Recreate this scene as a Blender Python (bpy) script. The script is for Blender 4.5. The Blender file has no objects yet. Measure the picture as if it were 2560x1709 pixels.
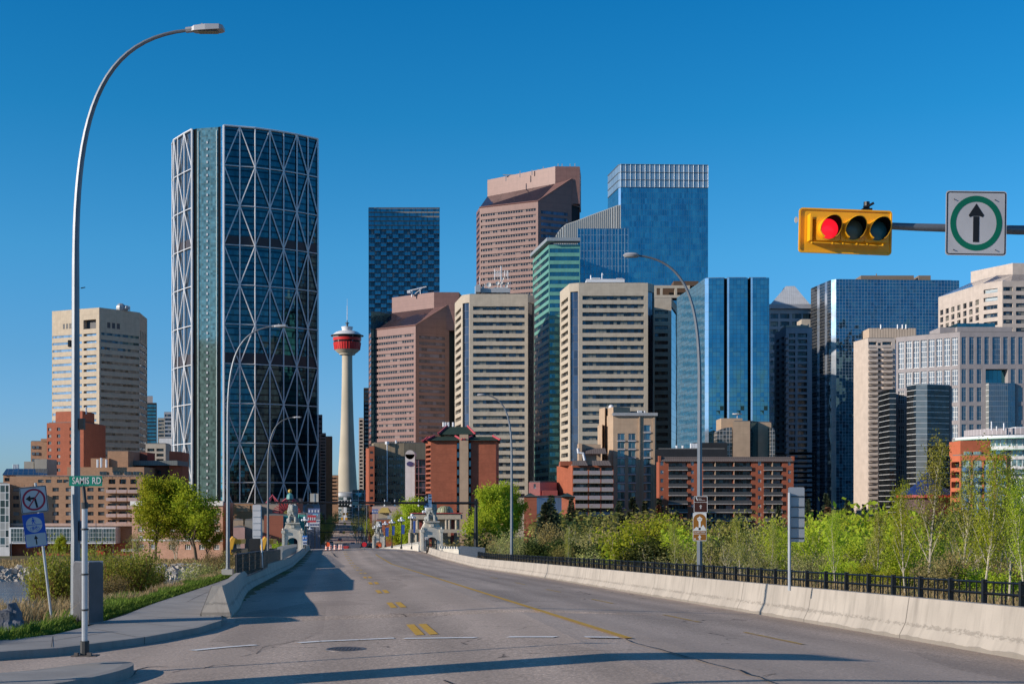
import bpy, math, random
from mathutils import Vector, Matrix
from math import radians, sin, cos, pi, tan, sqrt, atan2
SC = bpy.context.scene
COL = SC.collection
F = 3300.; U0 = 1280.; V0 = 1250.          # focal length and principal point of the survey
DX, DY = -0.13276, 0.99115                 # direction of the avenue
PROF = [(-300,6.),(-60,.27),(0,-1.8),(60,-3.87),(120,-5.94),(160,-6.85),(200,-7.45),(240,-8.7),(300,-11.4),(380,-15.2),(450,-17.4),(520,-17.5),(5000,-17.5)]
def zr(s):
    for (a,b),(c,d) in zip(PROF,PROF[1:]):
        if s <= c: return b+(d-b)*(s-a)/(c-a)
    return -17.5
def cross(t):
    if t <= -4: return -.055
    if t >= 13: return -.225
    return .2-(.03*(4.5-t) if t < 4.5 else .05*(t-4.5))
def st(x,y): return (DX*x+DY*y, DY*x-DX*y)
def xy(s,t): return (DX*s+DY*t, DY*s-DX*t)
def zroad(x,y):
    s,t = st(x,y); return zr(s)+cross(t)
def W(u,v,Y): return Vector(((u-U0)/F*Y, Y, (V0-v)/F*Y))
def X(u,Y): return (u-U0)/F*Y
def Z(v,Y): return (V0-v)/F*Y
def hit(u,v,dz=0):
    y = 8.
    while y < 1500:
        x = (u-U0)/F*y
        if (V0-v)/F*y < zroad(x,y)+dz:
            lo,hi = y-.5,y
            for _ in range(18):
                m = (lo+hi)/2
                if (V0-v)/F*m < zroad((u-U0)/F*m,m)+dz: hi = m
                else: lo = m
            x = (u-U0)/F*hi
            return (x,hi,zroad(x,hi)+dz)
        y += .5
RP = lambda s,t,dz=0: (xy(s,t)[0], xy(s,t)[1], zr(s)+cross(t)+dz)

# ------------------------------------------------------------------ mesh builder
class MB:
    def __init__(s): s.v=[]; s.f=[]; s.uv=[]; s.m=[]
    def face(s, pts, uv=None, mi=0):
        n=len(s.v); s.v += [tuple(p) for p in pts]; s.f.append(tuple(range(n,n+len(pts))))
        s.uv.append(uv if uv else [(p[0]+p[1],p[2]) for p in pts]); s.m.append(mi)
    def hexa(s, P, mi=0):                 # P: 8 points, bottom 0-3, top 4-7
        for idx in ((3,2,1,0),(4,5,6,7),(0,1,5,4),(1,2,6,5),(2,3,7,6),(3,0,4,7)):
            q=[P[i] for i in idx]
            a=(Vector(q[1])-Vector(q[0])).length; b=(Vector(q[3])-Vector(q[0])).length
            s.face(q,[(0,0),(a,0),(a,b),(0,b)],mi)
    def box(s, x0,x1,y0,y1,z0,z1, M=None, mi=0):
        P=[(x0,y0,z0),(x1,y0,z0),(x1,y1,z0),(x0,y1,z0),(x0,y0,z1),(x1,y0,z1),(x1,y1,z1),(x0,y1,z1)]
        if M is not None: P=[tuple(M@Vector(p)) for p in P]
        s.hexa(P,mi)
    def prism(s, pts, z0, z1, mi=0, M=None, cap=True):   # pts counter-clockwise seen from above
        T=(lambda p: tuple(M@Vector(p))) if M is not None else (lambda p:p)
        n=len(pts); acc=0
        for i in range(n):
            a,b=pts[i],pts[(i+1)%n]; L=math.hypot(b[0]-a[0],b[1]-a[1])
            s.face([T((a[0],a[1],z0)),T((b[0],b[1],z0)),T((b[0],b[1],z1)),T((a[0],a[1],z1))],[(acc,z0),(acc+L,z0),(acc+L,z1),(acc,z1)],mi); acc+=L
        if cap:
            s.face([T((p[0],p[1],z1)) for p in pts],[(p[0],p[1]) for p in pts],mi)
            s.face([T((p[0],p[1],z0)) for p in reversed(pts)],[(p[0],p[1]) for p in reversed(pts)],mi)
    def plate(s, pts, th, M, mi=0):       # outline in local x,z ; thickness along local y
        n=len(pts)
        fr=[tuple(M@Vector((p[0],-th/2,p[1]))) for p in pts]; bk=[tuple(M@Vector((p[0],th/2,p[1]))) for p in pts]
        s.face(fr,[(p[0],p[1]) for p in pts],mi); s.face(bk[::-1],[(p[0],p[1]) for p in pts[::-1]],mi)
        for i in range(n):
            j=(i+1)%n; s.face([fr[j],fr[i],bk[i],bk[j]],None,mi)
    def ringplate(s, outer, inner, th, M, mi=0):
        n=len(outer)
        for i in range(n):
            j=(i+1)%n
            A=[M@Vector((p[0],-th/2,p[1])) for p in (outer[i],outer[j],inner[j],inner[i])]
            B=[M@Vector((p[0],th/2,p[1])) for p in (outer[i],outer[j],inner[j],inner[i])]
            s.face(A,None,mi); s.face([A[1],A[0],B[0],B[1]],None,mi); s.face([A[3],A[2],B[2],B[3]],None,mi)
    def tube(s, pts, r, n=8, mi=0, cap=True):
        pts=[Vector(p) for p in pts]; m=len(pts)
        if not hasattr(r,'__len__'): r=[r]*m
        rings=[]; up=None; L=0
        for i,p in enumerate(pts):
            t=(pts[min(i+1,m-1)]-pts[max(i-1,0)]).normalized()
            if up is None: up=Vector((0,1,0)) if abs(t.y)<.9 else Vector((1,0,0))
            a=t.cross(up).normalized(); b=a.cross(t).normalized(); up=b
            rings.append([p+(a*cos(2*pi*k/n)+b*sin(2*pi*k/n))*r[i] for k in range(n)])
        for i in range(m-1):
            l=(pts[i+1]-pts[i]).length
            for k in range(n):
                k2=(k+1)%n
                s.face([rings[i][k],rings[i+1][k],rings[i+1][k2],rings[i][k2]],[(k/n,L),(k/n,L+l),((k+1)/n,L+l),((k+1)/n,L)],mi)
            L+=l
        if cap: s.face(rings[0],None,mi); s.face(rings[-1][::-1],None,mi)
    def lathe(s, prof, n=24, M=None, mi=0, a0=0, a1=2*pi):   # prof: (r,z)
        T=(lambda p: tuple(M@Vector(p))) if M is not None else (lambda p:p)
        for i in range(len(prof)-1):
            (r0,z0),(r1,z1)=prof[i],prof[i+1]
            for k in range(n):
                a,b=a0+(a1-a0)*k/n,a0+(a1-a0)*(k+1)/n
                q=[(r0*cos(a),r0*sin(a),z0),(r0*cos(b),r0*sin(b),z0),(r1*cos(b),r1*sin(b),z1),(r1*cos(a),r1*sin(a),z1)]
                if r0<1e-6: q=q[1:]
                elif r1<1e-6: q=q[:3]
                s.face([T(p) for p in q],[(math.atan2(p[1],p[0]),p[2]) for p in q],mi)
    def sphere(s, c, r, n=10, mi=0, sc=(1,1,1)):
        M=Matrix.Translation(c)@Matrix.Diagonal((*sc,1))
        s.lathe([(r*sin(pi*i/n) if 0<i<n else 0,-r*cos(pi*i/n)) for i in range(n+1)],max(6,n),M,mi)
    def build(s, name, mats, parent=None, smooth=False, weld=False):
        me=bpy.data.meshes.new(name); me.from_pydata(s.v,[],s.f)
        uvl=me.uv_layers.new(name='UVMap'); flat=[c for u in s.uv for p in u for c in p[:2]]
        uvl.data.foreach_set('uv',flat)
        if not isinstance(mats,(list,tuple)): mats=[mats]
        for m in mats: me.materials.append(m)
        if any(s.m): me.polygons.foreach_set('material_index',s.m)
        if weld or smooth:
            import bmesh
            bm=bmesh.new(); bm.from_mesh(me); bmesh.ops.remove_doubles(bm,verts=bm.verts,dist=1e-4); bm.to_mesh(me); bm.free()
        if smooth:
            me.polygons.foreach_set('use_smooth',[True]*len(me.polygons))
            if smooth!='full': me.set_sharp_from_angle(angle=radians(smooth if smooth>1 else 40))
        me.update()
        return link(name,me,parent)
def link(name, data, parent=None):
    o=bpy.data.objects.new(name,data); COL.objects.link(o)
    if parent is not None: o.parent=parent; o.matrix_parent_inverse=parent.matrix_basis.inverted()
    return o
def tag(o,label=None,cat=None,group=None,kind=None):
    if label: o['label']=label
    if cat: o['category']=cat
    if group: o['group']=group
    if kind: o['kind']=kind
    return o
def thing(name,label,cat,loc=(0,0,0),group=None):
    o=bpy.data.objects.new(name,None); COL.objects.link(o); o.location=loc; o.empty_display_size=.5
    return tag(o,label,cat,group)
def copy_tree(o,parent=None):
    c=o.copy(); COL.objects.link(c)
    if parent is not None: c.parent=parent
    for ch in [x for x in KIDS.get(o.name,[])]: copy_tree(ch,c)
    return c
KIDS={}
def note_kids(o):
    KIDS[o.name]=list(o.children)
    for c in o.children: note_kids(c)
def place(proto,first,loc,rz=0,sc=1,label=None,group=None,tilt=(0,0)):
    o=proto if first else copy_tree(proto)
    o.location=loc; o.rotation_euler=(tilt[0],tilt[1],rz); o.scale=(sc,sc,sc) if not hasattr(sc,'__len__') else sc
    if label: o['label']=label
    if group: o['group']=group
    return o
def text(name,body,size,M,mat,parent=None,ext=.004,font_scale=(1,1),align='CENTER'):
    cu=bpy.data.curves.new(name,'FONT'); cu.body=body; cu.size=size; cu.extrude=ext; cu.align_x=align; cu.align_y='CENTER'; cu.resolution_u=3
    cu.offset=size*.012
    t=bpy.data.objects.new(name,cu); COL.objects.link(t)
    me=bpy.data.meshes.new_from_object(t.evaluated_get(bpy.context.evaluated_depsgraph_get()))
    bpy.data.objects.remove(t); me.transform(M@Matrix.Rotation(pi/2,4,'X')@Matrix.Diagonal((font_scale[0],font_scale[1],1,1)))
    me.materials.clear(); me.materials.append(mat)
    return link(name,me,parent)

# ------------------------------------------------------------------ materials
class NT:
    def __init__(s,name):
        s.m=bpy.data.materials.new(name); s.m.use_nodes=True; s.t=s.m.node_tree; s.n=s.t.nodes; s.l=s.t.links
        s.b=s.n['Principled BSDF']
    def N(s,ty,**k):
        n=s.n.new(ty)
        for a,b in k.items(): setattr(n,a,b)
        return n
    def S(s,inp,val):
        if isinstance(val,bpy.types.NodeSocket): s.l.new(val,inp)
        elif val is not None:
            if hasattr(val,'__len__') and len(val)==3 and inp.type=='RGBA': val=(*val,1)
            inp.default_value=val
    def math(s,op,a,b=None,c=None,clamp=False):
        n=s.N('ShaderNodeMath',operation=op); n.use_clamp=clamp
        for i,x in enumerate((a,b,c)):
            if x is not None: s.S(n.inputs[i],x)
        return n.outputs[0]
    def mix(s,f,a,b,mode='MIX'):
        n=s.N('ShaderNodeMix',data_type='RGBA',blend_type=mode); s.S(n.inputs[0],f); s.S(n.inputs[6],a); s.S(n.inputs[7],b); return n.outputs[2]
    def coord(s,w='UV'): return s.N('ShaderNodeTexCoord').outputs[w]
    def noise(s,co,scale,detail=3,rough=.55,dim='3D'):
        n=s.N('ShaderNodeTexNoise'); n.noise_dimensions=dim; s.S(n.inputs['Vector'],co); n.inputs['Scale'].default_value=scale; n.inputs['Detail'].default_value=detail; n.inputs['Roughness'].default_value=rough
        return n.outputs['Fac']
    def scale(s,co,v):
        n=s.N('ShaderNodeVectorMath',operation='MULTIPLY'); s.S(n.inputs[0],co); n.inputs[1].default_value=v; return n.outputs[0]
    def ramp(s,f,stops):
        n=s.N('ShaderNodeValToRGB'); e=n.color_ramp.elements
        while len(e)<len(stops): e.new(.5)
        for i,(p,c) in enumerate(stops):
            e[i].position=p; e[i].color=(*c,1) if hasattr(c,'__len__') else (c,c,c,1)
        s.S(n.inputs[0],f); return n.outputs[0]
    def out(s,col=None,rough=None,metal=None,bump=None,bs=.3,bd=.02,spec=None):
        if col is not None: s.S(s.b.inputs['Base Color'],col)
        if rough is not None: s.S(s.b.inputs['Roughness'],rough)
        if metal is not None: s.S(s.b.inputs['Metallic'],metal)
        if spec is not None: s.S(s.b.inputs['Specular IOR Level'],spec)
        if bump is not None:
            b=s.N('ShaderNodeBump'); b.inputs['Strength'].default_value=bs; b.inputs['Distance'].default_value=bd; s.S(b.inputs['Height'],bump); s.l.new(b.outputs[0],s.b.inputs['Normal'])
        return s.m
def sc3(c,k): return tuple(min(1,x*k) for x in c)
MC={}
def plain(name,col,rough=.7,metal=0,nz=(1.5,.12),bump=0,spec=.4):
    """single-coloured stuff with mild mottling and dirt"""
    k=('p',name)
    if k in MC: return MC[k]
    t=NT(name); co=t.coord('Object'); f=t.noise(co,nz[0],5)
    c=t.ramp(f,[(.3,sc3(col,1-nz[1])),(.7,sc3(col,1+nz[1]))])
    MC[k]=t.out(c,rough,metal,bump=t.noise(co,nz[0]*12,3) if bump else None,bs=bump,spec=spec); return MC[k]
def lines(t,u,period,width,phase=0.):
    """1 where |frac(u/period)| < width/period"""
    f=t.math('FRACT',t.math('ADD',t.math('DIVIDE',u,period),phase)) 
    return t.math('LESS_THAN',f,width/period)
def wallmat(name,col,joint=(3.,3.8),jw=.08,jd=.7,nz=.1,rough=.8,brick=False,streak=.15,bump=.1):
    """facade cladding in metres: panel joints, mottling, rain streaks"""
    k=('w',name)
    if k in MC: return MC[k]
    t=NT(name); uv=t.coord('UV'); sp=t.N('ShaderNodeSeparateXYZ'); t.S(sp.inputs[0],uv); u,v=sp.outputs[0],sp.outputs[1]
    f=t.noise(uv,.35,5); c=t.ramp(f,[(.3,sc3(col,1-nz)),(.7,sc3(col,1+nz))])
    g=t.noise(t.scale(uv,(.9,.05,1)),1.,4); c=t.mix(t.math('MULTIPLY',t.math('SUBTRACT',g,.45,clamp=True),streak*4),c,sc3(col,.5))
    if brick:
        b=t.N('ShaderNodeTexBrick'); t.S(b.inputs['Vector'],uv); b.inputs['Scale'].default_value=1.; b.inputs['Brick Width'].default_value=.6; b.inputs['Row Height'].default_value=.2; b.inputs['Mortar Size'].default_value=.02
        b.inputs['Color1'].default_value=(1.1,1.1,1.1,1); b.inputs['Color2'].default_value=(.85,.85,.85,1); b.inputs['Mortar'].default_value=(.75,.75,.75,1)
        c=t.mix(.8,c,b.outputs[0],'MULTIPLY')
    if joint:
        j=None
        for q,p in ((u,joint[0]),(v,joint[1])):
            if p:
                l=lines(t,q,p,jw); j=l if j is None else t.math('MAXIMUM',j,l)
        c=t.mix(j,c,sc3(col,jd))
    MC[k]=t.out(c,rough,0,bump=t.noise(uv,3.,4),bs=bump,spec=.3); return MC[k]
def glassmat(name,col,metal=.75,rough=.08,grid=(1.5,0),lw=.12,line=(.03,.03,.035),lm=0.,var=.5,wob=.06,blinds=0,blindcol=(.45,.43,.38),floors=None,cell=None):
    """coated glass seen from outside: tinted mirror, panes vary, slight warp, mullion grid, some blinds"""
    k=('g',name)
    if k in MC: return MC[k]
    t=NT(name); uv=t.coord('UV'); sp=t.N('ShaderNodeSeparateXYZ'); t.S(sp.inputs[0],uv); u,v=sp.outputs[0],sp.outputs[1]
    cu,cv=cell if cell else (grid[0] or 2.,grid[1] or 3.6)
    fl=t.N('ShaderNodeCombineXYZ'); t.S(fl.inputs[0],t.math('FLOOR',t.math('DIVIDE',u,cu))); t.S(fl.inputs[1],t.math('FLOOR',t.math('DIVIDE',v,cv)))
    wn=t.N('ShaderNodeTexWhiteNoise',noise_dimensions='3D'); t.S(wn.inputs['Vector'],fl.outputs[0]); r=wn.outputs['Value']
    oi=t.N('ShaderNodeObjectInfo').outputs['Random']
    c=t.mix(r,sc3(col,1-var),sc3(col,1+var)); rg=rough; mt=metal
    bn=t.noise(t.scale(uv,(.11,.035,1)),1.,4,.6); c=t.mix(t.ramp(bn,[(.38,0.),(.66,1.)]),c,(col[0]*1.5,col[1]*1.25,col[2]*1.15)) if metal>.6 else c  # stretched noise paints broken reflections into the tint of mirror glass
    if floors:   # dark spandrel / ceiling band every storey
        l=lines(t,v,floors[0],floors[1]); c=t.mix(l,c,floors[2])
    if blinds:
        b=t.math('LESS_THAN',wn.outputs['Color'],blinds) if False else t.math('GREATER_THAN',r,1-blinds)
        c=t.mix(b,c,blindcol); mt=t.math('MULTIPLY',t.math('SUBTRACT',1.,b),metal)
    j=None
    for q,p in ((u,grid[0]),(v,grid[1])):
        if p:
            l=lines(t,q,p,lw); j=l if j is None else t.math('MAXIMUM',j,l)
    if j is not None:
        c=t.mix(j,c,line)
        if lm!=metal: mt=t.math('ADD',t.math('MULTIPLY',j,lm),t.math('MULTIPLY',t.math('SUBTRACT',1.,j),mt))
        rg=t.math('ADD',t.math('MULTIPLY',j,.35),rough)
    h=t.math('ADD',t.noise(uv,.12,2),t.math('MULTIPLY',r,.0))
    # every pane sits at a slightly different angle
    geo=t.N('ShaderNodeNewGeometry'); vm=t.N('ShaderNodeVectorMath',operation='SUBTRACT'); t.S(vm.inputs[0],wn.outputs['Color']); vm.inputs[1].default_value=(.5,.5,.5)
    v2=t.N('ShaderNodeVectorMath',operation='SCALE'); t.S(v2.inputs[0],vm.outputs[0]); v2.inputs['Scale'].default_value=wob*.35
    nz=t.N('ShaderNodeTexNoise'); t.S(nz.inputs['Vector'],uv); nz.inputs['Scale'].default_value=.16; nz.inputs['Detail'].default_value=3
    v3=t.N('ShaderNodeVectorMath',operation='SUBTRACT'); t.S(v3.inputs[0],nz.outputs['Color']); v3.inputs[1].default_value=(.5,.5,.5)
    v4=t.N('ShaderNodeVectorMath',operation='SCALE'); t.S(v4.inputs[0],v3.outputs[0]); v4.inputs['Scale'].default_value=wob
    a1=t.N('ShaderNodeVectorMath',operation='ADD'); t.S(a1.inputs[0],geo.outputs['Normal']); t.S(a1.inputs[1],v2.outputs[0])
    a2=t.N('ShaderNodeVectorMath',operation='ADD'); t.S(a2.inputs[0],a1.outputs[0]); t.S(a2.inputs[1],v4.outputs[0])
    nn=t.N('ShaderNodeVectorMath',operation='NORMALIZE'); t.S(nn.inputs[0],a2.outputs[0]); t.l.new(nn.outputs[0],t.b.inputs['Normal'])
    MC[k]=t.out(c,rg,mt,spec=.6); return MC[k]
# ================================================================== camera, light, sky
cam=bpy.data.cameras.new('camera'); co=bpy.data.objects.new('camera',cam); COL.objects.link(co)
co.location=(0,0,0); co.rotation_euler=(pi/2,0,0); cam.sensor_width=36; cam.sensor_fit='HORIZONTAL'; cam.lens=F/2560*36
cam.shift_y=(V0-854.5)/2560; cam.clip_start=.1; cam.clip_end=30000; SC.camera=co
ALPHA=radians(21); ELEV=radians(18.3)
sd=Vector((cos(ELEV)*cos(ALPHA),cos(ELEV)*sin(ALPHA),-sin(ELEV)))
sun=bpy.data.lights.new('sun','SUN'); so=bpy.data.objects.new('sun',sun); COL.objects.link(so)
sun.energy=5.0; sun.angle=radians(.5); sun.color=(1.,.885,.76); so.rotation_euler=sd.to_track_quat('-Z','Y').to_euler()
so.location=(-40,-20,60)
w=bpy.data.worlds.new('World'); SC.world=w; w.use_nodes=True; nt=w.node_tree
bg=nt.nodes['Background']; sky=nt.nodes.new('ShaderNodeTexSky'); sky.sky_type='NISHITA'; sky.sun_disc=False
sky.sun_elevation=ELEV; sky.sun_rotation=atan2(-sd.x,-sd.y); sky.air_density=1.3; sky.dust_density=.35; sky.ozone_density=3.2; sky.altitude=1000
tc=nt.nodes.new('ShaderNodeTexCoord'); sx=nt.nodes.new('ShaderNodeSeparateXYZ'); nt.links.new(tc.outputs['Generated'],sx.inputs[0])
cr=nt.nodes.new('ShaderNodeValToRGB'); nt.links.new(sx.outputs[2],cr.inputs[0])     # air tint by altitude above the horizon
_st=[(0,(.66,1.06,1.95)),(.05,(.60,1.04,1.95)),(.105,(.48,1.03,1.70)),(.18,(.35,1.13,1.68)),(.276,(.13,1.03,1.56)),(.36,(.06,.95,1.53)),(.55,(.42,.82,1.18)),(1,(.48,.70,.96))]
_st=_st
while len(cr.color_ramp.elements)<len(_st): cr.color_ramp.elements.new(.5)
for e_,(p_,c_) in zip(cr.color_ramp.elements,_st): e_.position=p_; e_.color=(c_[0]/2,c_[1]/2,c_[2]/2,1)
vm=nt.nodes.new('ShaderNodeVectorMath'); vm.operation='MULTIPLY'; vs=nt.nodes.new('ShaderNodeVectorMath'); vs.operation='SCALE'; vs.inputs['Scale'].default_value=2.
nt.links.new(sky.outputs[0],vm.inputs[0]); nt.links.new(cr.outputs[0],vm.inputs[1]); nt.links.new(vm.outputs[0],vs.inputs[0])
nt.links.new(vs.outputs[0],bg.inputs[0]); bg.inputs[1].default_value=.09
SC.view_settings.view_transform='Standard'; SC.view_settings.look='None'; SC.view_settings.exposure=0; SC.view_settings.gamma=1
SC.cycles.max_bounces=6; SC.cycles.diffuse_bounces=2; SC.cycles.glossy_bounces=3; SC.cycles.transmission_bounces=3; SC.cycles.transparent_max_bounces=6

# ================================================================== road & pavement materials
def asphalt(name,base,patch=True):
    t=NT(name); co=t.coord('Object')
    big=t.noise(co,.12,4); mid=t.noise(t.scale(co,(1,.25,1)),1.1,5); fine=t.noise(co,15.,4,.75)
    c=t.ramp(big,[(.3,sc3(base,.82)),(.7,sc3(base,1.15))])
    c=t.mix(t.math('MULTIPLY',mid,.45),c,sc3(base,.65))
    c=t.mix(t.ramp(fine,[(.5,0.),(.72,1.)]),c,sc3(base,1.75)); c=t.mix(t.ramp(fine,[(.26,1.),(.42,0.)]),c,sc3(base,.4))
    vo=t.N('ShaderNodeTexVoronoi'); t.S(vo.inputs['Vector'],co); vo.inputs['Scale'].default_value=20.
    c=t.mix(t.math('MULTIPLY',t.math('LESS_THAN',vo.outputs['Distance'],.28),.35),c,sc3(base,2.1))
    # wheel tracks run along the avenue
    sp=t.N('ShaderNodeSeparateXYZ'); t.S(sp.inputs[0],t.coord('UV')); tt=sp.outputs[0]
    wob=t.math('ADD',tt,t.math('MULTIPLY',t.noise(co,.05,2),.8))
    wv=t.math('SINE',t.math('MULTIPLY',wob,2*pi/1.85)); c=t.mix(t.math('MULTIPLY',t.math('ADD',wv,1.),.19),c,sc3(base,.5))
    # oil stain along the lane middle and tar-black joints
    # crazing
    nv=t.N('ShaderNodeTexNoise'); t.S(nv.inputs['Vector'],co); nv.inputs['Scale'].default_value=.8; nv.inputs['Detail'].default_value=4
    ad=t.N('ShaderNodeVectorMath',operation='MULTIPLY_ADD'); t.S(ad.inputs[0],nv.outputs['Color']); ad.inputs[1].default_value=(1.6,1.6,0); t.S(ad.inputs[2],co)
    v2=t.N('ShaderNodeTexVoronoi',feature='DISTANCE_TO_EDGE'); t.S(v2.inputs['Vector'],ad.outputs[0]); v2.inputs['Scale'].default_value=.17
    cr=t.math('MULTIPLY',t.math('LESS_THAN',v2.outputs['Distance'],.0035),t.math('GREATER_THAN',t.noise(co,.35,2),.52))
    c=t.mix(t.math('MULTIPLY',cr,.75),c,(.02,.018,.018))
    v3=t.N('ShaderNodeTexVoronoi'); t.S(v3.inputs['Vector'],t.scale(co,(1,.6,1))); v3.inputs['Scale'].default_value=.13
    sq=t.math('MULTIPLY',t.math('SUBTRACT',t.N('ShaderNodeSeparateXYZ').outputs[0],0.),0.)
    c=t.mix(t.math('MULTIPLY',t.ramp(t.noise(t.scale(co,(1,.12,1)),.5,3),[(.55,0.),(.75,1.)]),.4),c,sc3(base,.55))
    pv=t.N('ShaderNodeTexVoronoi'); t.S(pv.inputs['Vector'],t.scale(t.coord('UV'),(.27,.07,1))); pv.inputs['Scale'].default_value=1.; pv.distance='CHEBYCHEV'; pr=t.N('ShaderNodeSeparateColor'); t.S(pr.inputs[0],pv.outputs['Color'])
    c=t.mix(t.math('MULTIPLY',t.math('GREATER_THAN',pr.outputs[0],.72),.28),c,sc3(base,.55)); c=t.mix(t.math('MULTIPLY',t.math('LESS_THAN',pr.outputs[1],.2),.25),c,sc3(base,1.35))
    drip=t.ramp(t.noise(t.scale(t.coord('UV'),(1.5,.5,1)),3.,5,.7),[(.56,0.),(.7,1.)]); c=t.mix(t.math('MULTIPLY',drip,.35),c,sc3(base,.4))
    hgt=t.math('ADD',fine,t.math('MULTIPLY',vo.outputs['Distance'],.5))
    return t.out(c,.86,0,bump=hgt,bs=.5,bd=.012,spec=.25)
M_ASPH=asphalt('worn_asphalt',(.47,.37,.295))
def concrete(name,base,scuff=None,stain=.5):
    t=NT(name); co=t.coord('Object'); c=t.ramp(t.noise(co,.7,6),[(.3,sc3(base,.85)),(.7,sc3(base,1.1))])
    c=t.mix(t.math('MULTIPLY',t.ramp(t.noise(t.scale(co,(3,3,.5)),1.3,5),[(.5,0.),(.8,1.)]),stain),c,sc3(base,.55))
    c=t.mix(t.math('MULTIPLY',t.ramp(t.noise(co,40,2),[(.6,0.),(.75,1.)]),.25),c,sc3(base,.6))
    h=t.noise(co,25.,4)
    if scuff:   # exposed aggregate band low on the barrier, in uv (u along, v height)
        uv=t.coord('UV'); sp=t.N('ShaderNodeSeparateXYZ'); t.S(sp.inputs[0],uv); v=sp.outputs[1]
        nz=t.math('ADD',t.math('MULTIPLY',t.noise(t.scale(uv,(2.2,7,1)),2.2,6,.8),.75),t.math('MULTIPLY',t.noise(uv,.5,2),.25)); band=t.math('SUBTRACT',1.,t.math('POWER',t.math('ABSOLUTE',t.math('DIVIDE',t.math('SUBTRACT',v,scuff),.17)),1.6),clamp=True)
        f=t.ramp(t.math('MULTIPLY',t.math('ADD',nz,.0),t.math('MULTIPLY',band,1.15)),[(.53,0.),(.57,1.)])
        c=t.mix(t.math('MULTIPLY',f,.55),c,sc3(base,.45)); h=t.math('SUBTRACT',h,t.math('MULTIPLY',f,1.4))
        c=t.mix(t.math('MULTIPLY',t.ramp(t.noise(t.scale(uv,(2.4,.22,1)),1.3,5,.65),[(.52,0.),(.7,1.)]),.42),c,sc3(base,.5)); c=t.mix(t.math('MULTIPLY',t.math('LESS_THAN',v,t.math('MULTIPLY',t.noise(uv,.9,4),.16)),.6),c,sc3(base,.4))
        jl=lines(t,sp.outputs[0],6.,.05); c=t.mix(t.math('MULTIPLY',jl,.8),c,sc3(base,.3))
    return t.out(c,.85,0,bump=h,bs=.35,bd=.01,spec=.25)
M_BARR=concrete('cast_concrete_barrier',(.44,.39,.33),scuff=.30)
M_WALK=concrete('pavement_concrete',(.36,.335,.305),stain=.3)
M_KERB=concrete('kerb_concrete',(.32,.30,.275),stain=.5)
M_CON=concrete('old_concrete',(.42,.40,.36))

# ================================================================== terrain
def lerp(P,s):
    if s<=P[0][0]: return P[0][1]
    for (a,b),(c,d) in zip(P,P[1:]):
        if s<=c: return b+(d-b)*(s-a)/(c-a)
    return P[-1][1]
def sside(x,y):   # pavement centre line left of the road near the camera: road lies on the near side
    P=[(-60,14),(-9.2,22.2),(-8.6,24.4),(-8.2,26),(-8.3,29.5),(-9,33),(-9.6,40)]
    if y>40: return 1
    for (x0,y0),(x1,y1) in zip(P,P[1:]):
        if min(x0,x1)<=x<=max(x0,x1) and x0!=x1:
            if y<y0+(y1-y0)*(x-x0)/(x1-x0): return -1
            return 1
    return -1 if y<22 or x>-8.6 else 1
def terr(x,y):
    s,t=st(x,y); zp=zr(s)
    low=-19.4; 
    far=-17.9
    bankS=222.; farS=345.
    n=sin(x*.21+1)*cos(y*.17)*.12+sin(x*.05)*sin(y*.043)*.35
    if s>farS+26: return far+ (0 if s<440 else .0)
    if s>farS: return -21+ (far+21)*min(1,(s-farS)/14.)
    if s>bankS+18: return -23.
    # near bank
    if t<-3:
        edge=-6.6 if s>28 else -6.6
        d=-(t-edge)
        if sside(x,y)<0 and s<42 : h=zp-.4
        elif d<0: h=zp+.02 if s>40 else zp+.03
        else:
            shelf=lerp([(30,4.5),(34,2.6),(38,.8),(60,.5)],s)
            h=zp+.03 if d<shelf else zp-(d-shelf)*.6+n
            if 10<d: h+=n
    elif t>14.3:
        d=t-14.3; h=zp-.15 if d<2.2 else zp-.15-(d-2.2)*.30+n*1.5
    else: h=zp-.6
    if s<-30: h=zp-.6 if abs(t-4)<60 else zp-2
    h=max(h,-21.5)
    if s>bankS-20: h=min(h,-7-(s-(bankS-20))*.45) if s>bankS-20 and abs(t-4.5)>9 else min(h,-9-(s-(bankS-20))*.9)
    return max(h,-23)
def axis(parts):
    r=[]
    for a,b,n in parts: r+=[a+(b-a)*i/n for i in range(n)]
    return r+[parts[-1][1]]
xs=axis([(-6000,-900,8),(-900,-220,20),(-220,-40,36),(-40,-16,20),(-16,-3,32),(-3,40,22),(40,220,30),(220,900,20),(900,6000,8)])
ys=axis([(-5000,-300,8),(-300,0,12),(0,18,12),(18,46,56),(46,130,50),(130,240,50),(240,440,66),(440,1500,16),(1500,9000,8)])
V=[(x,y,terr(x,y)) for y in ys for x in xs]; nx=len(xs)
Fc=[(j*nx+i,j*nx+i+1,(j+1)*nx+i+1,(j+1)*nx+i) for j in range(len(ys)-1) for i in range(nx-1)]
me=bpy.data.meshes.new('ground'); me.from_pydata(V,[],Fc); me.polygons.foreach_set('use_smooth',[True]*len(Fc))
t=NT('earth_and_grass'); co_=t.coord('Object'); sp=t.N('ShaderNodeSeparateXYZ'); t.S(sp.inputs[0],co_)
n1=t.noise(co_,.09,5); n2=t.noise(co_,1.2,5)
c=t.ramp(n1,[(.3,(.16,.125,.075)),(.5,(.21,.17,.10)),(.62,(.09,.12,.035)),(.8,(.065,.10,.025))])
c=t.mix(t.math('MULTIPLY',n2,.5),c,(.10,.085,.055))
c=t.mix(t.math('GREATER_THAN',sp.outputs[1],432.),c,(.13,.125,.12))
c=t.mix(t.math('LESS_THAN',sp.outputs[2],-18.6),c,(.22,.20,.17))
me.materials.append(t.out(c,.95,0,bump=n2,bs=.6,bd=.15,spec=.1))
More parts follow.
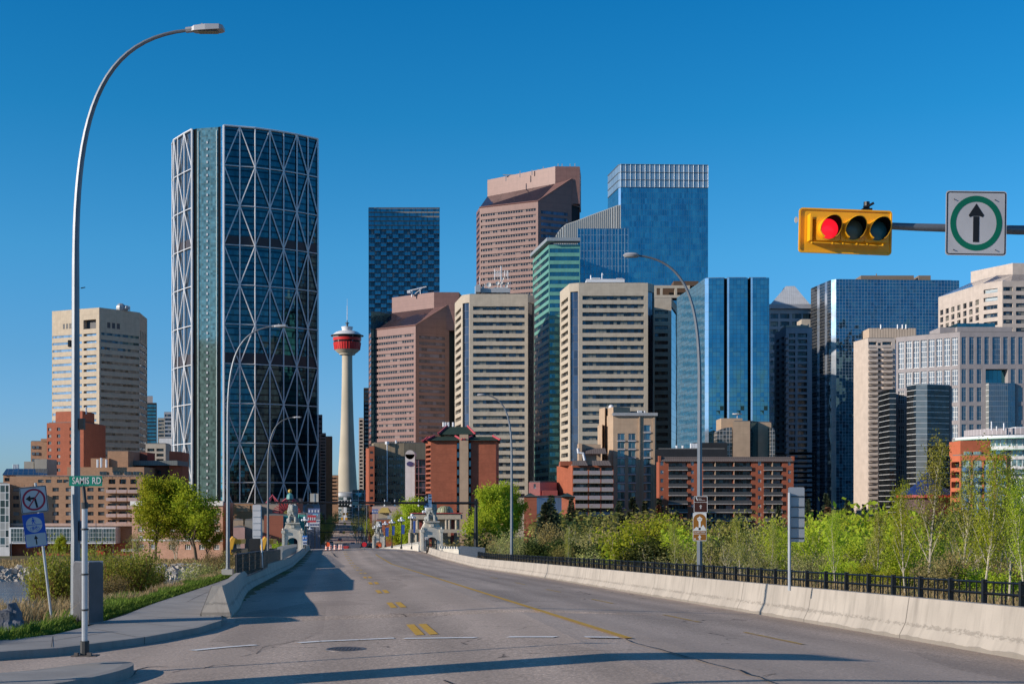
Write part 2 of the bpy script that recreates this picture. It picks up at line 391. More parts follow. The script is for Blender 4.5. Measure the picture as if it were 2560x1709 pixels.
tag(link('ground',me),kind='structure')
# river
t=NT('silty_river_water'); co_=t.coord('Object'); nn=t.noise(t.scale(co_,(.5,1.2,1)),.8,4)
c=t.ramp(t.noise(t.scale(co_,(.3,1,1)),.25,4),[(.4,(.17,.155,.13)),(.7,(.26,.24,.21))])
b=MB(); b.face([(-1500,-300,-20.3),(1500,100,-20.3),(1500,700,-20.3),(-1500,300,-20.3)])
tag(b.build('river_water',t.out(c,.22,0,bump=nn,bs=.9,bd=.4,spec=.5)),kind='structure')
# distant plain on the horizon (very far hills)
b=MB(); R=random.Random(5); pts=[]
for i in range(61):
    a=radians(50+80*i/60); pts.append((9000*cos(a),8800*sin(a),60+55*sin(i*.35)+30*sin(i*.9+1)))
for p,q in zip(pts,pts[1:]):
    b.face([(p[0],p[1],-60),(q[0],q[1],-60),(q[0],q[1],q[2]),(p[0],p[1],p[2])][::-1]); b.face([(p[0],p[1],p[2]),(q[0],q[1],q[2]),(q[0]*1.1,q[1]*1.1,-60),(p[0]*1.1,p[1]*1.1,-60)])
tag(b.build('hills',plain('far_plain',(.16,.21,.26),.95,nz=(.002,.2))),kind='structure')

# ================================================================== road
def ribbon(name,ss,tf0,tf1,mat,dz=0,nt=24,kind='structure',mb=None):
    b=mb or MB()
    for s0,s1 in zip(ss,ss[1:]):
        a0,b0,a1,b1=tf0(s0),tf1(s0),tf0(s1),tf1(s1)
        T0=[a0+(b0-a0)*i/nt for i in range(nt+1)]; T1=[a1+(b1-a1)*i/nt for i in range(nt+1)]
        for i in range(nt):
            b.face([RP(s0,T0[i],dz),RP(s0,T0[i+1],dz),RP(s1,T1[i+1],dz),RP(s1,T1[i],dz)],[(T0[i],s0),(T0[i+1],s0),(T1[i+1],s1),(T1[i],s1)])
    if mb: return b
    o=b.build(name,mat,weld=True); return tag(o,kind=kind) if kind else o
def lerp(P,s):
    if s<=P[0][0]: return P[0][1]
    for (a,b),(c,d) in zip(P,P[1:]):
        if s<=c: return b+(d-b)*(s-a)/(c-a)
    return P[-1][1]
TL=[(-60,-30),(14,-30),(24,-30),(33,-30),(33.01,-3.6),(48,-4.0),(80,-4.4),(200,-4.6),(1400,-4.6)]
TR=[(-60,11.6),(20,11.4),(31,11.9),(58,12.9),(110,13.2),(200,13.2),(1400,13.2)]
ss=axis([(-60,0,10),(0,33,22),(33.01,130,48),(130,460,66),(460,1400,10)])
ribbon('road',ss,lambda s:lerp(TL,s),lambda s:lerp(TR,s),M_ASPH,nt=28)
# cross street in front of the far shops
# ---- markings
def paint(name,col,wear=.5):
    t=NT(name); co=t.coord('Object'); f=t.ramp(t.math('ADD',t.math('MULTIPLY',t.noise(co,22,4,.7),.6),t.math('MULTIPLY',t.noise(co,2.5,3),.4)),[(wear-.06,0.),(wear+.04,1.)])
    c=t.mix(f,(.38,.31,.26),t.ramp(t.noise(co,3,3),[(.3,sc3(col,.8)),(.7,col)])); return t.out(c,.75,0,bump=t.noise(co,24,3),bs=.3,bd=.006,spec=.3)
M_YEL=paint('worn_yellow_paint',(.70,.40,.05),.38); M_YEL2=paint('faded_yellow_paint',(.60,.38,.08),.45); M_WHT=paint('worn_white_paint',(.85,.83,.80),.40)
def mark(name,s0,s1,t0,t1,mat,w=None,dz=.008,n=1):
    b=MB(); 
    for i in range(n):
        a,c=s0+(s1-s0)*i/n,s0+(s1-s0)*(i+1)/n
        b.face([RP(a,t0,dz),RP(a,t1,dz),RP(c,t1,dz),RP(c,t0,dz)])
    return tag(b.build(name,mat),kind='structure')
s=25.; k=0
while s<190:
    for dt in (-.21,.05):
        mark('yellow_dash_marking',s,s+3.4,1.72+dt-(.004*max(0,s-80)),1.72+dt+.17-(.004*max(0,s-80)),M_YEL if s<75 else M_YEL2,n=3)
    s+=11.2
b=MB()
for i in range(90):
    a,c=22.6+i*1.6,22.6+(i+1)*1.6; b.face([RP(a,4.99,.008),RP(a,5.17,.008),RP(c,5.17,.008),RP(c,4.99,.008)])
tag(b.build('yellow_line_marking',M_YEL),kind='structure')
for s in (22.6,29.6,39.8,50.,60.5,72): mark('lane_dash_marking',s,s+3.4,8.2+.012*(s-22),8.3+.012*(s-22),M_YEL2,dz=.012)
def strip_px(name,P,wd,mat,dz=.012):   # painted strip through measured ground points
    b=MB(); Q=[Vector(hit(*p)) for p in P]
    for p,q in zip(Q,Q[1:]):
        n=Vector((-(q-p).y,(q-p).x,0)).normalized()*wd/2
        c=[p-n,q-n,q+n,p+n]; b.face([(x.x,x.y,zroad(x.x,x.y)+dz) for x in c])
    return tag(b.build(name,mat),kind='structure')
strip_px('stop_line_marking',[(480,1626),(560,1618),(640,1612)],.25,M_WHT)
strip_px('stop_line_marking',[(745,1607),(800,1603),(900,1599),(985,1595)],.25,M_WHT)
strip_px('stop_line_marking',[(1010,1596),(1150,1594),(1190,1594)],.25,M_WHT)
strip_px('stop_line_marking',[(1270,1592),(1390,1592)],.25,M_WHT)
strip_px('stop_line_marking',[(1462,1592),(1545,1593)],.25,M_WHT)
# sealed cracks
M_TAR=plain('crack_sealant',(.022,.02,.02),.6)
R=random.Random(3)
def crack(P,wd,name='road_crack'):
    b=MB(); 
    for i in range(len(P)-1):
        n=max(3,int((Vector(P[i+1])-Vector(P[i])).length/22))
        for k in range(n):
            def pt(f,j): return hit(P[i][0]+(P[i+1][0]-P[i][0])*f,P[i][1]+(P[i+1][1]-P[i][1])*f+j)
            j0=j1 if (k or i) else 0; j1=R.uniform(-3.,3.)
            p=Vector(pt(k/n,j0)); q=Vector(pt((k+1)/n,j1)); nn=Vector((-(q-p).y,(q-p).x,0)).normalized()*wd/2*R.uniform(.5,1.4)
            b.face([(x.x,x.y,zroad(x.x,x.y)+.006) for x in (p-nn,q-nn,q+nn,p+nn)])
    return tag(b.build(name,M_TAR),kind='structure')
crack([(430,1680),(560,1662),(640,1658)],.018); crack([(600,1640),(640,1632),(665,1612),(720,1606),(780,1590)],.014)
crack([(1565,1597),(1620,1615),(1720,1640),(1850,1675),(1940,1709)],.035); crack([(1890,1690),(1940,1682)],.025)
crack([(845,1392),(828,1379)],.12); crack([(330,1690),(345,1672),(420,1664)],.03)
crack([(1110,1700),(1135,1709)],.04); crack([(900,1446),(1030,1448)],.05); crack([(1000,1446),(1260,1452)],.03)
# manhole cover
h=hit(865,1623); b=MB(); b.lathe([(0,.012),(.28,.012),(.285,.018),(.33,.018),(.34,0)],28,Matrix.Translation(h))
for i in range(-4,5):
    for j in range(-4,5):
        if i*i+j*j<17: b.box(h[0]+i*.062-.02,h[0]+i*.062+.02,h[1]+j*.062-.02,h[1]+j*.062+.02,h[2]+.01,h[2]+.022)
tag(b.build('manhole_cover',plain('cast_iron',(.17,.15,.145),.5,.6)),'round cast iron manhole cover set in the asphalt','manhole cover')

# ---- sidewalk, kerb and island
def solid_top(name,P,dz_bot,mat,mid=None,dzt=.13,kerb=None,kmat=None):
    b=MB()
    top=[(x,y,zroad(x,y)+dzt) for x,y in P]; bot=[(x,y,zroad(x,y)+dz_bot) for x,y in P]
    b.face(top,[(p[0],p[1]) for p in top]); n=len(P)
    for i in range(n):
        j=(i+1)%n; b.face([bot[i],bot[j],top[j],top[i]])
    return b
def ribbon_xy(A,B,dzA,dzB,mat,name,skirt=.35,nsub=1):
    """surface between two world polylines A (kerb) and B (inner), with vertical skirts"""
    b=MB(); 
    za=[(x,y,zroad(x,y)+dzA) for x,y in A]; zb=[(x,y,zroad(x,y)+dzB) for x,y in B]
    for i in range(len(A)-1):
        m=4
        for k in range(m):
            L=lambda P,Q,f:tuple(Vector(P).lerp(Vector(Q),f))
            b.face([L(za[i],zb[i],k/m),L(za[i],zb[i],(k+1)/m),L(za[i+1],zb[i+1],(k+1)/m),L(za[i+1],zb[i+1],k/m)][::-1])
        b.face([(za[i][0],za[i][1],za[i][2]-skirt),(za[i+1][0],za[i+1][1],za[i+1][2]-skirt),za[i+1],za[i]][::-1])
        b.face([(zb[i][0],zb[i][1],zb[i][2]-skirt),(zb[i+1][0],zb[i+1][1],zb[i+1][2]-skirt),zb[i+1],zb[i]])
    return tag(b.build(name,mat,weld=True),kind='structure')
def resamp(P,n):
    L=[0]; 
    for p,q in zip(P,P[1:]): L.append(L[-1]+math.hypot(q[0]-p[0],q[1]-p[1]))
    o=[]
    for k in range(n+1):
        d=L[-1]*k/n; i=max(j for j in range(len(P)) if L[j]<=d+1e-9); i=min(i,len(P)-2); f=(d-L[i])/(L[i+1]-L[i]); o.append((P[i][0]+(P[i+1][0]-P[i][0])*f,P[i][1]+(P[i+1][1]-P[i][1])*f))
    return o
def smooth(P,it=2):
    for _ in range(it):
        Q=[P[0]]
        for a,c in zip(P,P[1:]): Q+=[(a[0]*.75+c[0]*.25,a[1]*.75+c[1]*.25),(a[0]*.25+c[0]*.75,a[1]*.25+c[1]*.75)]
        P=Q+[P[-1]]
    return P
KERB=smooth([(-60,12.3),(-20,18.2),(-11,20.),(-8.29,21.38),(-7.6,23.0),(-6.95,25.0),(-6.55,27.2),(-6.5,29.2),(-6.84,31.66),xy(35.,-3.15),xy(48,-4.),xy(80,-4.4),xy(200,-4.6)])
INN=smooth([(-60,17.5),(-20,22.0),(-11,23.5),(-9.25,24.4),(-8.9,26.2),(-9.25,29.),(-9.75,33.5),xy(38.8,-5.45),xy(50,-5.5),xy(65,-5.6),xy(88,-6.),xy(120,-6.1),xy(200,-6.3)])
def off(P,d):
    o=[]
    for i,p in enumerate(P):
        a=P[max(i-1,0)]; c=P[min(i+1,len(P)-1)]; n=Vector((-(c[1]-a[1]),c[0]-a[0])).normalized(); o.append((p[0]+n.x*d,p[1]+n.y*d))
    return o
n=90; KK=resamp(KERB,n); KI=off(KK,.17); II=resamp(INN,n)
ribbon_xy(KK,KI,.14,.142,M_KERB,'kerb'); ribbon_xy(KI,II,.137,.15,M_WALK,'sidewalk')
# expansion joints across the walk and one along its middle
b=MB()
for i in range(0,n,1):
    L=math.hypot(KK[i][0],KK[i][1])
    if KK[i][1]<60 and i%1==0 and KK[i][0]>-14:
        a,c=Vector(KI[i]),Vector(II[i]); d=(c-a).normalized(); m=Vector((-d.y,d.x))*.008
        b.face([(q.x,q.y,zroad(q.x,q.y)+.1445+.004) for q in (a-m,c-m,c+m,a+m)])
mid=[((a[0]+c[0])/2,(a[1]+c[1])/2) for a,c in zip(KI,II)]
for p,q in zip(mid,mid[1:]):
    if p[1]<60 and p[0]>-14:
        d=(Vector(q)-Vector(p)).normalized(); m=Vector((-d.y,d.x))*.01
        b.face([(x.x,x.y,zroad(x.x,x.y)+.1485) for x in (Vector(p)-m,Vector(q)-m,Vector(q)+m,Vector(p)+m)])
tag(b.build('pavement_joints',plain('joint_dirt',(.10,.09,.08),.9)),kind='structure')
b=MB()
for i in range(n):
    if i%2==0 and KK[i][1]<60 and KK[i][0]>-14:
        a=Vector(KK[i]); c=Vector(KI[i]); d=(c-a).normalized(); m=Vector((-d.y,d.x))*.012; a=a-d*.003
        z=zroad(a.x,a.y)
        b.face([(a.x-m.x,a.y-m.y,z),(a.x+m.x,a.y+m.y,z),(a.x+m.x,a.y+m.y,z+.1445),(a.x-m.x,a.y-m.y,z+.1445)]); b.face([(q.x,q.y,z+.146) for q in (a-m,a+m,c+m,c-m)])
tag(b.build('kerb_joints',MC[('p','joint_dirt')]),kind='structure')
ISL=smooth([(-40,10.5),(-9,16.9),(-6.92,17.95),(-6.35,19.15),(-5.95,19.62),(-5.52,19.3),(-5.32,18.5),(-5.35,17.6),(-5.55,16.6),(-7,14.2),(-12,11.5),(-40,5.)])[::-1]
def inset(P,d):
    n=len(P); o=[]
    for i in range(n):
        a=P[i-1]; c=P[(i+1)%n]; v=Vector((-(c[1]-a[1]),c[0]-a[0])).normalized(); o.append((P[i][0]+v.x*d,P[i][1]+v.y*d))
    return o
area=sum(ISL[i][0]*ISL[(i+1)%len(ISL)][1]-ISL[(i+1)%len(ISL)][0]*ISL[i][1] for i in range(len(ISL)))
if area<0: ISL=ISL[::-1]
IN1=inset(ISL,.16); b=MB(); n_=len(ISL)
for i in range(n_):
    j=(i+1)%n_; z=lambda p,d:(p[0],p[1],zroad(*p)+d)
    b.face([z(ISL[i],-.2),z(ISL[j],-.2),z(ISL[j],.15),z(ISL[i],.15)]); b.face([z(ISL[i],.15),z(ISL[j],.15),z(IN1[j],.155),z(IN1[i],.155)])
tag(b.build('island_kerb',M_KERB,weld=True),kind='structure')
b=MB(); c0=(-20,13.6)
b.face([(p[0],p[1],zroad(*p)+.155) for p in IN1]); tag(b.build('traffic_island',M_WALK),kind='structure')

# ================================================================== barriers
def barrier(name,label,P,side,H=.85,endcap=True,scuffmat=M_BARR):
    """New-Jersey profile swept along (s,t) path; side=+1: traffic face looks to +t"""
    prof=[(0,-.3),(0,.08),(-.13,.33),(-.20,.80*H/.85),(-.21,H),(-.40,H),(-.41,-.3)]
    b=MB(); L=0; prev=None
    for (s,t) in P:
        ring=[]
        for o_,h in prof:
            x,y=xy(s,t+side*o_); ring.append((x,y,zr(s)+cross(t)+h))
        if prev:
            l=(Vector(ring[0])-Vector(prev[0])).length; hh=0
            for k in range(len(prof)-1):
                dh=math.hypot(prof[k+1][0]-prof[k][0],prof[k+1][1]-prof[k][1]); v0=prof[k][1];v1=prof[k+1][1]
                q=[prev[k],ring[k],ring[k+1],prev[k+1]]; uv=[(L,v0),(L+l,v0),(L+l,v1),(L,v1)]
                b.face(q if side>0 else q[::-1],uv if side>0 else uv[::-1])
            L+=l
        else: b.face(ring if side<0 else ring[::-1])
        prev=ring
    b.face(prev[::-1] if side<0 else prev)
    return tag(b.build(name,scuffmat,smooth=25),label,'barrier')
LP=[(33.4,-2.56),(35,-2.6),(37,-2.66),(40,-2.78),(44,-3.0),(48,-3.2),(54,-3.45)]+[(60+6*i,-3.55-.3*min(1,i/15)) for i in range(26)]
barrier('concrete_barrier','shaded concrete jersey barrier along the left side of the bridge approach',LP,1)
RPt=[(-4,11.2),(6,11.2),(14,11.2),(20.6,11.35)]+[(25+i*3,11.55+min(1.2,.022*i*3+.0)) for i in range(20)]+[(88+6*i,12.8) for i in range(19)]
barrier('concrete_barrier','long sunlit concrete jersey barrier with scuffed lower face on the right side of the road',RPt,-1)
# end nose block of the left barrier
b=MB(); P=[xy(33.0,-3.28),xy(32.95,-2.54),xy(33.45,-2.555),xy(33.45,-3.2)]; Q=[xy(33.2,-3.02),xy(33.2,-2.77),xy(33.45,-2.77),xy(33.45,-2.98)]
z0=zr(33)+.0; lo=[(p[0],p[1],z0-.2) for p in P]; mi_=[(p[0],p[1],z0+.14) for p in P]; hi=[(p[0],p[1],z0+.84) for p in Q]
b.hexa(lo+mi_); b.hexa(mi_+hi); tag(b.build('barrier_end_nose',M_BARR),'sloped lit end nose closing the shaded left concrete barrier','barrier end')
# ================================================================== buildings
GZ=-18.
class Bld:
    def __init__(s,name,label,C,Y=None,ref=0,cat='building',wall=None,depth=28,zt=None,zb=GZ,group=None,inL=.15,inR=.15,roofm=None):
        """C: visible top corners left to right, surveyed as (u,v); the corner `ref` stands Y metres off.
        With zt given, C holds (u,Y) instead."""
        if zt is None:
            s.zt=Z(C[ref][1],Y); s.P=[Vector((X(u,s.zt*F/(V0-v)),s.zt*F/(V0-v))) for u,v in C]
        else:
            s.zt=zt; s.P=[Vector((X(u,y),y)) for u,y in C]
        s.Y=s.P[ref].y; s.zb=zb; s.wall=wall; s.depth=depth
        a=s.P[0]; c=s.P[-1]
        da=a.normalized(); dc=c.normalized()
        rot=lambda d,t:Vector((d.x*cos(t)-d.y*sin(t),d.x*sin(t)+d.y*cos(t)))
        s.back=[c+rot(dc,inR)*depth, a+rot(da,-inL)*depth]
        s.wins=[[] for _ in range(len(s.P)-1)]; s.name=name; s.parts=[]
        ce=sum((p for p in s.P),Vector((0,0)))/len(s.P)
        s.o=thing(name,label,cat,(ce.x,ce.y,zb),group); s.roofm=roofm
    def L(s,i): return (s.P[i+1]-s.P[i]).length
    def au(s,i,u):
        p,q=s.P[i],s.P[i+1]; k=(u-U0)/F; d=q-p; den=d.x-k*d.y
        return (k*p.y-p.x)/den*d.length
    def Yu(s,i,u):
        p,q=s.P[i],s.P[i+1]; return (p+(q-p).normalized()*s.au(i,u)).y
    def fr(s,i):
        p,q=s.P[i],s.P[i+1]; e=(q-p).normalized(); n=Vector((e.y,-e.x)); return p,e,n
    def pt(s,i,a,z,o=0):
        p,e,n=s.fr(i); r=p+e*a+n*o; return (r.x,r.y,z)
    def add(s,i,a0,a1,z0,z1,mat,part='window',rec=.35): s.wins[i].append((a0,a1,z0,z1,mat,part,rec))
    def zv(s,v,Y=None): return Z(v,Y or s.Y)
    def bands(s,i,v0,sp,n,h,u0,u1,mat,part='window_band',rec=.5,Y=None,skip=()):
        a0=s.au(i,u0) if u0>5 else u0; a1=s.au(i,u1) if u1>5 else s.L(i)-u1
        for k in range(n):
            if k in skip: continue
            zc=s.zv(v0+sp*k,Y); hh=h/F*(Y or s.Y)/2
            s.add(i,a0,a1,zc-hh,zc+hh,mat,part,rec)
    def grid(s,i,us,w,v0,sp,n,h,mat,part='window',rec=.3,Y=None,skip=()):
        for k in range(n):
            for j,u in enumerate(us):
                if (j,k) in skip: continue
                a=s.au(i,u); Yr=Y or s.Y; hw=w/F*s.Yu(i,u)/2/max(.25,abs(s.fr(i)[1].x)); zc=s.zv(v0+sp*k,Yr); hh=h/F*Yr/2
                s.add(i,a-hw,a+hw,zc-hh,zc+hh,mat,part,rec)
    def glass(s,i,mat,m=(0.,0.,0.,0.),part='glass_wall',rec=.0):
        s.add(i,m[0],s.L(i)-m[1],s.zb+m[2],s.zt-m[3],mat,part,rec)
    def bx(s,i,a0,a1,z0,z1,o0,o1,mat,part,b=None):
        own=b is None; b=b or MB()
        P=[s.pt(i,a0,z0,o0),s.pt(i,a1,z0,o0),s.pt(i,a1,z0,o1),s.pt(i,a0,z0,o1),s.pt(i,a0,z1,o0),s.pt(i,a1,z1,o0),s.pt(i,a1,z1,o1),s.pt(i,a0,z1,o1)]
        b.hexa(P if o1<o0 else [P[3],P[2],P[1],P[0],P[7],P[6],P[5],P[4]])
        if own: return b.build(part,mat,s.o)
    def px(s,u0,u1,v0,v1,Y,dep,mat,part,mats=None,skew=0):
        """block on/behind the building: front face u0..u1, v1(bottom)..v0(top) at distance Y"""
        b=MB(); x0,x1=X(u0,Y),X(u1,Y); b.prism([(x0,Y),(x1,Y+skew),(x1+dep*.1,Y+dep),(x0+dep*.0,Y+dep)],Z(v1,Y),Z(v0,Y))
        return b.build(part,mat,s.o)
    def finish(s,cap=True):
        b=MB(); cnt={}
        for i in range(len(s.P)-1):
            L=s.L(i); W_=[(max(a0,.0),min(a1,L),max(z0,s.zb),min(z1,s.zt),m,pn,r) for a0,a1,z0,z1,m,pn,r in s.wins[i] if a1>a0 and z1>s.zb+.01]
            holes=[w_ for w_ in W_]
            zs=sorted({s.zb,s.zt}|{round(w_[2],4) for w_ in holes}|{round(w_[3],4) for w_ in holes})
            xs_=sorted({0.,round(L,4)}|{round(w_[0],4) for w_ in holes}|{round(w_[1],4) for w_ in holes})
            for z0,z1 in zip(zs,zs[1:]):
                if z1-z0<1e-4: continue
                zc=(z0+z1)/2; row=[h for h in holes if h[2]<zc<h[3]]
                run=None
                for x0,x1 in zip(xs_,xs_[1:]):
                    if x1-x0<1e-4: continue
                    xc=(x0+x1)/2; hole=any(h[0]<xc<h[1] for h in row)
                    if hole:
                        if run is not None: b.face([s.pt(i,run,z0),s.pt(i,x0,z0),s.pt(i,x0,z1),s.pt(i,run,z1)],[(run,z0),(x0,z0),(x0,z1),(run,z1)]); run=None
                    elif run is None: run=x0
                if run is not None: b.face([s.pt(i,run,z0),s.pt(i,L,z0),s.pt(i,L,z1),s.pt(i,run,z1)],[(run,z0),(L,z0),(L,z1),(run,z1)])
            for a0,a1,z0,z1,m,pn,r in W_:
                if r>0:
                    for (p,q) in (((a0,z0),(a1,z0)),((a1,z0),(a1,z1)),((a1,z1),(a0,z1)),((a0,z1),(a0,z0))):
                        b.face([s.pt(i,p[0],p[1],-r),s.pt(i,q[0],q[1],-r),s.pt(i,q[0],q[1]),s.pt(i,p[0],p[1])][::-1],[(p[0],p[1])]*4)
                c=cnt.get(pn,[]); c.append((i,a0,a1,z0,z1,m,r)); cnt[pn]=c
        P=s.P+s.back
        for j in range(len(s.P)-1,len(P)):
            p,q=P[j],P[(j+1)%len(P)]; l=(q-p).length
            b.face([(p.x,p.y,s.zb),(q.x,q.y,s.zb),(q.x,q.y,s.zt),(p.x,p.y,s.zt)],[(0,s.zb),(l,s.zb),(l,s.zt),(0,s.zt)])
        if cap: b.face([(p.x,p.y,s.zt) for p in P],[(p.x,p.y) for p in P])
        b.build('wall',s.wall,s.o)
        for pn,lst in cnt.items():
            lst.sort(key=lambda q:-((q[2]-q[1])*(q[4]-q[3])))
            for k,q in enumerate(lst[:100]):
                bb=MB(); s._pane(bb,q); bb.build(pn,q[5],s.o)
            rest={}
            for q in lst[100:]: rest.setdefault(q[5].name,(q[5],MB())); s._pane(rest[q[5].name][1],q)
            for m,bb in rest.values(): tag(bb.build(pn,m,s.o),kind='stuff')
        if cap:
            ce=sum(P,Vector((0,0)))/len(P); bb=MB(); Q=[ce+(p-ce)*.93 for p in P]; bb.prism([(p.x,p.y) for p in Q],s.zt+.01,s.zt+.35); bb.build('roof',s.roofm or M_ROOF,s.o)
        return s.o
    def _pane(s,b,q):
        i,a0,a1,z0,z1,m,r=q; uv=[(a0,z0),(a1,z0),(a1,z1),(a0,z1)]
        b.face([s.pt(i,a0,z0,-r),s.pt(i,a1,z0,-r),s.pt(i,a1,z1,-r),s.pt(i,a0,z1,-r)],uv)
        b.face([s.pt(i,a0,z0,-r-.15),s.pt(i,a1,z0,-r-.15),s.pt(i,a1,z1,-r-.15),s.pt(i,a0,z1,-r-.15)][::-1],uv)
        for (p,q2) in ((0,1),(2,3)):
            c=[(a0,z0),(a1,z0),(a1,z1),(a0,z1)]; A,B_=c[p],c[q2]
            b.face([s.pt(i,A[0],A[1],-r),s.pt(i,A[0],A[1],-r-.15),s.pt(i,B_[0],B_[1],-r-.15),s.pt(i,B_[0],B_[1],-r)],uv)
M_ROOF=plain('roof_gravel',(.16,.155,.15),.95)
M_MECH=plain('galvanised_plant_metal',(.42,.43,.44),.5,.3,spec=.5)
M_DARKMECH=plain('dark_plant_metal',(.09,.09,.095),.6,.2)
M_WSTEEL=plain('white_painted_steel',(.70,.71,.73),.45,0,nz=(.1,.05))
# --- wall finishes
W_STONE=wallmat('cream_stone',(.56,.46,.34),joint=(6.,3.8),jw=.07,jd=.75)
W_BEIGE=wallmat('beige_precast',(.50,.43,.34),joint=(5.,1.9),jw=.07,jd=.8)
W_PINK=wallmat('pink_granite',(.25,.138,.12),joint=(12.,3.4),jw=.1,jd=.6,nz=.08,rough=.42)
W_GREEN=wallmat('green_spandrel',(.15,.38,.31),joint=(1.6,None),jw=.06,jd=.7,rough=.3)
W_BRICK=wallmat('red_brick',(.36,.11,.06),joint=(None,2.8),jw=.12,jd=.75,nz=.14,brick=True)
W_BRICKT=wallmat('tan_brick',(.45,.26,.155),joint=(None,2.8),jw=.1,jd=.85,nz=.1,brick=True)
W_BRICKD=wallmat('dark_red_brick',(.21,.07,.05),joint=(None,2.8),jw=.12,jd=.8,brick=True)
W_BRICKR=wallmat('orange_red_brick',(.36,.105,.055),joint=(2.,2.9),jw=.06,jd=.8,brick=True)
W_CON=wallmat('raw_concrete',(.36,.33,.28),joint=(4,3.6),jw=.06,jd=.8)
W_GREY=wallmat('grey_granite',(.33,.30,.30),joint=(4.,3.7),jw=.05,jd=.85)
W_CREAM=wallmat('pale_cream_stone',(.54,.46,.40),joint=(5.,3.7),jw=.06,jd=.85)
W_TAN=wallmat('tan_stucco',(.46,.33,.225),joint=(7.,3.),jw=.07,jd=.8)
W_BLUECON=wallmat('bluish_precast',(.34,.36,.40),joint=(None,3.5),jw=.08,jd=.8)
W_DARK=wallmat('black_metal_panel',(.025,.028,.033),joint=(1.5,3.6),jw=.06,jd=.6,rough=.95)
W_WHITE=wallmat('white_panel',(.66,.65,.64),joint=(2.,3.),jw=.05,jd=.75)
W_BROWN=wallmat('olive_brown_panel',(.27,.215,.145),joint=(2.4,None),jw=.12,jd=.6)
W_ORANGE=wallmat('orange_stucco',(.52,.14,.065),joint=(None,2.9),jw=.05,jd=.8)
W_PALEB=wallmat('pink_brick',(.50,.29,.21),joint=(None,3.),jw=.2,jd=.8,brick=True)
# --- glazing
G_OFF=glassmat('office_glass_dark',(.065,.08,.10),metal=.6,grid=(1.6,0),lw=.16,blinds=.33,blindcol=(.20,.19,.16),var=.7)
G_SKYB=glassmat('pale_blinded_glass',(.30,.36,.44),metal=.6,grid=(1.6,0),lw=.1,var=.3)  # reflected sky is put into this pale band colour
G_PINK=glassmat('bronze_glass',(.045,.032,.032),metal=.35,grid=(1.7,0),lw=.3,line=(.14,.085,.07),blinds=.15,blindcol=(.26,.18,.15))
G_PINKR=glassmat('violet_glass',(.085,.085,.13),metal=.6,grid=(1.7,0),lw=.12,line=(.12,.10,.12))
G_GREEN=glassmat('deep_blue_green_glass',(.04,.16,.21),metal=.8,grid=(1.6,0),lw=.08,line=(.03,.08,.09),var=.35)
G_BLUE=glassmat('blue_curtain_glass',(.065,.27,.38),metal=.88,grid=(1.5,3.9),lw=.12,line=(.10,.22,.33),lm=.5,var=.18,wob=.16)
G_BLUE2=glassmat('blue_slab_glass',(.045,.19,.28),metal=.88,grid=(3.6,4.2),lw=.22,line=(.22,.36,.48),lm=.3,var=.2,wob=.12,cell=(1.8,2.1))
G_MIRR=glassmat('blue_mirror_glass',(.10,.28,.37),metal=.95,rough=.03,grid=(1.5,1.8),lw=.1,line=(.05,.12,.2),lm=.6,var=.12,wob=.14)
G_MIRRW=glassmat('pale_blue_mirror_strip',(.62,.74,.84),metal=.8,rough=.12,grid=(0,3.6),lw=.08,line=(.2,.3,.4),var=.08)
G_BRK=glassmat('crown_screen_glass',(.34,.42,.48),metal=.5,rough=.2,grid=(2.9,5.6),lw=.13,line=(.18,.25,.30),var=.15)
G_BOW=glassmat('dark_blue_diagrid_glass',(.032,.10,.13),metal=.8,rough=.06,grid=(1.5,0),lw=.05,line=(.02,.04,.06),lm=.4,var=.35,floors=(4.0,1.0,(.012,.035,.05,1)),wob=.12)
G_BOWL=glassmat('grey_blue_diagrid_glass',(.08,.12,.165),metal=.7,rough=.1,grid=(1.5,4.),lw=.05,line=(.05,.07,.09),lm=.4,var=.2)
G_ATR=glassmat('green_atrium_glass',(.15,.25,.24),metal=.5,rough=.15,grid=(3.,4.1),lw=.14,line=(.05,.10,.10),lm=.3,var=.4,cell=(1.5,1.4))
G_GRIDW=glassmat('dark_glass_white_grid',(.065,.17,.25),metal=.9,rough=.04,grid=(1.75,1.8),lw=.11,line=(.30,.38,.46),lm=.0,var=.2,wob=.16)
G_DGRID=glassmat('black_glass_fine_grid',(.05,.07,.09),metal=.8,grid=(1.7,1.8),lw=.12,line=(.25,.24,.23),var=.4)
G_WHITEG=glassmat('white_framed_glass',(.10,.16,.17),metal=.5,grid=(1.7,2.4),lw=.22,line=(.66,.66,.66),var=.5,blinds=.2,blindcol=(.35,.36,.35))
G_HOTEL=glassmat('apartment_window',(.10,.11,.12),metal=.4,grid=(.95,0),lw=.08,line=(.2,.17,.14),var=.5,blinds=.35,blindcol=(.30,.28,.26),cell=(.95,3.))
G_BAL=glassmat('balcony_door_glass',(.035,.05,.06),metal=.45,grid=(1.1,0),lw=.1,line=(.16,.16,.16),var=.6,blinds=.16,blindcol=(.22,.23,.24),cell=(1.1,2.85))
G_STRIPE=glassmat('dark_glass_white_stripes',(.035,.04,.045),metal=.6,rough=.05,grid=(0,1.95),lw=.2,line=(.55,.55,.54),var=.3,cell=(1.6,1.9))
G_STRIPL=glassmat('grey_glass_white_stripes',(.33,.35,.34),metal=.4,rough=.2,grid=(0,1.95),lw=.2,line=(.62,.62,.6),var=.1,cell=(1.6,1.9))
G_BLUEG=glassmat('blue_grey_paned_window',(.07,.13,.18),metal=.7,grid=(.72,1.85),lw=.1,line=(.30,.32,.34),var=.3)
G_PANEW=glassmat('white_mullioned_window',(.20,.20,.21),metal=.5,grid=(.72,1.85),lw=.16,line=(.66,.65,.63),var=.3)
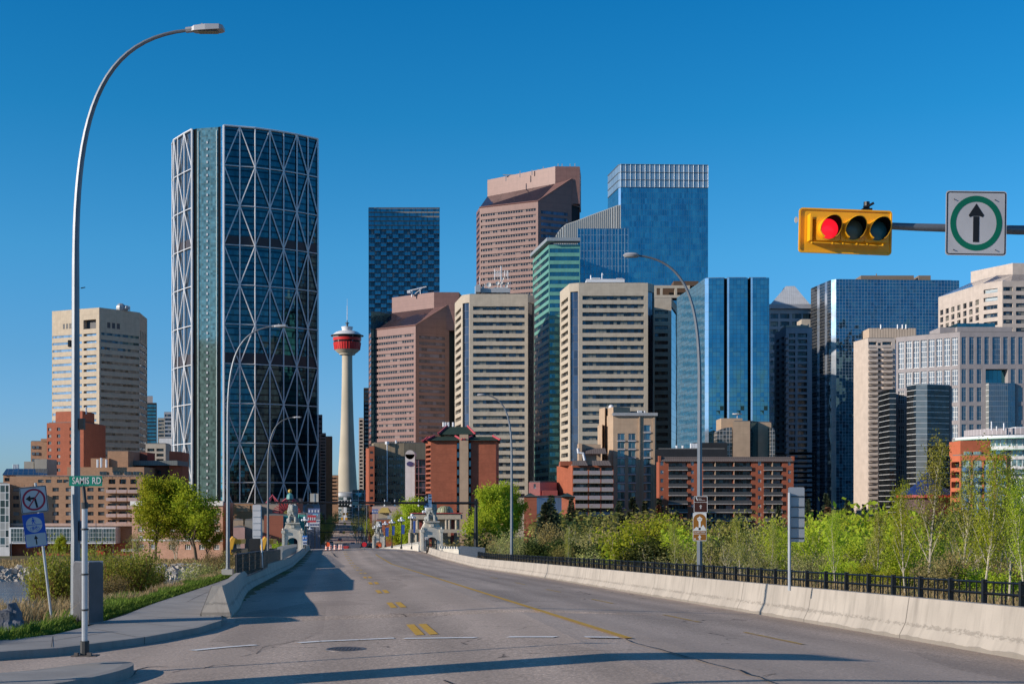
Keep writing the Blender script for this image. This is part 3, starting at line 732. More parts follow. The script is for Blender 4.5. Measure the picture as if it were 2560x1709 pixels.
G_CONDO=glassmat('condo_blue_glass',(.07,.16,.21),metal=.6,grid=(1.3,0),lw=.1,line=(.35,.38,.4),var=.5,blinds=.18,blindcol=(.35,.37,.38),cell=(1.3,3.))
G_AQUA=glassmat('aqua_bay_glass',(.28,.42,.38),metal=.3,grid=(.8,1.45),lw=.12,line=(.6,.68,.64),var=.45,blinds=.3,blindcol=(.04,.07,.08))

# ---- 1 cream stone tower far left
T=Bld('office_tower','cream stone office tower with chamfered sides far left behind the red brick block',[(130,778),(248,768.5),(349,781),(368,797)],700,1,wall=W_STONE,depth=35)
T.bands(0,835,17.9,22,6.2,.4,205,G_SKYB,rec=.25); T.bands(0,835,17.9,22,6.2,209,241,G_SKYB,rec=1.2)
T.bands(1,833,17.9,22,6.4,252,.4,G_OFF,rec=.3); T.bands(2,848,17.9,21,6.4,.3,.3,G_OFF,rec=.3)
T.grid(2,[352,357.5,363],3,825,1,1,26,W_DARK,'louvre',.4); T.add(0,T.au(0,208.5),T.au(0,240),T.zv(820),T.zv(797),M_DARKMECH,'louvre',2.5)
for u in (160,168,176): T.add(0,T.au(0,u-2.6),T.au(0,u+2.6),T.zv(816),T.zv(803),M_DARKMECH,'louvre',.1)
for u in (272,284,296): T.add(1,T.au(1,u-4),T.au(1,u+4),T.zv(817),T.zv(803),M_DARKMECH,'louvre',.1)
T.finish(); b=MB()
for u,r in ((302,2.6),(309,1.8),(316,1.5)): b.sphere(W(u,770,712),r,8)
for u in (292,297,320,324): b.box(X(u,712)-.2,X(u,712)+.2,712,712.4,Z(778,712),Z(764,712))
b.build('satellite_dish',M_MECH,T.o)

# ---- The bow-shaped diagrid tower
def bow():
    C=[(434,362),(438.5,350),(448,344),(464,334),(483.5,323.7),(492,321.5),(545,317.6),(552,316.5),(560,314.4),(599,318),(637,321),(673.6,326),(707.7,331),(740.5,337),(768,343),(793,348.5)]
    T=Bld('curved_glass_tower','tall curved dark glass skyscraper wrapped in a white triangular steel lattice',C,800,8,wall=W_DARK,depth=40,cat='skyscraper',inL=.5,inR=.6)
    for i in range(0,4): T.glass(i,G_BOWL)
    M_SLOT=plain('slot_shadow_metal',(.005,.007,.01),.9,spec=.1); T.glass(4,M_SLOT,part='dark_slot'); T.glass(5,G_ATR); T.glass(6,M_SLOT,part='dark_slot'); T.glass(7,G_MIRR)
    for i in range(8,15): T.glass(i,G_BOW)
    T.finish()
    zt=T.zt; rows=[zt-k*24. for k in range(12)]; rows=[z if z>GZ else GZ for z in rows]
    P=T.P
    def node(j,z,o=.9):
        a=P[max(j-1,0)]; c=P[min(j+1,len(P)-1)]; e=(c-a).normalized(); n=Vector((e.y,-e.x)); p=P[j]+n*o; return (p.x,p.y,z)
    for cols in ([4,3,2,1,0],[8,9,10,11,12,13,14,15]):
        for ci,j in enumerate(cols):
            b=MB(); r=.7 if ci==0 else .42; b.tube([node(j,GZ),node(j,zt)],r,6); b.build('column',M_WSTEEL,T.o)
            if ci+1<len(cols):
                j2=cols[ci+1]
                for k,z in enumerate(rows[:-1]):
                    b=MB(); b.tube([node(j,z),node(j2,z)],.34 if k else .6,6); b.build('ring_beam',M_WSTEEL,T.o)
                b=None
                for k in range(len(rows)-1):
                    bb=MB()
                    A,B_=(node(j,rows[k]),node(j2,rows[k+1])) if (ci+k)%2==1 else (node(j,rows[k+1]),node(j2,rows[k]))
                    bb.tube([A,B_],.38,6); bb.build('diagonal_brace',M_WSTEEL,T.o)
    # atrium: white light studs and vertical rails, mechanical storeys
    M_STUD=plain('pale_atrium_steel',(.55,.62,.60),.5)
    for f in (.08,.95):
        b=MB(); a=T.L(5)*f; b.tube([T.pt(5,a,GZ,.3),T.pt(5,a,zt-2,.3)],.28,4); b.build('atrium_rail',M_STUD,T.o)
    b=MB(); z=zt-9
    while z>GZ+6: b.box(-.45,.45,-.2,.2,-.7,.7,Matrix.Translation(T.pt(5,T.L(5)*.5,z,.3))); z-=4.0
    b.build('atrium_light_strip',M_WSTEEL,T.o)
    for k0,(va,vb) in enumerate(((588,612),(880,906))):
        for i in list(range(1,4))+list(range(8,15)):
            z0,z1=Z(vb,800),Z(va,800); T.bx(i,.3,T.L(i)-.3,z0,z1,.02,.25,G_MECHB,'plant_floor')
    return T
G_MECHB=plain('dark_brown_louvres',(.05,.042,.05),.5)
bow()

# ---- slender concrete tower with red pod
def ctower():
    Y=1138.; u=868.; o=thing('observation_tower','slender concrete observation tower with a red pod and white domed top','tower',(X(u,Y),Y,GZ))
    M0=Matrix.Translation((X(u,Y),Y,0)); k=Y/F; z=lambda v:(V0-v)*k
    M_SH=plain('tower_shaft_concrete',(.50,.44,.34),.85,nz=(.05,.1),bump=.1); M_REDP=plain('red_pod_paint',(.62,.03,.03),.4,nz=(.3,.08)); M_WD=plain('white_dome_paint',(.72,.72,.72),.4,nz=(.1,.05))
    def L(name,pr,m,n=40,sm=35):
        b=MB(); b.lathe([(r*k,z(v)) for r,v in pr],n,M0); return b.build(name,m,o,smooth=sm)
    pr=[(25.5,1230)]
    for v in (1200,1150,1100,1050,1000,950,920,900,887): 
        f=(1230-v)/343.; pr.append((12.8+12.7*(1-f)**1.9,v))
    L('shaft',pr,M_SH)
    L('pod_cone',[(13,888),(19.5,886.5),(20.,884),(27,879),(31.5,874)],M_SH)
    L('pod_wall',[(31.5,874.5),(34,856.5)],M_REDP); L('pod_wall',[(34.6,852),(35.6,845)],M_REDP)
    L('window_ring',[(33.4,856.5),(34.2,852)],G_BAL); L('window_ring',[(34.8,845),(36,840)],G_BAL); L('roof_rim',[(31,840),(41,839.8),(41,838.5),(36,838)],M_DARKMECH)
    L('dome',[(37,838.2),(33,834),(27,830),(20,827.5),(13.5,826.5),(12.5,826),(14.6,817),(0,817)],M_WD)
    L('spire_base',[(3.,817),(2.4,812),(2,809),(5.,808.6),(5,806.8),(1.2,806),(.8,800)],M_DARKMECH,12); L('mast',[(.9,802),(.8,765),(.35,764),(.25,747)],M_WSTEEL,6)
    L('base_rim',[(27,1229),(38,1231.5),(38.5,1240),(34,1241.5),(0,1241.5)],M_MECH)
    b=MB()
    for i in range(34):
        a=2*pi*i/34; r0=31.8*k; r1=34.2*k
        b.tube([M0@Vector((r0*cos(a),r0*sin(a),z(874.5))),M0@Vector((r1*cos(a),r1*sin(a),z(856.5)))],.22,4)
    b.build('pod_ribs',M_REDP,o)
    L('podium',[(36,1240),(36,1299)],G_WHITEG,24)
ctower()

# ---- dark blue pixel tower
def pixel():
    T=Bld('pixelated_tower','dark blue glass tower with staggered box balconies and stepped top left of the pink towers',[(921.5,519.5),(1099,519.5)],900,1,wall=W_DARK,depth=40,cat='skyscraper')
    T.glass(0,glassmat('pixel_tower_glass',(.03,.075,.11),metal=.85,rough=.06,grid=(1.75,3.1),lw=.2,line=(.02,.03,.04),var=.55,wob=.1,blinds=.06,blindcol=(.25,.27,.3)),rec=.1)
    T.finish(cap=True)
    L=T.L(0); n=6; cw=L/n; R=random.Random(8); fh=2.95
    Gb=glassmat('box_window_glass',(.06,.17,.23),metal=.88,rough=.05,grid=(1.9,0),lw=.1,line=(.03,.06,.09),var=.6,wob=.08); k=0; rest={0:MB(),1:MB()}; cnt=0
    z=T.zt-3.; row=0
    while z>-8:
        offs=(row%2)*.5
        for i in range(-1,n+1):
            a0=(i+offs)*cw+(.0 if row<6 else cw*.05); wdt=cw*(.98 if row<5 else .47)
            a1=min(a0+wdt,L); a0=max(a0,0)
            if a1-a0<1.2: continue
            dz=i*.0; b=MB(); zz=z
            T.bx(0,a0,a1,zz,zz+fh*.74,.05,1.1,None,'',b)
            fr=MB()
            for q in ((a0,a1,zz-.28,zz),(a0,a1,zz+fh*.74,zz+fh*.74+.22)): T.bx(0,q[0],q[1],q[2],q[3],.05,1.3,None,'',fr)
            if cnt<100: w_=b.build('box_window',Gb,T.o); fr.build('window_frame',M_BOXF,w_)
            else:
                for mb,t in ((b,rest[0]),(fr,rest[1])):
                    for fa,uv in zip(mb.f,mb.uv): t.face([mb.v[x] for x in fa],uv)
            cnt+=1
        z-=fh; row+=1
    tag(rest[0].build('box_window',Gb,T.o),kind='stuff'); tag(rest[1].build('window_frame',M_BOXF,T.o),kind='stuff')
    for i in range(6):
        T.bx(0,i*cw,(i+1)*cw,T.zt,T.zt+.35,-3,-.5,M_DARKMECH,'parapet')
M_BOXF=plain('pale_window_frame',(.42,.40,.35),.6)
pixel()

# ---- pink granite towers
def pink(label,A,B_,C,YB,pent,base,recR,v0,n,sp,leftu=None):
    ze=Z(B_[1],YB); YA=ze*F/(V0-A[1])
    T=Bld('granite_tower',label,[(leftu[0],YA+14),(A[0],YA),(B_[0],YB),(C[0],YB+9),(recR,YB+16)],zt=ze,ref=2,wall=W_PINK,depth=26,cat='skyscraper'); 
    T.bands(0,v0-8,sp,n,7,.6,.6,G_PINKR,rec=.2,Y=YA)
    T.bands(1,v0,sp,n,6.6,.9,1.2,G_PINK,rec=.45,Y=YB); T.bands(2,v0+6,sp,n-1,8,2.,2.5,G_PINKR,rec=.2,Y=YB); T.glass(3,W_DARK,part='dark_recess',rec=.6)
    T.finish()
    (p0,p1,p2),YP=pent; zp=Z(p1[1],YP); YP0=zp*F/(V0-p0[1]); zb_=Z(base,YP)
    E_=Vector((X(p1[0],YP),YP,zb_)); F_=Vector((X(p0[0],YP0),YP0,zb_)); b=MB()
    A3=Vector((*T.P[1],ze)); B3=Vector((*T.P[2],ze)); C3=Vector((*T.P[3],ze)); Ct=Vector((C3.x,C3.y,Z(C[1],YB+9)))
    b.face([A3+Vector((0,0,.1)),B3+Vector((0,0,.1)),E_,F_],[(0,0),((B3-A3).length,0),((B3-A3).length,18),(0,18)]); b.build('sloped_glass_roof',glassmat('sloped_dark_glass',(.10,.075,.085),metal=.7,grid=(9,2.2),lw=.15,line=(.02,.02,.02),var=.1),T.o)
    b=MB(); b.face([B3,C3,Ct],[(0,0),(10,0),(10,10)]); b.face([B3,Ct,E_]); b.face([A3,F_,Vector((*T.back[1],ze))]); D3=Vector((*T.P[4],ze)); Dt=Vector((D3.x,D3.y,Ct.z)); b.face([C3,D3,Dt,Ct]); b.face([Ct,Dt,E_]); b.build('upper_wall',W_PINK,T.o)
    b=MB(); Q=[(F_.x,F_.y),(E_.x,E_.y),(X(p2[0],YP+.5),YP+.5),(X(p2[0],YP)+2,YP+24),(F_.x+3,F_.y+20)]; b.prism(Q,zb_-12,zp); b.build('penthouse',W_PINK,T.o)
    # coping
    b=MB(); b.tube([A3+Vector((0,0,.3)),B3+Vector((0,0,.3)),Ct],.5,4); b.build('coping',W_PINK,T.o)
    return T
T=pink('taller pink granite tower with sloped glass roof and blank penthouse',(1199,520),(1345,503.6),(1429,447),781,(((1218.5,450),(1388,416),(1449.5,416)),790),459,1449.5,523,44,14.9,leftu=(1191,495))
b=MB(); R=random.Random(2)
for u,v in ((1265,441),(1300,432),(1330,426),(1345,424),(1358,421),(1395,413),(1405,413),(1425,412),(1437,412)): b.box(X(u,800)-.25,X(u,800)+.25,799,799.5,Z(v+12,800),Z(v-R.uniform(0,4),800))
b.box(X(1257,812),X(1290,812),812,812.6,Z(438,812),Z(436,812)); b.build('rooftop_antenna',M_MECH,T.o)
T=pink('shorter pink granite tower with sloped glass roof in front of the taller pink one',(928,826),(1039,814),(1123,760.6),700,(((980,744),(1085,730),(1147.5,731)),708),769.5,1147.5,836,30,14.9,leftu=(922,800))
b=MB(); b.tube([W(1018,728,715),W(1066,717,715)],.35,4); b.tube([W(1030,742,715),W(1030,726,715)],.4,4); b.tube([W(1052,742,715),W(1050,721,715)],.25,4); b.tube([W(1036,736,715),W(1055,720,715)],.2,4); b.box(X(1018,715),X(1026,715),714,716,Z(733,715),Z(727,715)); b.build('window_washing_crane',M_WSTEEL,T.o)
T=Bld('dark_glass_block','dark blue glass corner block beside the shorter pink tower',[(928,716),(982,727)],zt=Z(779,716),wall=W_DARK,depth=14); T.glass(0,G_GREEN); T.finish()

# ---- beige precast towers
def beige(label,C,Y,ref,v0,sp,n,h,front,lf,us):
    T=Bld('precast_tower',label,C,Y,ref,wall=W_BEIGE,depth=30,cat='office tower')
    i=0
    if lf: 
        T.bands(0,v0,sp,n,h,lf[0],lf[1],G_OFF,rec=1.0,Y=T.P[1].y); T.add(1,.4,T.L(1)-.3,GZ,T.zt-Y/F*21,G_DKREC,'glass_strip',.8); i=2
    T.bands(i,v0,sp,n,h,us[0],us[1],G_OFF,rec=1.1)
    T.add(i+1,.2,T.L(i+1)-.2,GZ,T.zt-Y/F*20,G_DKREC,'glass_strip',.5)
    T.finish()
    b=MB(); 
    for q in range(n): # sloped sills catch the light under every band
        z=T.zv(v0+sp*q)-h/F*Y/2; a0,a1=T.au(i,us[0]),T.au(i,us[1])
        b.face([T.pt(i,a0,z-.35,.02),T.pt(i,a1,z-.35,.02),T.pt(i,a1,z+.02,-1.05),T.pt(i,a0,z+.02,-1.05)])
    b.build('sills',W_BEIGE,T.o); return T
G_DKREC=glassmat('blackish_strip_glass',(.07,.09,.13),metal=.7,grid=(1.8,3.85),lw=.12,line=(.04,.04,.05),var=.5)
T=beige('beige precast tower with long window bands and rooftop dishes left of the green glass tower',[(1137,758),(1155,737.6),(1174,735),(1319.6,735),(1336,740)],643,3,770.3,19.5,25,9.6,None,(1138.5,1152.5),(1182.6,1311.7))
# rooftop dishes
M_DISH=plain('white_dish',(.62,.62,.60),.5)
b=MB(); b.box(X(1200,655),X(1275,655),650,662,Z(735,655),Z(724,655)); b.box(X(1190,655),X(1202,655),648,655,Z(735,655),Z(718,655)); b.box(X(1234,655),X(1268,655),655,662,Z(724,655),Z(718,655)); b.build('plant_room',M_MECH,T.o)
for u,v,r in ((1222,712,1.25),(1207,719,.7),(1244,708,.95),(1253,707,.6),(1257,697,.6),(1266,715,.75),(1195,715,.8),(1269,708,.6)):
    b=MB(); Mx=Matrix.Translation(W(u,v,650))@Matrix.Rotation(radians(90),4,'X'); b.lathe([(0,-.15),(r*.6,0),(r,.35),(r*.97,.4),(0,.02)],14,Mx); b.tube([W(u,v,650.6),(X(u,650),651,Z(733,650))],.12,4); b.build('satellite_dish',M_DISH,T.o)
b=MB(); b.tube([W(1253,735,652),W(1253,665,652)],.28,5); b.tube([W(1236,700,652),W(1236,672,652)],.12,4); b.tube([W(1270,700,652),W(1270,676,652)],.12,4)
for v in (683,688): b.tube([W(1235,v,652),W(1272,v,652)],.12,4)
for u in (1238,1243,1248,1262,1268): b.tube([W(u,692,652),W(u,676,652)],.16,4)
for u,v in ((1188,735),(1199,710),(1212,728),(1275,722)): b.tube([W(u,735,652),W(u,v-20,652)],.1,4)
b.build('antenna_mast',M_WSTEEL,T.o)
T=beige('wider beige precast tower with long window bands between the green and blue glass towers',[(1400,729.4),(1423.7,708.7),(1447,707),(1619.8,707),(1636,712)],610,3,744.4,20.57,26,10.4,None,(1403,1420),(1456,1610))
b=MB(); b.box(X(1465,625),X(1560,625),622,634,Z(708,625),Z(700,625)); b.box(X(1478,625),X(1500,625),622,630,Z(701,625),Z(697,625)); b.box(X(1540,625),X(1556,625),622,630,Z(701,625),Z(698,625)); b.tube([W(1505,700,625),W(1505,682,625)],.2,4); b.sphere(W(1506,686,625),.5,6); b.tube([W(1477,700,625),W(1477,688,625)],.3,4); b.build('plant_room',M_WSTEEL,T.o)
T=beige('narrow beige precast tower with concrete framed rooftop beside the blue faceted glass tower',[(1630,745),(1678.4,745),(1694.7,768)],655,1,779.8,19.1,26,8.6,None,None,(1637,1670))
b=MB()
for u0,u1,v0_,v1_ in ((1636,1724,714,721),(1636,1724,738,745),(1636,1641,721,738),(1650,1656,721,738),(1686,1692,721,738),(1718,1724,721,738)): b.box(X(u0,662),X(u1,662),661,663,Z(v1_,662),Z(v0_,662))
b.build('roof_frame',W_BEIGE,T.o); b=MB(); b.box(X(1636,668),X(1722,668),666,676,Z(745,668),Z(716,668)); b.box(X(1683,690),X(1745,690),688,698,Z(716,690),Z(704,690)); b.build('plant_room',plain('brown_plant_wall',(.12,.075,.05),.8),T.o)

# ---- green glass tower
T=Bld('green_glass_tower','green and blue striped glass tower with projecting crown between the two beige towers',[(1332,650),(1372,612),(1450,612)],680,2,wall=W_GREEN,depth=30,cat='skyscraper')
T.bands(0,626.5,19.55,31,10.5,.5,.5,G_GREEN,rec=.25); T.bands(1,626.5,19.55,31,10.5,.5,.3,G_GREEN,rec=.25); T.finish()
b=MB(); e=T.zt
A_,B2,C2=T.P; cr=[(A_.x-1.5,A_.y-1),(B2.x-1.,B2.y-3.),(C2.x,C2.y-2.5),(C2.x,C2.y+3),(B2.x+1,B2.y+3),(A_.x+1,A_.y+2)]
b.prism(cr,e+1.5,e+3.2); b.build('crown',plain('grey_crown_metal',(.33,.36,.38),.5,.2),T.o)
b=MB(); b.box(X(1384,690),X(1450,690),690,700,e,e+2.2); b.tube([W(1374,598,682),W(1374,590,682)],.15,4); b.build('plant_room',G_GREEN,T.o)

# ---- big light-blue tower with open crown
def brook():
    T=Bld('blue_glass_skyscraper','tall pale blue glass skyscraper with transparent crown behind the blue slab',[(1519.5,440),(1546,413),(1552,411),(1770,413)],904,2,wall=W_DARK,depth=45,cat='skyscraper')
    z1=Z(468,904); zt=T.zt
    for i,m in ((0,G_BLUE),(1,G_MIRRW),(2,G_BLUE)):  # the corner's bright reflection is put into a paler glass
        T.add(i,0,T.L(i),GZ,z1,m,'glass_wall',0.); T.add(i,0,T.L(i),z1,zt,G_BRK,'crown_screen',0.)
    T.finish(cap=False)
    b=MB(); L=T.L(2); n=14
    for k in range(n):
        a=L*(k+.2)/n; b.tube([T.pt(2,a,z1,.35),T.pt(2,a+L/n*.6,z1+12,.35)],.12,4)
    b=MB()
    for z in (zt,zt-5.3,zt-10.5,z1): b.tube([T.pt(0,0,z,.3),T.pt(1,0,z,.3),T.pt(2,0,z,.3),T.pt(2,L,z,.3)],.22,4)
    for k in range(19): b.tube([T.pt(2,L*k/18,z1,.3),T.pt(2,L*k/18,zt,.3)],.16,4)
    b.build('crown_frame',plain('crown_steel',(.30,.34,.38),.4,.4),T.o)
    b=MB(); b.box(T.P[2].x+8,T.P[3].x-12,T.P[2].y+8,T.P[2].y+20,z1,zt-2.5); b.build('plant_room',M_MECH,T.o)
brook()
# ---- curved ribbed roof behind blue slab
def ribbed():
    Y=738; o=thing('ribbed_roof_hall','grey ribbed curved roof sweeping up behind the blue slab tower','building',(X(1480,Y),Y,GZ)); b=MB(); r=MB()
    pts=[(1385,597),(1393,583),(1403,570),(1415,560),(1440,552),(1470,540),(1500,529),(1525,520),(1543,513),(1552,512)]
    for (u0,v0),(u1,v1) in zip(pts,pts[1:]):
        P=[(X(u0,Y),Y,GZ),(X(u1,Y),Y,GZ),(X(u1,Y),Y,Z(v1,Y)),(X(u0,Y),Y,Z(v0,Y))]; Q=[(p[0],p[1]+24,p[2]) for p in P]
        b.face(P); b.face([P[3],P[2],Q[2],Q[3]]); b.face(Q[::-1])
        n=max(2,int((u1-u0)/5))
        for k in range(n):
            f=k/n; x=X(u0+(u1-u0)*f,Y); z=Z(v0+(v1-v0)*f,Y); r.box(x-.2,x+.2,Y-.12,Y,0,z-.3)
    b.build('ribbed_wall',plain('zinc_cladding',(.62,.62,.58),.6,.1,nz=(.1,.05)),o); r.build('ribs',plain('dark_rib',(.13,.13,.13),.6),o)
ribbed()
T=Bld('blue_slab_tower','deep blue glass slab tower with thin white vertical lines beside the green tower',[(1444,571.6),(1570,571.6)],712,0,wall=W_DARK,depth=30,cat='skyscraper',inR=.02); T.glass(0,G_BLUE2); T.finish()
b=MB()
for k in range(17): a=T.L(0)*k/16; T.bx(0,a-.09,a+.09,GZ,T.zt+.4,0,.15,None,'',b)
b.build('fins',plain('pale_blue_fin',(.30,.40,.47),.4,.3),T.o)

G_SIDE=glassmat('blue_tinted_side_glass',(.05,.20,.33),metal=.25,rough=.1,grid=(1.5,1.8),lw=.13,line=(.02,.05,.09),var=.15)  # dull glass; the sky's reflection is put into its blue tint
# ---- faceted mirror tower
T=Bld('faceted_mirror_tower','bright blue mirror glass tower with vertical facets and slots behind the tan brick block',[(1692,744),(1740,712),(1762,695.5),(1771.5,695),(1810,694.5),(1811,697),(1817,697),(1818,694),(1823,694),(1869,694),(1870,697),(1876,697),(1877,694),(1881.5,694),(1923,694)],530,4,wall=W_DARK,depth=62,cat='skyscraper')
for i in range(14):
    T.glass(i,G_SIDE if i<2 else G_MIRRW if i in (2,7,12) else (W_DARK if i in (5,10) else (G_GREEN if i in(4,6,9,11) else G_MIRR)),part='glass_wall')
T.finish(); b=MB(); b.box(X(1790,540),X(1850,540),538,546,T.zt,T.zt+.7); b.box(X(1900,540),X(1915,540),538,542,T.zt,T.zt+1.3); b.build('plant_room',M_DARKMECH,T.o)

# ---- pyramid roof tower and its lower front wing
T=Bld('pyramid_roof_tower','bluish concrete tower topped by a pale metal pyramid roof',[(1900,772),(1926,772),(2028,772)],760,1,wall=W_BLUECON,depth=34,cat='office tower')
T.grid(1,[1934,1962,1992,2019],23,790,19.5,24,12,G_OFF,rec=.8); T.grid(0,[1908,1917],6,790,19.5,24,12,G_OFF,rec=.8); T.finish()
z0=T.zt; b=MB(); Q=[(X(1921,760),758),(X(2026,760),758),(X(2026,795),795),(X(1921,795),795)]; b.prism([(p[0],p[1]) for p in Q],z0,z0+2.5); b.build('cornice',W_BLUECON,T.o)
z1=Z(717,775); b=MB(); c0=(X(1963,775),772); c1=(X(1984,775),772); q=[(X(1925,760),759,z0+2.5),(X(2024,760),759,z0+2.5),(X(2024,790),793,z0+2.5),(X(1925,790),793,z0+2.5)]; tp=[(c0[0],772,z1),(c1[0],772,z1),(c1[0],780,z1),(c0[0],780,z1)]
for i in range(4):
    j=(i+1)%4; L_=(Vector(q[j])-Vector(q[i])).length; b.face([q[i],q[j],tp[j],tp[i]],[(0,0),(L_,0),(L_*.62,14),(L_*.38,14)])
b.face(tp); b.build('pyramid_roof',wallmat('standing_seam_metal',(.52,.54,.56),joint=(1.1,4.6),jw=.12,jd=.55,rough=.4),T.o)
T=Bld('balcony_tower','bluish concrete tower wing with deep balconies and a scalloped corner in shade',[(1936,835),(1965,819),(1992,819),(2030,819)],590,1,wall=W_BLUECON,depth=30,cat='apartment tower')
T.grid(0,[1944,1956],8,842,15.2,28,9,G_BAL,rec=.9); T.bands(1,838,15.2,28,9,1972,1988,G_BAL,rec=1.2); T.bands(2,838,15.2,28,9.5,1994,2018,G_BAL,rec=1.4)
T.finish(); b=MB()
for k in range(27): b.sphere(T.pt(1,.2,T.zv(844+15.2*k),.2),1.15,6,sc=(1,1,.55))
b.build('corner_balconies',W_BLUECON,T.o); b=MB(); b.box(X(1966,592),X(2024,592),593,605,T.zt,T.zt+1.5); b.box(X(2004,600),X(2026,600),600,610,T.zt,T.zt+5.2); b.tube([W(2021,822,592),W(2021,810,592)],.3,5); b.build('plant_room',W_BEIGE,T.o)

# ---- wide mirror office with white grid
T=Bld('mirror_grid_office','wide dark blue mirror office block ruled with a fine white grid',[(2027,721),(2043,714),(2049,711),(2062,706),(2068,703),(2078,699.5),(2090,698),(2251,699.5),(2398,701)],720,6,wall=W_DARK,depth=40,cat='office tower')
for i in range(8): T.glass(i,G_MIRRW if i in (1,3,5) else (G_DGRID if i<5 else G_GRIDW))
T.finish(); b=MB(); b.box(X(2150,735),X(2282,735),733,745,T.zt,Z(690,735)); b.box(X(2294,735),X(2324,735),733,745,T.zt,Z(690,735)); b.tube([W(2191,700,735),W(2191,684,735)],.3,4); b.build('plant_room',plain('tan_plant_wall',(.22,.17,.13),.8),T.o)

# ---- cream balcony tower
T=Bld('balcony_tower','cream stone apartment tower with blank sunlit side and stacked balconies',[(2134,854.6),(2170,845),(2238,845)],530,1,wall=W_CREAM,depth=26,cat='apartment tower')
T.bands(1,858,13.7,34,8,2172,2192,G_BAL,rec=.8); T.bands(1,858,13.7,34,8,2206,2229,G_BAL,rec=.8); T.bands(1,860,13.7,34,7,2195,2203,G_BAL,rec=.5,part='window'); T.finish()
for k in range(1,33):
    z=T.zv(862+13.7*k); T.bx(1,T.au(1,2171),T.au(1,2193),z-.25,z+.85,0,1.1,W_CREAM,'balcony')
    T.bx(1,T.au(1,2206),T.au(1,2230),z-.25,z+.85,0,1.1,W_CREAM,'balcony')
b=MB(); b.box(X(2173,536),X(2290,536),536,548,T.zt,Z(820,536)); b.build('penthouse',wallmat('ribbed_cream',(.60,.47,.36),joint=(1.1,None),jw=.3,jd=.6),T.o)
b=MB(); 
for u in (2202,2244,2256,2265): b.tube([W(u,822,536),W(u,811,536)],.27,4)
b.build('rooftop_antenna',M_WSTEEL,T.o)

# ---- pale tower far right
T=Bld('paired_window_tower','pale pinkish stone tower with paired square windows and an octagonal crown at the right edge',[(2345.8,742.8),(2456,709),(2506,702),(2700,702)],560,2,wall=W_CREAM,depth=34,cat='office tower')
us=[2354,2368,2382,2397,2412,2427,2443]
for k in range(14):
    for j,u in enumerate(us):
        a=T.au(0,u); z=T.zv(725+20.3*k,540); T.add(0,a-1.45,a+1.45,z-1.5,z+.8,G_OFF,'window',.5)
for k in range(14): T.bands(1,728+20.4*k,1,1,10,2459,2494,G_OFF if k>1 else G_STRIPL,rec=.8,part='window',Y=565)
T.grid(2,[2520,2552,2584,2616,2648,2680],24,722,20.4,14,10,G_OFF,rec=.5); T.finish()
b=MB(); Q=[(2427,679),(2531.7,657.5),(2640,657.5)]; zt=Z(657.5,575); Pp=[(X(u,zt*F/(V0-v)),zt*F/(V0-v)) for u,v in Q]; ba=[(Pp[2][0]+6,Pp[2][1]+16),(Pp[0][0]+8,Pp[0][1]+12)]; zl=Z(686,575)
b.prism(Pp+ba,zl,zt); b.build('crown_wall',W_CREAM,T.o)
b=MB(); e=T.zt; w0=[(T.P[0].x,T.P[0].y,e),(T.P[1].x,T.P[1].y,e),(T.P[2].x,T.P[2].y,e),(T.P[3].x,T.P[3].y,e)]; tp=[(Pp[0][0],Pp[0][1],zl),(Pp[1][0]-6,Pp[1][1]+2,zl),(Pp[1][0],Pp[1][1],zl),(Pp[2][0],Pp[2][1],zl)]
for i in range(3): L_=(Vector(w0[i+1])-Vector(w0[i])).length; b.face([w0[i],w0[i+1],tp[i+1],tp[i]],[(0,0),(L_,0),(L_,8),(0,8)])
b.build('sloped_glazing',glassmat('crown_slope_glass',(.14,.14,.17),metal=.6,grid=(1.5,1.5),lw=.12,line=(.5,.45,.43),var=.3),T.o)

# ---- grey granite office with glass bays
T=Bld('granite_office','grey granite office block with tall white mullioned windows and striped glass bays',[(2240,843),(2399.6,829.8),(2640,829.8)],470,1,wall=W_GREY,depth=34,cat='office building')
usL=[2253,2272,2290.5,2309.5,2328.5,2347.5,2367,2386.5]
def col(i,us,w,v0,v1,m,rec=.3,skip=()):
    for j,u in enumerate(us):
        if j in skip: continue
        a=T.au(i,u); hw=w/F*T.Yu(i,u)/2*(1/max(.3,abs(T.fr(i)[1].x))); T.add(i,a-hw,a+hw,T.zv(v1),T.zv(v0),m,'window',rec)
col(0,usL,12,842.5,913,G_PANEW); col(0,usL,12,922,962,G_PANEW)
for v in (969,1014,1060,1105,1151,1197): col(0,[usL[0],usL[7]],12,v,v+36,G_PANEW)
usR=[2410,2429,2448,2467,2491,2514,2533,2552,2571,2590,2610,2630]
for j,u in enumerate(usR): col(1,[u],20 if j==4 else 12,842,910,G_BLUEG)
for v in (922,968,1014,1060,1105): col(1,usR[:3]+usR[6:],12,v,v+36,G_BLUEG)
T.add(1,T.au(1,2464),T.au(1,2520),T.zv(957),T.zv(922),G_GREEN,'loggia_glass',3.); T.finish()
def bay(us,vt,Y0,outs,mats):
    b=MB(); P=[(X(u,Y0-o_),Y0-o_) for u,o_ in zip(us,outs)]; zt=Z(vt,Y0-3)
    for i in range(len(P)-1):
        p,q=P[i],P[i+1]; L_=math.hypot(q[0]-p[0],q[1]-p[1]); bb=MB(); bb.face([(p[0],p[1],GZ),(q[0],q[1],GZ),(q[0],q[1],zt),(p[0],p[1],zt)],[(0,GZ),(L_,GZ),(L_,zt),(0,zt)])
        bb.build('bay_glass',mats[i],T.o)
    b.face([(p[0],p[1],zt) for p in P]+[(P[-1][0],Y0+3,zt),(P[0][0],Y0+3,zt)]); b.build('bay_roof',M_DARKMECH,T.o)
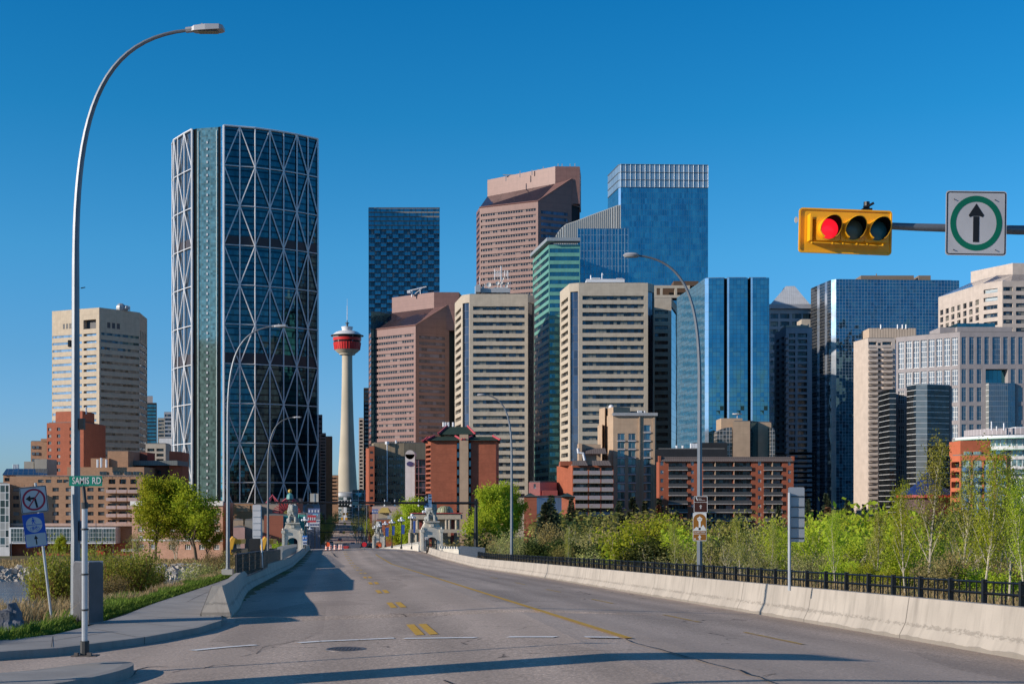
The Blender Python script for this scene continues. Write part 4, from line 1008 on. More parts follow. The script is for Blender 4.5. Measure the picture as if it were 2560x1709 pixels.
bay([2267,2290,2318,2373],960,472,(-2,4,4,.6),[G_STRIPE,G_STRIPL,G_STRIPE]); bay([2461,2472,2520,2538,2545],957,471,(0,3,3,2,-2),[G_STRIPL,G_BLUEG,G_BLUEG,G_DGRID])  # first bay: facet reflections are put into dark and grey glass tones
b=MB(); b.box(X(2350,478),X(2399,478),478,490,T.zt,Z(818,478)); b.box(X(2393,476),X(2530,476),476,490,T.zt,Z(817,476)); b.build('penthouse',W_GREY,T.o); b=MB(); b.box(X(2393,480),X(2488,480),480,490,Z(817,480),Z(808,480)); b.build('plant_room',G_GREEN,T.o)
b=MB(); b.box(X(2224,476),X(2240,476),476,490,GZ,Z(972,476)); b.build('side_glass',G_STRIPE,T.o)

# ---- distant towers beside the curved tower
def simple(name,label,u0,u1,v,Y,wall,gl,sp=14,h=7,m=(2,2),depth=25,cat='office tower',side=None,n=None,top=None):
    T=Bld(name,label,[(u0,Y),(u1,Y)] if side is None else [(u0,Y+side[1]),(side[0],Y),(u1,Y)],zt=Z(v,Y),ref=-1,wall=wall,depth=depth,cat=cat)
    i=len(T.P)-2; T.Y=Y
    nn=n or int((1250-v)/sp)+2
    if gl=='full': T.glass(i,G_BLUE2)
    elif gl is not None: T.bands(i,v+sp*.8,sp,nn,h,u0+m[0] if side is None else side[0]+m[0],u1-m[1],gl,rec=.5)
    T.finish(); return T
simple('distant_tower','distant blue glass apartment tower left of the curved tower',364,392,1007,1250,W_DARK,G_GREEN,9,6); simple('distant_tower','distant grey office tower with dark vertical glass left of the curved tower',394,412,1045,1150,W_CON,G_OFF,9,5); simple('distant_tower','distant pale grey tower with stepped top touching the curved tower',410,430,1030,1200,W_BLUECON,G_OFF,10,6)
simple('distant_tower','distant cylinder topped tower block just above the blue apartment tower',368,382,990,1260,W_GREY,None)
simple('distant_tower','dark narrow tower touching the right edge of the curved tower',790,806,1037,900,W_GREY,G_OFF,12,5)
simple('distant_tower','pale balcony tower halfway down between curved tower and red pod tower',799,815,1083,850,W_CREAM,G_OFF,8,4); simple('distant_tower','brown slab tower right of the pale balcony tower',813,831,1091,880,W_BRICKT,None)
simple('distant_tower','low brown block left of the concrete tower shaft',829,846,1188,1000,W_BRICKT,G_OFF,9,4)
simple('distant_tower','narrow pale tower right of the concrete tower shaft',897,909,1045,1000,W_CREAM,G_OFF,9,5); simple('distant_tower','tall dark glass tower right of the concrete tower shaft',909,928,970,800,W_DARK,G_OFF,10,5)
simple('distant_tower','low blue glass block at the foot of the dark tower',880,928,1225,760,W_DARK,'full')
simple('distant_tower','dark podium behind the beige towers',1694,2040,1130,590,W_DARK,G_DGRID,12,7)

# ================================================================== middle distance
# ---- tan brick hotel
def hotel():
    Y=430
    T=Bld('stepped_hotel','long tan brick hotel with stepped terraces beside the river',[(24,Y),(360,Y),(378,Y+14)],zt=Z(1190,Y),ref=0,wall=W_BRICKT,depth=24,cat='hotel',zb=-18); T.Y=Y
    rows=[1223,1243,1262.8,1283,1303.6]
    for v in rows: T.grid(0,[40,139,172,226,253],16,v,1,1,9.5,G_HOTEL,rec=.35)
    T.grid(0,[102,121,149,165,250],14,1202,1,1,8,G_HOTEL,rec=.35)
    for v in rows+[1202]: T.grid(0,[280,307,334],21 if v!=1202 else 17,v+1,1,1,12,G_BAL,rec=.9)
    T.finish()
    for v in rows:
        for u in (280,307,334):
            a=T.au(0,u); z=T.zv(v+8); rl=T.bx(0,a-1.6,a+1.6,z-.25,z-.05,0,1.3,W_BRICKT,'balcony'); b=MB(); T.bx(0,a-1.6,a+1.6,z-.05,z+1.,1.2,1.27,None,'',b); b.build('railing',M_RAILP,rl)
    T.bx(0,0,T.L(0)-1,T.zv(1314),T.zv(1307),0,2.2,plain('pink_precast',(.50,.34,.27),.8),'terrace_parapet')
    # glazed podium
    b=MB(); b.box(X(24,425),X(290,425),424.5,430,Z(1358,425),Z(1317.5,425)); b.build('podium_frame',M_WSTEEL,T.o)
    for k in range(8):
        u0=26+k*33; bb=MB(); x0,x1=X(u0,424),X(u0+31,424); bb.box(x0,x1,424.2,424.4,Z(1353,424),Z(1321,424)); bb.build('podium_window',glassmat('podium_glass',(.12,.18,.18),metal=.5,grid=(.95,1.4),lw=.1,line=(.6,.62,.62),var=.4),T.o)
    b=MB(); b.box(X(24,428),X(345,428),428,440,-18.2,Z(1357,428)); b.build('podium_wall',W_BRICKR,T.o)
    b=MB(); b.box(X(238,427),X(260,427),427,428,-18,Z(1362,427)); b.build('red_doors',plain('bright_red_door',(.45,.02,.02),.5),T.o)
    for u0,u1,v0,v1,Yy in ((168,360,1167,1192,436),(227,272,1145,1168,440),(269,320,1127,1168,441)):
        b=MB(); b.box(X(u0,Yy),X(u1,Yy),Yy,Yy+15,Z(v1,Yy),Z(v0,Yy)); b.build('upper_storey',W_BRICKT,T.o)
    for u in (258,292,320,342): 
        b=MB(); b.box(X(u-9,435.8),X(u+9,435.8),435.7,435.9,Z(1186,435.8),Z(1178,435.8)); b.build('window',G_BAL,T.o)
    b=MB()
    for u,h in ((244,20),(253,24),(266,20)): b.tube([W(u,1168,434),W(u,1168-h,434)],.35,6)
    b.build('vent_stack',M_WSTEEL,T.o)
    b=MB()
    for u in range(30,360,22): b.tube([W(u,1212-(0),429.6) if u<100 else W(u,1192,429.6),W(u,1209,429.6) if u<100 else W(u,1189,429.6)],.05,4)
    b.tube([W(100,1188,429.6),W(360,1188,429.6)],.06,4); b.build('roof_railing',M_RAILP,T.o)
M_RAILP=plain('pinkish_rail_metal',(.50,.36,.32),.6)
hotel()
T=Bld('blue_roof_wing','low wing with a dark sloping glass roof left of the red brick tower',[(8,440),(118,440)],zt=Z(1187,440),wall=W_BRICKT,depth=16); T.Y=440; T.grid(0,[26,62],30,1198,1,1,9,G_BAL,rec=.5); T.finish(); b=MB(); z0=T.zt; b.face([(X(5,439),439,z0),(X(118,439),439,z0),(X(118,447),447,Z(1171,447)),(X(16,447),447,Z(1171,447))],[(0,0),(14,0),(14,5),(1,5)]); b.face([(X(5,439),439,z0),(X(16,447),447,Z(1171,447)),(X(16,450),456,z0)]); b.face([(X(118,447),447,Z(1171,447)),(X(118,439),439,z0),(X(118,456),456,z0)]); b.build('sloping_roof',glassmat('solarium_glass',(.05,.09,.15),metal=.7,grid=(1.6,2.5),lw=.15,line=(.1,.12,.14)),T.o)
b=MB(); b.box(X(60,452),X(84,452),452,460,Z(1187,452),Z(1153,452)); b.box(X(86,450),X(117,450),450,460,Z(1187,450),Z(1147,450)); b.build('plant_room',W_CON,T.o); b=MB()
for u in (34,38,42,46): b.tube([W(u,1172,450),W(u,1160,450)],.25,5)
b.build('vent_stack',M_WSTEEL,T.o)
T=Bld('glazed_wing','white gridded glass tower wing cut by the left edge of the photo',[(-120,425),(24,425)],zt=Z(1208,425),wall=W_WHITE,depth=14); T.glass(0,G_WHITEG,m=(.3,.3,3,.3),rec=.1); T.finish()
T=Bld('red_brick_tower','red brick apartment tower, one side lit, behind the nearest lamp post',[(117,566),(209,560),(264,586)],zt=Z(1055,560),wall=W_BRICKR,depth=18,cat='apartment tower'); T.Y=560
T.grid(0,[124,146.5,178,196],9.5,1071,17.1,9,8,G_HOTEL,rec=.35); T.finish(); b=MB(); b.prism([(X(139,568),568),(X(206,562),562),(X(236,578),578),(X(160,590),590)],T.zt,Z(1028,566)); b.build('penthouse',W_BRICKR,T.o); b=MB(); b.tube([W(215,1035,565),W(215,1017,565)],.4,5); b.build('vent_stack',M_WSTEEL,T.o)
T=simple('brown_brick_block','brown brick block seen left of the red brick tower',77,120,1103,620,W_BRICKT,None); b=MB(); b.box(X(102,612),X(119,612),612,620,Z(1103,612),Z(1096,612)); b.build('penthouse',W_BRICKT,T.o)
for k in range(4):
    for u in (83,94): b=MB(); b.box(X(u-4,619.6),X(u+4,619.6),619.6,619.9,Z(1116+16*k+5,620),Z(1116+16*k-2,620)); b.build('window',G_HOTEL,T.o)
# ---- dark brick complex
T=Bld('dark_brick_complex','dark red brick complex with a grey metal roof between the hotel and the curved tower',[(318,450),(423,450),(462,462)],zt=Z(1163,450),wall=W_BRICKD,depth=20); T.Y=450
T.grid(0,[386,398],10,1180,20,5,10,G_BAL,rec=.6); T.finish()
b=MB(); b.box(X(326,449),X(447,449),447,462,Z(1163,449),Z(1151,449)); b.build('metal_roof',wallmat('grey_seam_roof',(.20,.21,.20),joint=(.8,None),jw=.1,jd=.6),T.o)
b=MB(); b.prism([(X(423,448),448),(X(456,456),456),(X(462,464),470),(X(426,460),470)],GZ,Z(1128,452)); b.build('brick_stair_tower',W_BRICKR,T.o)
b=MB(); b.box(X(319,455),X(368,455),455,465,Z(1163,455),Z(1130,455)); b.build('penthouse',W_BRICKD,T.o)
T=Bld('parking_structure','beige concrete open deck parking block behind the dark brick complex',[(364,480),(414,480),(428,492)],zt=Z(1109,480),wall=W_BEIGE,depth=16); T.Y=480; T.grid(0,[377,400],18,1124,13,5,7,G_BAL,rec=1.5); T.finish()
simple('grey_block','plain pale grey block behind the parking structure',397,431,1095,540,W_WHITE,None)
# ---- pink brick apartments behind the two poplars
T=Bld('cornice_apartment','pink brick apartment house with white cornice behind the two poplars',[(330,405),(557,398),(586,412)],zt=Z(1256,400),ref=1,wall=W_PALEB,depth=18); T.Y=400
T.grid(0,[352,384,430,470,505,541],16,1279,22,5,13,G_PANEW,rec=.2); T.finish(); T.bx(0,-.3,T.L(0)+.3,T.zt-.9,T.zt+.5,0,.6,W_WHITE,'cornice'); T.bx(0,0,T.L(0),T.zv(1352),T.zv(1348),0,.25,W_WHITE,'string_course')

# ---- brown office
T=Bld('brown_office','olive brown office block with blank top storey left of the chinese roofed apartments',[(929,566),(934,560),(1010,560),(1066,562)],zt=Z(1107,560),wall=W_BROWN,depth=24,cat='office building'); T.Y=560
T.bands(1,1144,20.9,6,10,937,1009,G_OFF,rec=.25); T.finish(); b=MB()
for k in range(13): a=T.L(1)*(k+.3)/13; T.bx(1,a,a+.22,GZ,T.zv(1139),0,.3,None,'',b)
b.build('fins',W_BROWN,T.o); b=MB(); b.tube([W(968,1110,559),W(968,1103,559)],.9,8); b.tube([W(968,1300,558.5),W(968,1106,558.5)],.25,5); b.tube([W(990,1108,560),W(990,1100,560)],.4,6); b.build('roof_vent',M_WSTEEL,T.o)
T=simple('brick_strip_block','narrow reddish brick wing with small windows left of the brown office',922,936,1115,555,W_BRICKR,G_OFF,19,6,m=(3,3))
T=Bld('white_curved_wing','white panelled wing with curved top and round purple emblem',[(1013,424),(1037,424)],zt=Z(1135,424),wall=W_WHITE,depth=8); T.Y=424; T.finish(); b=MB(); Mx=Matrix.Translation((X(1025,424),424,Z(1136,424))); b.lathe([(0,0),(1.5,0),(1.5,8),(0,8)],20,Mx@Matrix.Rotation(radians(-90),4,'X')@Matrix.Translation((0,0,0))); b.build('curved_top',W_WHITE,T.o)
b=MB(); b.lathe([(0,0),(.95,0),(.95,.12),(0,.12)],20,Matrix.Translation((X(1025,424),423.95,Z(1159,424)))@Matrix.Rotation(radians(90),4,'X')@Matrix.Diagonal((1.15,.85,1,1))); b.build('emblem',plain('purple_emblem',(.07,.06,.16),.5),T.o)
T=Bld('glazed_balcony_block','dark glazed balcony block with white horizontal rails beside the white curved wing',[(1037,428),(1066,428)],zt=Z(1150,428),wall=W_DARK,depth=8); T.Y=428; T.glass(0,G_BAL,rec=.1); T.finish()
for k in range(8): T.bx(0,0,T.L(0),T.zv(1167+17*k)-.12,T.zv(1167+17*k)+.12,0,.5,M_WSTEEL,'rail')
T.bx(0,T.L(0)*.3,T.L(0)*.3+.25,GZ,T.zt,.2,.6,M_WSTEEL,'rail'); T.bx(0,T.L(0)*.02,T.L(0)*.02+.25,GZ,T.zt,.2,.6,M_WSTEEL,'rail')

# ---- chinese roofed brick apartments
def chinese():
    Y=400; T=Bld('chinese_roofed_apartments','red brick apartment tower with green upturned chinese roofs',[(1064,Y+6),(1077,Y),(1240,Y),(1247,Y+12)],zt=Z(1100,Y),ref=1,wall=W_BRICK,depth=22,cat='apartment tower'); T.Y=Y
    T.bands(0,1116,12,19,7,.3,.2,W_DARK,part='balcony_recess',rec=1.2)
    for u0,u1 in ((1141.5,1148.5),(1171.5,1177.5)):
        T.add(1,T.au(1,u0),T.au(1,u1),GZ,T.zt-.5,W_DARK,'recess',1.0)
    T.finish(); 
    for k in range(11):
        for u0,u1 in ((1142,1148),(1172,1177)):
            z=T.zv(1112+22*k); b=MB(); T.bx(1,T.au(1,u0),T.au(1,u1),z-1.1,z+.6,-.9,-.6,None,'',b); b.build('window',G_CONDO,T.o)
    T.bx(1,T.au(1,1149),T.au(1,1171),GZ,Z(1086,Y),0,1.2,W_TAN,'stair_shaft')
    Mg=wallmat('green_tiled_roof',(.035,.065,.05),joint=(.45,None),jw=.15,jd=.4); Mr=plain('red_ridge_paint',(.50,.08,.10),.5)
    def roof(u0,u1,v0,v1,Yf,dep,over=1.2,inset=2.5):
        x0,x1=X(u0,Yf),X(u1,Yf); zb_,zt_=Z(v1,Yf),Z(v0,Yf); b=MB(); lo=[(x0-over,Yf-over,zb_),(x1+over,Yf-over,zb_),(x1+over,Yf+dep+over,zb_),(x0-over,Yf+dep+over,zb_)]; hi=[(x0+inset*.4,Yf+inset,zt_),(x1-inset*.4,Yf+inset,zt_),(x1-inset*.4,Yf+dep-inset,zt_),(x0+inset*.4,Yf+dep-inset,zt_)]
        for i in range(4): j=(i+1)%4; L_=(Vector(lo[j])-Vector(lo[i])).length; b.face([lo[i],lo[j],hi[j],hi[i]],[(0,0),(L_,0),(L_*.9,2),(L_*.1,2)])
        b.face(hi); b.face(lo[::-1]); r=b.build('tiled_roof',Mg,T.o)
        for i in (0,1): 
            b=MB(); l=Vector(lo[i]); h=Vector(hi[i]); d=(l-h).normalized(); b.tube([h+Vector((0,0,.3)),h.lerp(l,.6)+Vector((0,0,.25)),l+Vector((0,0,.25)),l+d*.5+Vector((0,0,.8))],[.3,.3,.3,.15],6); b.build('upturned_ridge',Mr,r)
    roof(1077,1145,1090,1101,Y,20); roof(1173,1240,1090,1101,Y,20); roof(1107,1178,1065,1086,Y+3,14,inset=3)
    b=MB(); b.box(X(1110,Y+4),X(1175,Y+4),Y+4,Y+15,T.zt,Z(1085,Y)); b.build('penthouse',W_TAN,T.o)
    roof(1064,1077,1094,1105,Y+4,8,over=.8,inset=1.5)
    b=MB()
    for u in (1109,1114,1121,1133): b.tube([W(u,1066,Y+8),W(u,1055,Y+8)],.35,6)
    b.build('vent_stack',M_WSTEEL,T.o)
chinese()
# ---- brick terraces block
def balc(T,i,u0,u1,v,mat=None,out=1.3,h=1.,part='balcony',rail=None):
    a0,a1=T.au(i,u0),T.au(i,u1); z=T.zv(v); s_=T.bx(i,a0,a1,z-.22,z,0,out,mat or W_WHITE,part); b=MB(); T.bx(i,a0,a1,z,z+h,out-.08,out,None,'',b); b.build('railing',rail or M_RAILG,s_)
M_RAILG=plain('grey_rail_panel',(.20,.19,.20),.5,.2); M_RAILD=glassmat('dark_rail_bars',(.05,.05,.05),metal=.2,rough=.5,grid=(.3,0),lw=.08,line=(.13,.13,.13),var=.2)
T=Bld('terraced_brick_flats','brick flats with sloped metal roof and stacked grey balconies left of the beige condo tower',[(1392,402),(1431,392),(1534,392)],zt=Z(1163,392),ref=1,wall=W_BRICKR,depth=20,cat='apartment building'); T.Y=392
for k in range(6): 
    for u0,u1 in ((1433,1468),(1474,1500),(1503,1531)): T.add(1,T.au(1,u0),T.au(1,u1),T.zv(1184+20.6*k),T.zv(1168+20.6*k),G_BAL,'window',1.0)
T.finish()
for k in range(6):
    for u0,u1 in ((1432,1469),(1472,1500),(1503,1532)): balc(T,1,u0,u1,1185+20.6*k,W_CON,1.4,1.05,rail=plain('lilac_grey_panel',(.30,.26,.27),.7))
b=MB()
for u0,u1 in ((1431,1470),(1480,1529)):
    x0,x1=X(u0,391),X(u1,391); b.face([(x0,390.6,Z(1163,391)),(x1,390.6,Z(1163,391)),(x1-.6,393,Z(1150,391)),(x0,393,Z(1150,391))],[(0,0),(5,0),(5,2.5),(0,2.5)])
b.build('sloped_metal_roof',wallmat('brown_seam_roof',(.16,.13,.12),joint=(.7,None),jw=.12,jd=.5),T.o)
b=MB(); b.box(X(1400,398),X(1428,418),394,408,T.zt,Z(1152,394)); b.build('parapet',W_BRICKR,T.o)
# ---- beige condo tower
def condo():
    Y=470; T=Bld('beige_condo_tower','beige condominium tower with blue glass window columns',[(1500,492),(1533,Y),(1640,Y)],zt=Z(1035,Y),ref=1,wall=W_TAN,depth=16,cat='apartment tower'); T.Y=Y
    for u,w_,vs in ((1553,18,1092),(1580,18,1092),(1618,17,1071)):
        v=vs
        while v<1270: T.add(1,T.au(1,u-w_/2),T.au(1,u+w_/2),T.zv(v+8),T.zv(v-9),G_CONDO,'window',.4); v+=21
    T.finish()
    T.bx(1,-.3,T.L(1)+.5,T.zt-.6,T.zt+.5,0,.9,plain('grey_roof_slab',(.33,.34,.35),.6),'roof_slab')
    T.bx(1,T.au(1,1597),T.au(1,1600),GZ,T.zt-1,0,.5,W_TAN,'pilaster'); T.bx(1,T.au(1,1632),T.au(1,1637),GZ,T.zt-1,0,.3,W_TAN,'pilaster')
    for k in range(10): 
        for u0,u1 in ((1543,1563),(1570,1590),(1609,1627)):
            if u0>1600 or k>0: balc(T,1,u0,u1,1080+21*k,M_WSTEEL,.5,.35)
    b=MB(); b.prism([(X(1503,Y+20),Y+20),(X(1533,Y+3),Y+3),(X(1575,Y+6),Y+6),(X(1560,Y+20),Y+20)],T.zt,Z(1019,Y+8)); b.build('penthouse',W_TAN,T.o)
    b=MB(); b.prism([(X(1498,488),488),(X(1512,480),480),(X(1530,492),492),(X(1512,500),500)],GZ,Z(1022,488)); b.build('side_tower',W_TAN,T.o); b=MB(); b.prism([(X(1494,486),486),(X(1505,478),478),(X(1512,490),490)],GZ,Z(1063,486)); b.build('side_tower',W_TAN,T.o)
    b=MB(); b.box(X(1452,462),X(1502,462),462,475,GZ,Z(1110,462)); b.box(X(1447,460),X(1455,460),460,470,GZ,Z(1108,462)); b.build('low_wing',W_TAN,T.o)
    b=MB(); b.face([(X(1462,460),459,Z(1134,460)),(X(1516,460),459,Z(1134,460)),(X(1513,462),462,Z(1119,460)),(X(1466,462),462,Z(1119,460))],[(0,0),(7,0),(7,2),(0,2)]); b.build('sloped_metal_roof',wallmat('brown_seam_roof',(.16,.13,.12)),T.o)
    b=MB(); b.tube([W(1445,1120,456),W(1446,1131,456),W(1458,1133,456),W(1462,1150,456)],.5,8); b.sphere(W(1528,1018,480),1.,8); b.build('duct_pipe',M_WSTEEL,T.o)
    b=MB()
    for u in (1595,1598,1601,1604,1612): b.tube([W(u,1034,475),W(u,1026,475)],.25,5)
    b.build('vent_stack',M_WSTEEL,T.o)
condo()
# ---- long balcony brick block
def longblock():
    Y=430; T=Bld('long_brick_apartments','long red brick apartment block with rows of dark balconies behind the trees',[(1641,438),(1648,Y),(1984,Y)],zt=Z(1153,Y),ref=1,wall=W_BRICKR,depth=18,cat='apartment building'); T.Y=Y
    bays=((1671,1719),(1757,1788),(1788,1834),(1836,1879),(1909,1931),(1932,1956))
    for k in range(8):
        vt=1155+21.15*k
        for u0,u1 in bays: T.add(1,T.au(1,u0+.6),T.au(1,u1-.6),T.zv(vt+17),T.zv(vt+1),G_BAL,'balcony_opening',1.5)
        for u in (1655,1731,1899,1974): T.add(1,T.au(1,u-4.),T.au(1,u+4),T.zv(vt+8),T.zv(vt-1.5),G_PANEW,'window',.25)
    T.finish()
    for k in range(8):
        vt=1155+21.15*k
        for u0,u1 in ((1671,1719),(1757,1879),(1909,1956)): balc(T,1,u0,u1,vt+18.5,M_SLAB,.5,1.05,rail=M_RAILD)
    for u in (1788,1835,1931): T.bx(1,T.au(1,u-1),T.au(1,u+1),GZ,T.zt,-.6,.3,W_TAN,'divider')
    b=MB(); x0,x1=X(1651,Y),X(1983,Y); b.face([(x0,Y-.7,Z(1153,Y)),(x1,Y-.7,Z(1153,Y)),(x1-.5,Y+1,Z(1141,Y)),(x0+1,Y+1,Z(1141,Y))],[(0,0),(45,0),(45,2),(0,2)]); b.box(x0,x1,Y+.2,Y+1,Z(1153,Y),Z(1142,Y)); b.build('sloped_metal_roof',wallmat('brown_seam_roof',(.16,.13,.12)),T.o)
    T.bx(1,-.2,T.au(1,1652),T.zt,Z(1139,Y),-2,.3,W_BRICKR,'parapet'); T.bx(1,T.au(1,1980),T.L(1)+.2,T.zt,Z(1140,Y),-2,.3,W_BRICKR,'parapet')
M_SLAB=plain('pale_balcony_slab',(.46,.43,.40),.8); longblock()
T=Bld('black_roof_block','black metal roofed block just above the long brick apartments',[(1640,455),(1818,455)],zt=Z(1122,455),wall=W_DARK,depth=15); T.finish(); b=MB(); b.box(X(1735,458),X(1818,458),458,466,T.zt,Z(1106,458)); b.build('upper_block',W_DARK,T.o)
b=MB()
for u,v in ((1692,1113),(1707,1113),(1728,1108),(1733,1108),(1738,1108),(1742,1108)): b.tube([W(u,1124,456),W(u,v,456)],.4,6)
b.build('vent_stack',M_WSTEEL,T.o)
# ---- tan brick block with barrel glazing
def barrel():
    Y=480; T=Bld('barrel_glass_block','tan brick office block with a rounded glass stair behind the long brick apartments',[(1832,Y),(1875,Y),(1895,Y+6),(1928,Y+6)],zt=Z(1053,Y),wall=W_TAN,depth=16); T.Y=Y; T.glass(1,G_GREEN,part='glass_strip'); T.finish()
    b=MB(); b.box(X(1803,Y+8),X(1856,Y+8),Y+8,Y+20,GZ,Z(1045,Y+8)); b.build('rear_block',W_TAN,T.o)
    for u0,u1,v in ((1794,1832,1067),(1928,1939,1068)):
        x0,x1=X(u0,Y),X(u1,Y); n=8; zc=Z(v+14,Y); b=MB(); P=[]
        for k in range(n+1):
            a=pi/2*k/n; P.append((x0+(x1-x0)*(1-cos(a)) if u0<1900 else x1-(x1-x0)*(1-cos(a)),zc+(Z(v,Y)-zc)*sin(a)))
        poly=[(x1 if u0<1900 else x0,GZ),(x0 if u0<1900 else x1,GZ)]+P
        if u0<1900: poly=[(x0,GZ),(x1,GZ)]+P[::-1]
        else: poly=[(x0,GZ),(x1,GZ)]+P
        A=[(p[0],Y+1,p[1]) for p in poly]; B_=[(p[0],Y+9,p[1]) for p in poly]
        b.face(A,[(p[0],p[1]) for p in poly]); b.face(B_[::-1])
        for i in range(len(A)): j=(i+1)%len(A); b.face([A[j],A[i],B_[i],B_[j]],[(A[j][0],A[j][2]),(A[i][0],A[i][2]),(B_[i][0]+8,B_[i][2]),(B_[j][0]+8,B_[j][2])])
        b.build('barrel_glazing',glassmat('white_grid_barrel_glass',(.10,.10,.10),metal=.5,grid=(1.2,1.4),lw=.14,line=(.5,.46,.42),var=.6),T.o)
    b=MB(); b.lathe([(0,0),(1.8,.1),(1.9,.4),(0,.35)],14,Matrix.Translation(W(1843,1036,Y+10))); b.tube([W(1843,1036,Y+10),W(1843,1046,Y+10)],.12,4); b.build('satellite_dish',M_DISH,T.o)
barrel()
# ---- orange condo and green-white rounded block
def orange():
    Y=390; T=Bld('orange_condo','orange stucco apartment block with aqua glass bays and blue balconies at the right',[(2376,394),(2400,Y),(2517,Y-3),(2527,Y+10)],zt=Z(1138,Y),ref=1,wall=W_ORANGE,depth=18,cat='apartment building'); T.Y=Y
    T.bands(0,1161,25,6,15,.4,.3,G_BAL,rec=1.5,part='balcony_opening')
    for u0,u1 in ((2403,2427),(2432,2455),(2460,2484),(2490,2516)): T.add(1,T.au(1,u0),T.au(1,u1),GZ,T.zv(1150),G_AQUA,'bay_glass',.35)
    T.finish(); Mb=plain('blue_balcony_glass',(.08,.17,.30),.25,.2)
    for k in range(6):
        for u in (2415,2444,2472,2503):
            b=MB(); c=T.pt(1,T.au(1,u),T.zv(1176+25.2*k),0); b.lathe([(0,-.9),(.7,-.8),(1.25,-.15),(1.3,.9),(1.22,.9),(1.18,-.05),(0,-.1)],12,Matrix.Translation(c),a0=pi,a1=2*pi); b.build('round_balcony',Mb,T.o)
    b=MB(); b.box(X(2401,392),X(2476,392),392,402,T.zt,Z(1101,392)); b.build('penthouse',W_ORANGE,T.o)
    for u in (2419,2443): b=MB(); b.box(X(u-9,391.6),X(u+10,391.6),391.5,391.8,Z(1140,391),Z(1128,391)); b.build('window',G_AQUA,T.o)
orange()
def roundblock():
    Y=420; o=thing('rounded_white_block','white and pale green rounded apartment block with ribbon balconies at the right edge','apartment building',(X(2600,Y),Y+20,GZ)); cx,cy,R0=X(2620,Y),Y+24,22.
    def arc(r,z0,z1,m,name,a0=pi*1.0,a1=pi*1.75):
        b=MB(); b.lathe([(r-1.2,z0),(r,z0),(r,z1),(r-1.2,z1)],30,Matrix.Translation((cx,cy,0)),a0=a0,a1=a1); 
        b.uv=[[(math.atan2(0,1)+p[0]*0+0,0)]*len(u) for u in b.uv for p in [u[0]]] if False else b.uv
        return b.build(name,m,o)
    Mg=plain('pale_green_trim',(.20,.38,.28),.5); z=lambda v:Z(v,Y)
    Gw=glassmat('curved_window_ring',(.16,.24,.24),metal=.4,grid=(.09,0),lw=.015,line=(.55,.58,.56),var=.5,cell=(.045,3))
    def core(r,z0,z1,m,name): 
        b=MB(); b.lathe([(r,z0),(r,z1)],40,Matrix.Translation((cx,cy,0))); return b.build(name,m,o)
    arc(18.5,z(1082),z(1066),wallmat('grey_fence_panels',(.34,.31,.32),joint=(.08,None),jw=.01,jd=1.6),'parapet',pi,2*pi); arc(21.5,z(1092),z(1085),M_WSTEEL,'roof_slab',pi,2*pi); arc(22.3,z(1094),z(1092),Mg,'green_trim',pi,2*pi)
    core(18.8,z(1112),z(1092),Gw,'window_ring'); arc(21,z(1121),z(1112),W_WHITE,'balcony_slab',pi,2*pi); arc(22,z(1123),z(1121),Mg,'green_trim',pi,2*pi); core(18.8,z(1138),z(1121),Gw,'window_ring')
    for k in range(7):
        v=1138+25*k; arc(19.4,z(v+8),z(v),W_WHITE,'balcony_slab',pi,2*pi); core(18.9,z(v+25),z(v+8),G_AQUA if k%2 else Gw,'window_ring')
    b=MB(); b.box(X(2540,430),X(2620,430),430,440,z(1074),z(1062)); b.build('plant_room',M_WSTEEL,o); b=MB()
    for u,h in ((2479,22),(2510,18),(2492,10)): b.tube([W(u,1075,426),W(u,1075-h,426)],.25,5)
    b.build('mast',M_WSTEEL,o)
roundblock()
# ---- pagoda hall, small green-roofed house, pink shop
def hall():
    Y=400; o=thing('blue_roofed_hall','chinese cultural hall with deep blue tiled tent roof behind the birches','building',(X(2307,Y),Y+12,GZ)); b=MB(); Ap=Vector((X(2318,Y+12),Y+12,Z(1180,Y+12)))
    n=16; R0=9.5; lo=[]; 
    for k in range(n): a=2*pi*k/n; lo.append(Vector((Ap.x+R0*cos(a),Ap.y+R0*sin(a),Z(1238,Y))))
    md=[Ap.lerp(p,.45)+Vector((0,0,-1.)) for p in lo]
    for k in range(n): j=(k+1)%n; b.face([lo[k],lo[j],md[j],md[k]]); b.face([md[k],md[j],Ap])
    b.build('tent_roof',plain('deep_blue_tiles',(.015,.035,.14),.4,nz=(1,.3)),o); b=MB(); b.lathe([(9.6,0),(9.6,.8),(8.8,.8)],16,Matrix.Translation((Ap.x,Ap.y,Z(1243,Y)))); b.build('red_eave',plain('red_eave_paint',(.42,.06,.05),.5),o)
    b=MB(); b.lathe([(7.8,GZ),(7.8,Z(1243,Y))],16,Matrix.Translation((Ap.x,Ap.y,0))); b.build('wall',plain('painted_frieze',(.12,.07,.07),.7,nz=(2.,.5)),o)
hall()
def annex():
    Y=372; T=Bld('small_brick_annex','low brick annex with pale blue metal front and two dark green hipped roofs',[(1310,Y),(1342,Y),(1404,Y+2),(1438,Y)],zt=Z(1241,Y),ref=0,wall=W_BRICK,depth=14); T.Y=Y; T.glass(1,wallmat('pale_blue_metal',(.30,.38,.48),joint=(.7,None),jw=.1,jd=.8,rough=.4),m=(0,0,0,.2),part='metal_front'); T.finish()
    for u0,u1 in ((1310,1342),(1402,1436)):
        b=MB(); x0,x1=X(u0,Y),X(u1,Y); c=Vector(((x0+x1)/2,Y+3,Z(1231,Y))); P=[(x0-.3,Y-.3,T.zt),(x1+.3,Y-.3,T.zt),(x1+.3,Y+6,T.zt),(x0-.3,Y+6,T.zt)]
        for i in range(4): b.face([P[i],P[(i+1)%4],c])
        b.build('hipped_roof',plain('dark_green_roof',(.03,.055,.05),.6),T.o)
annex()
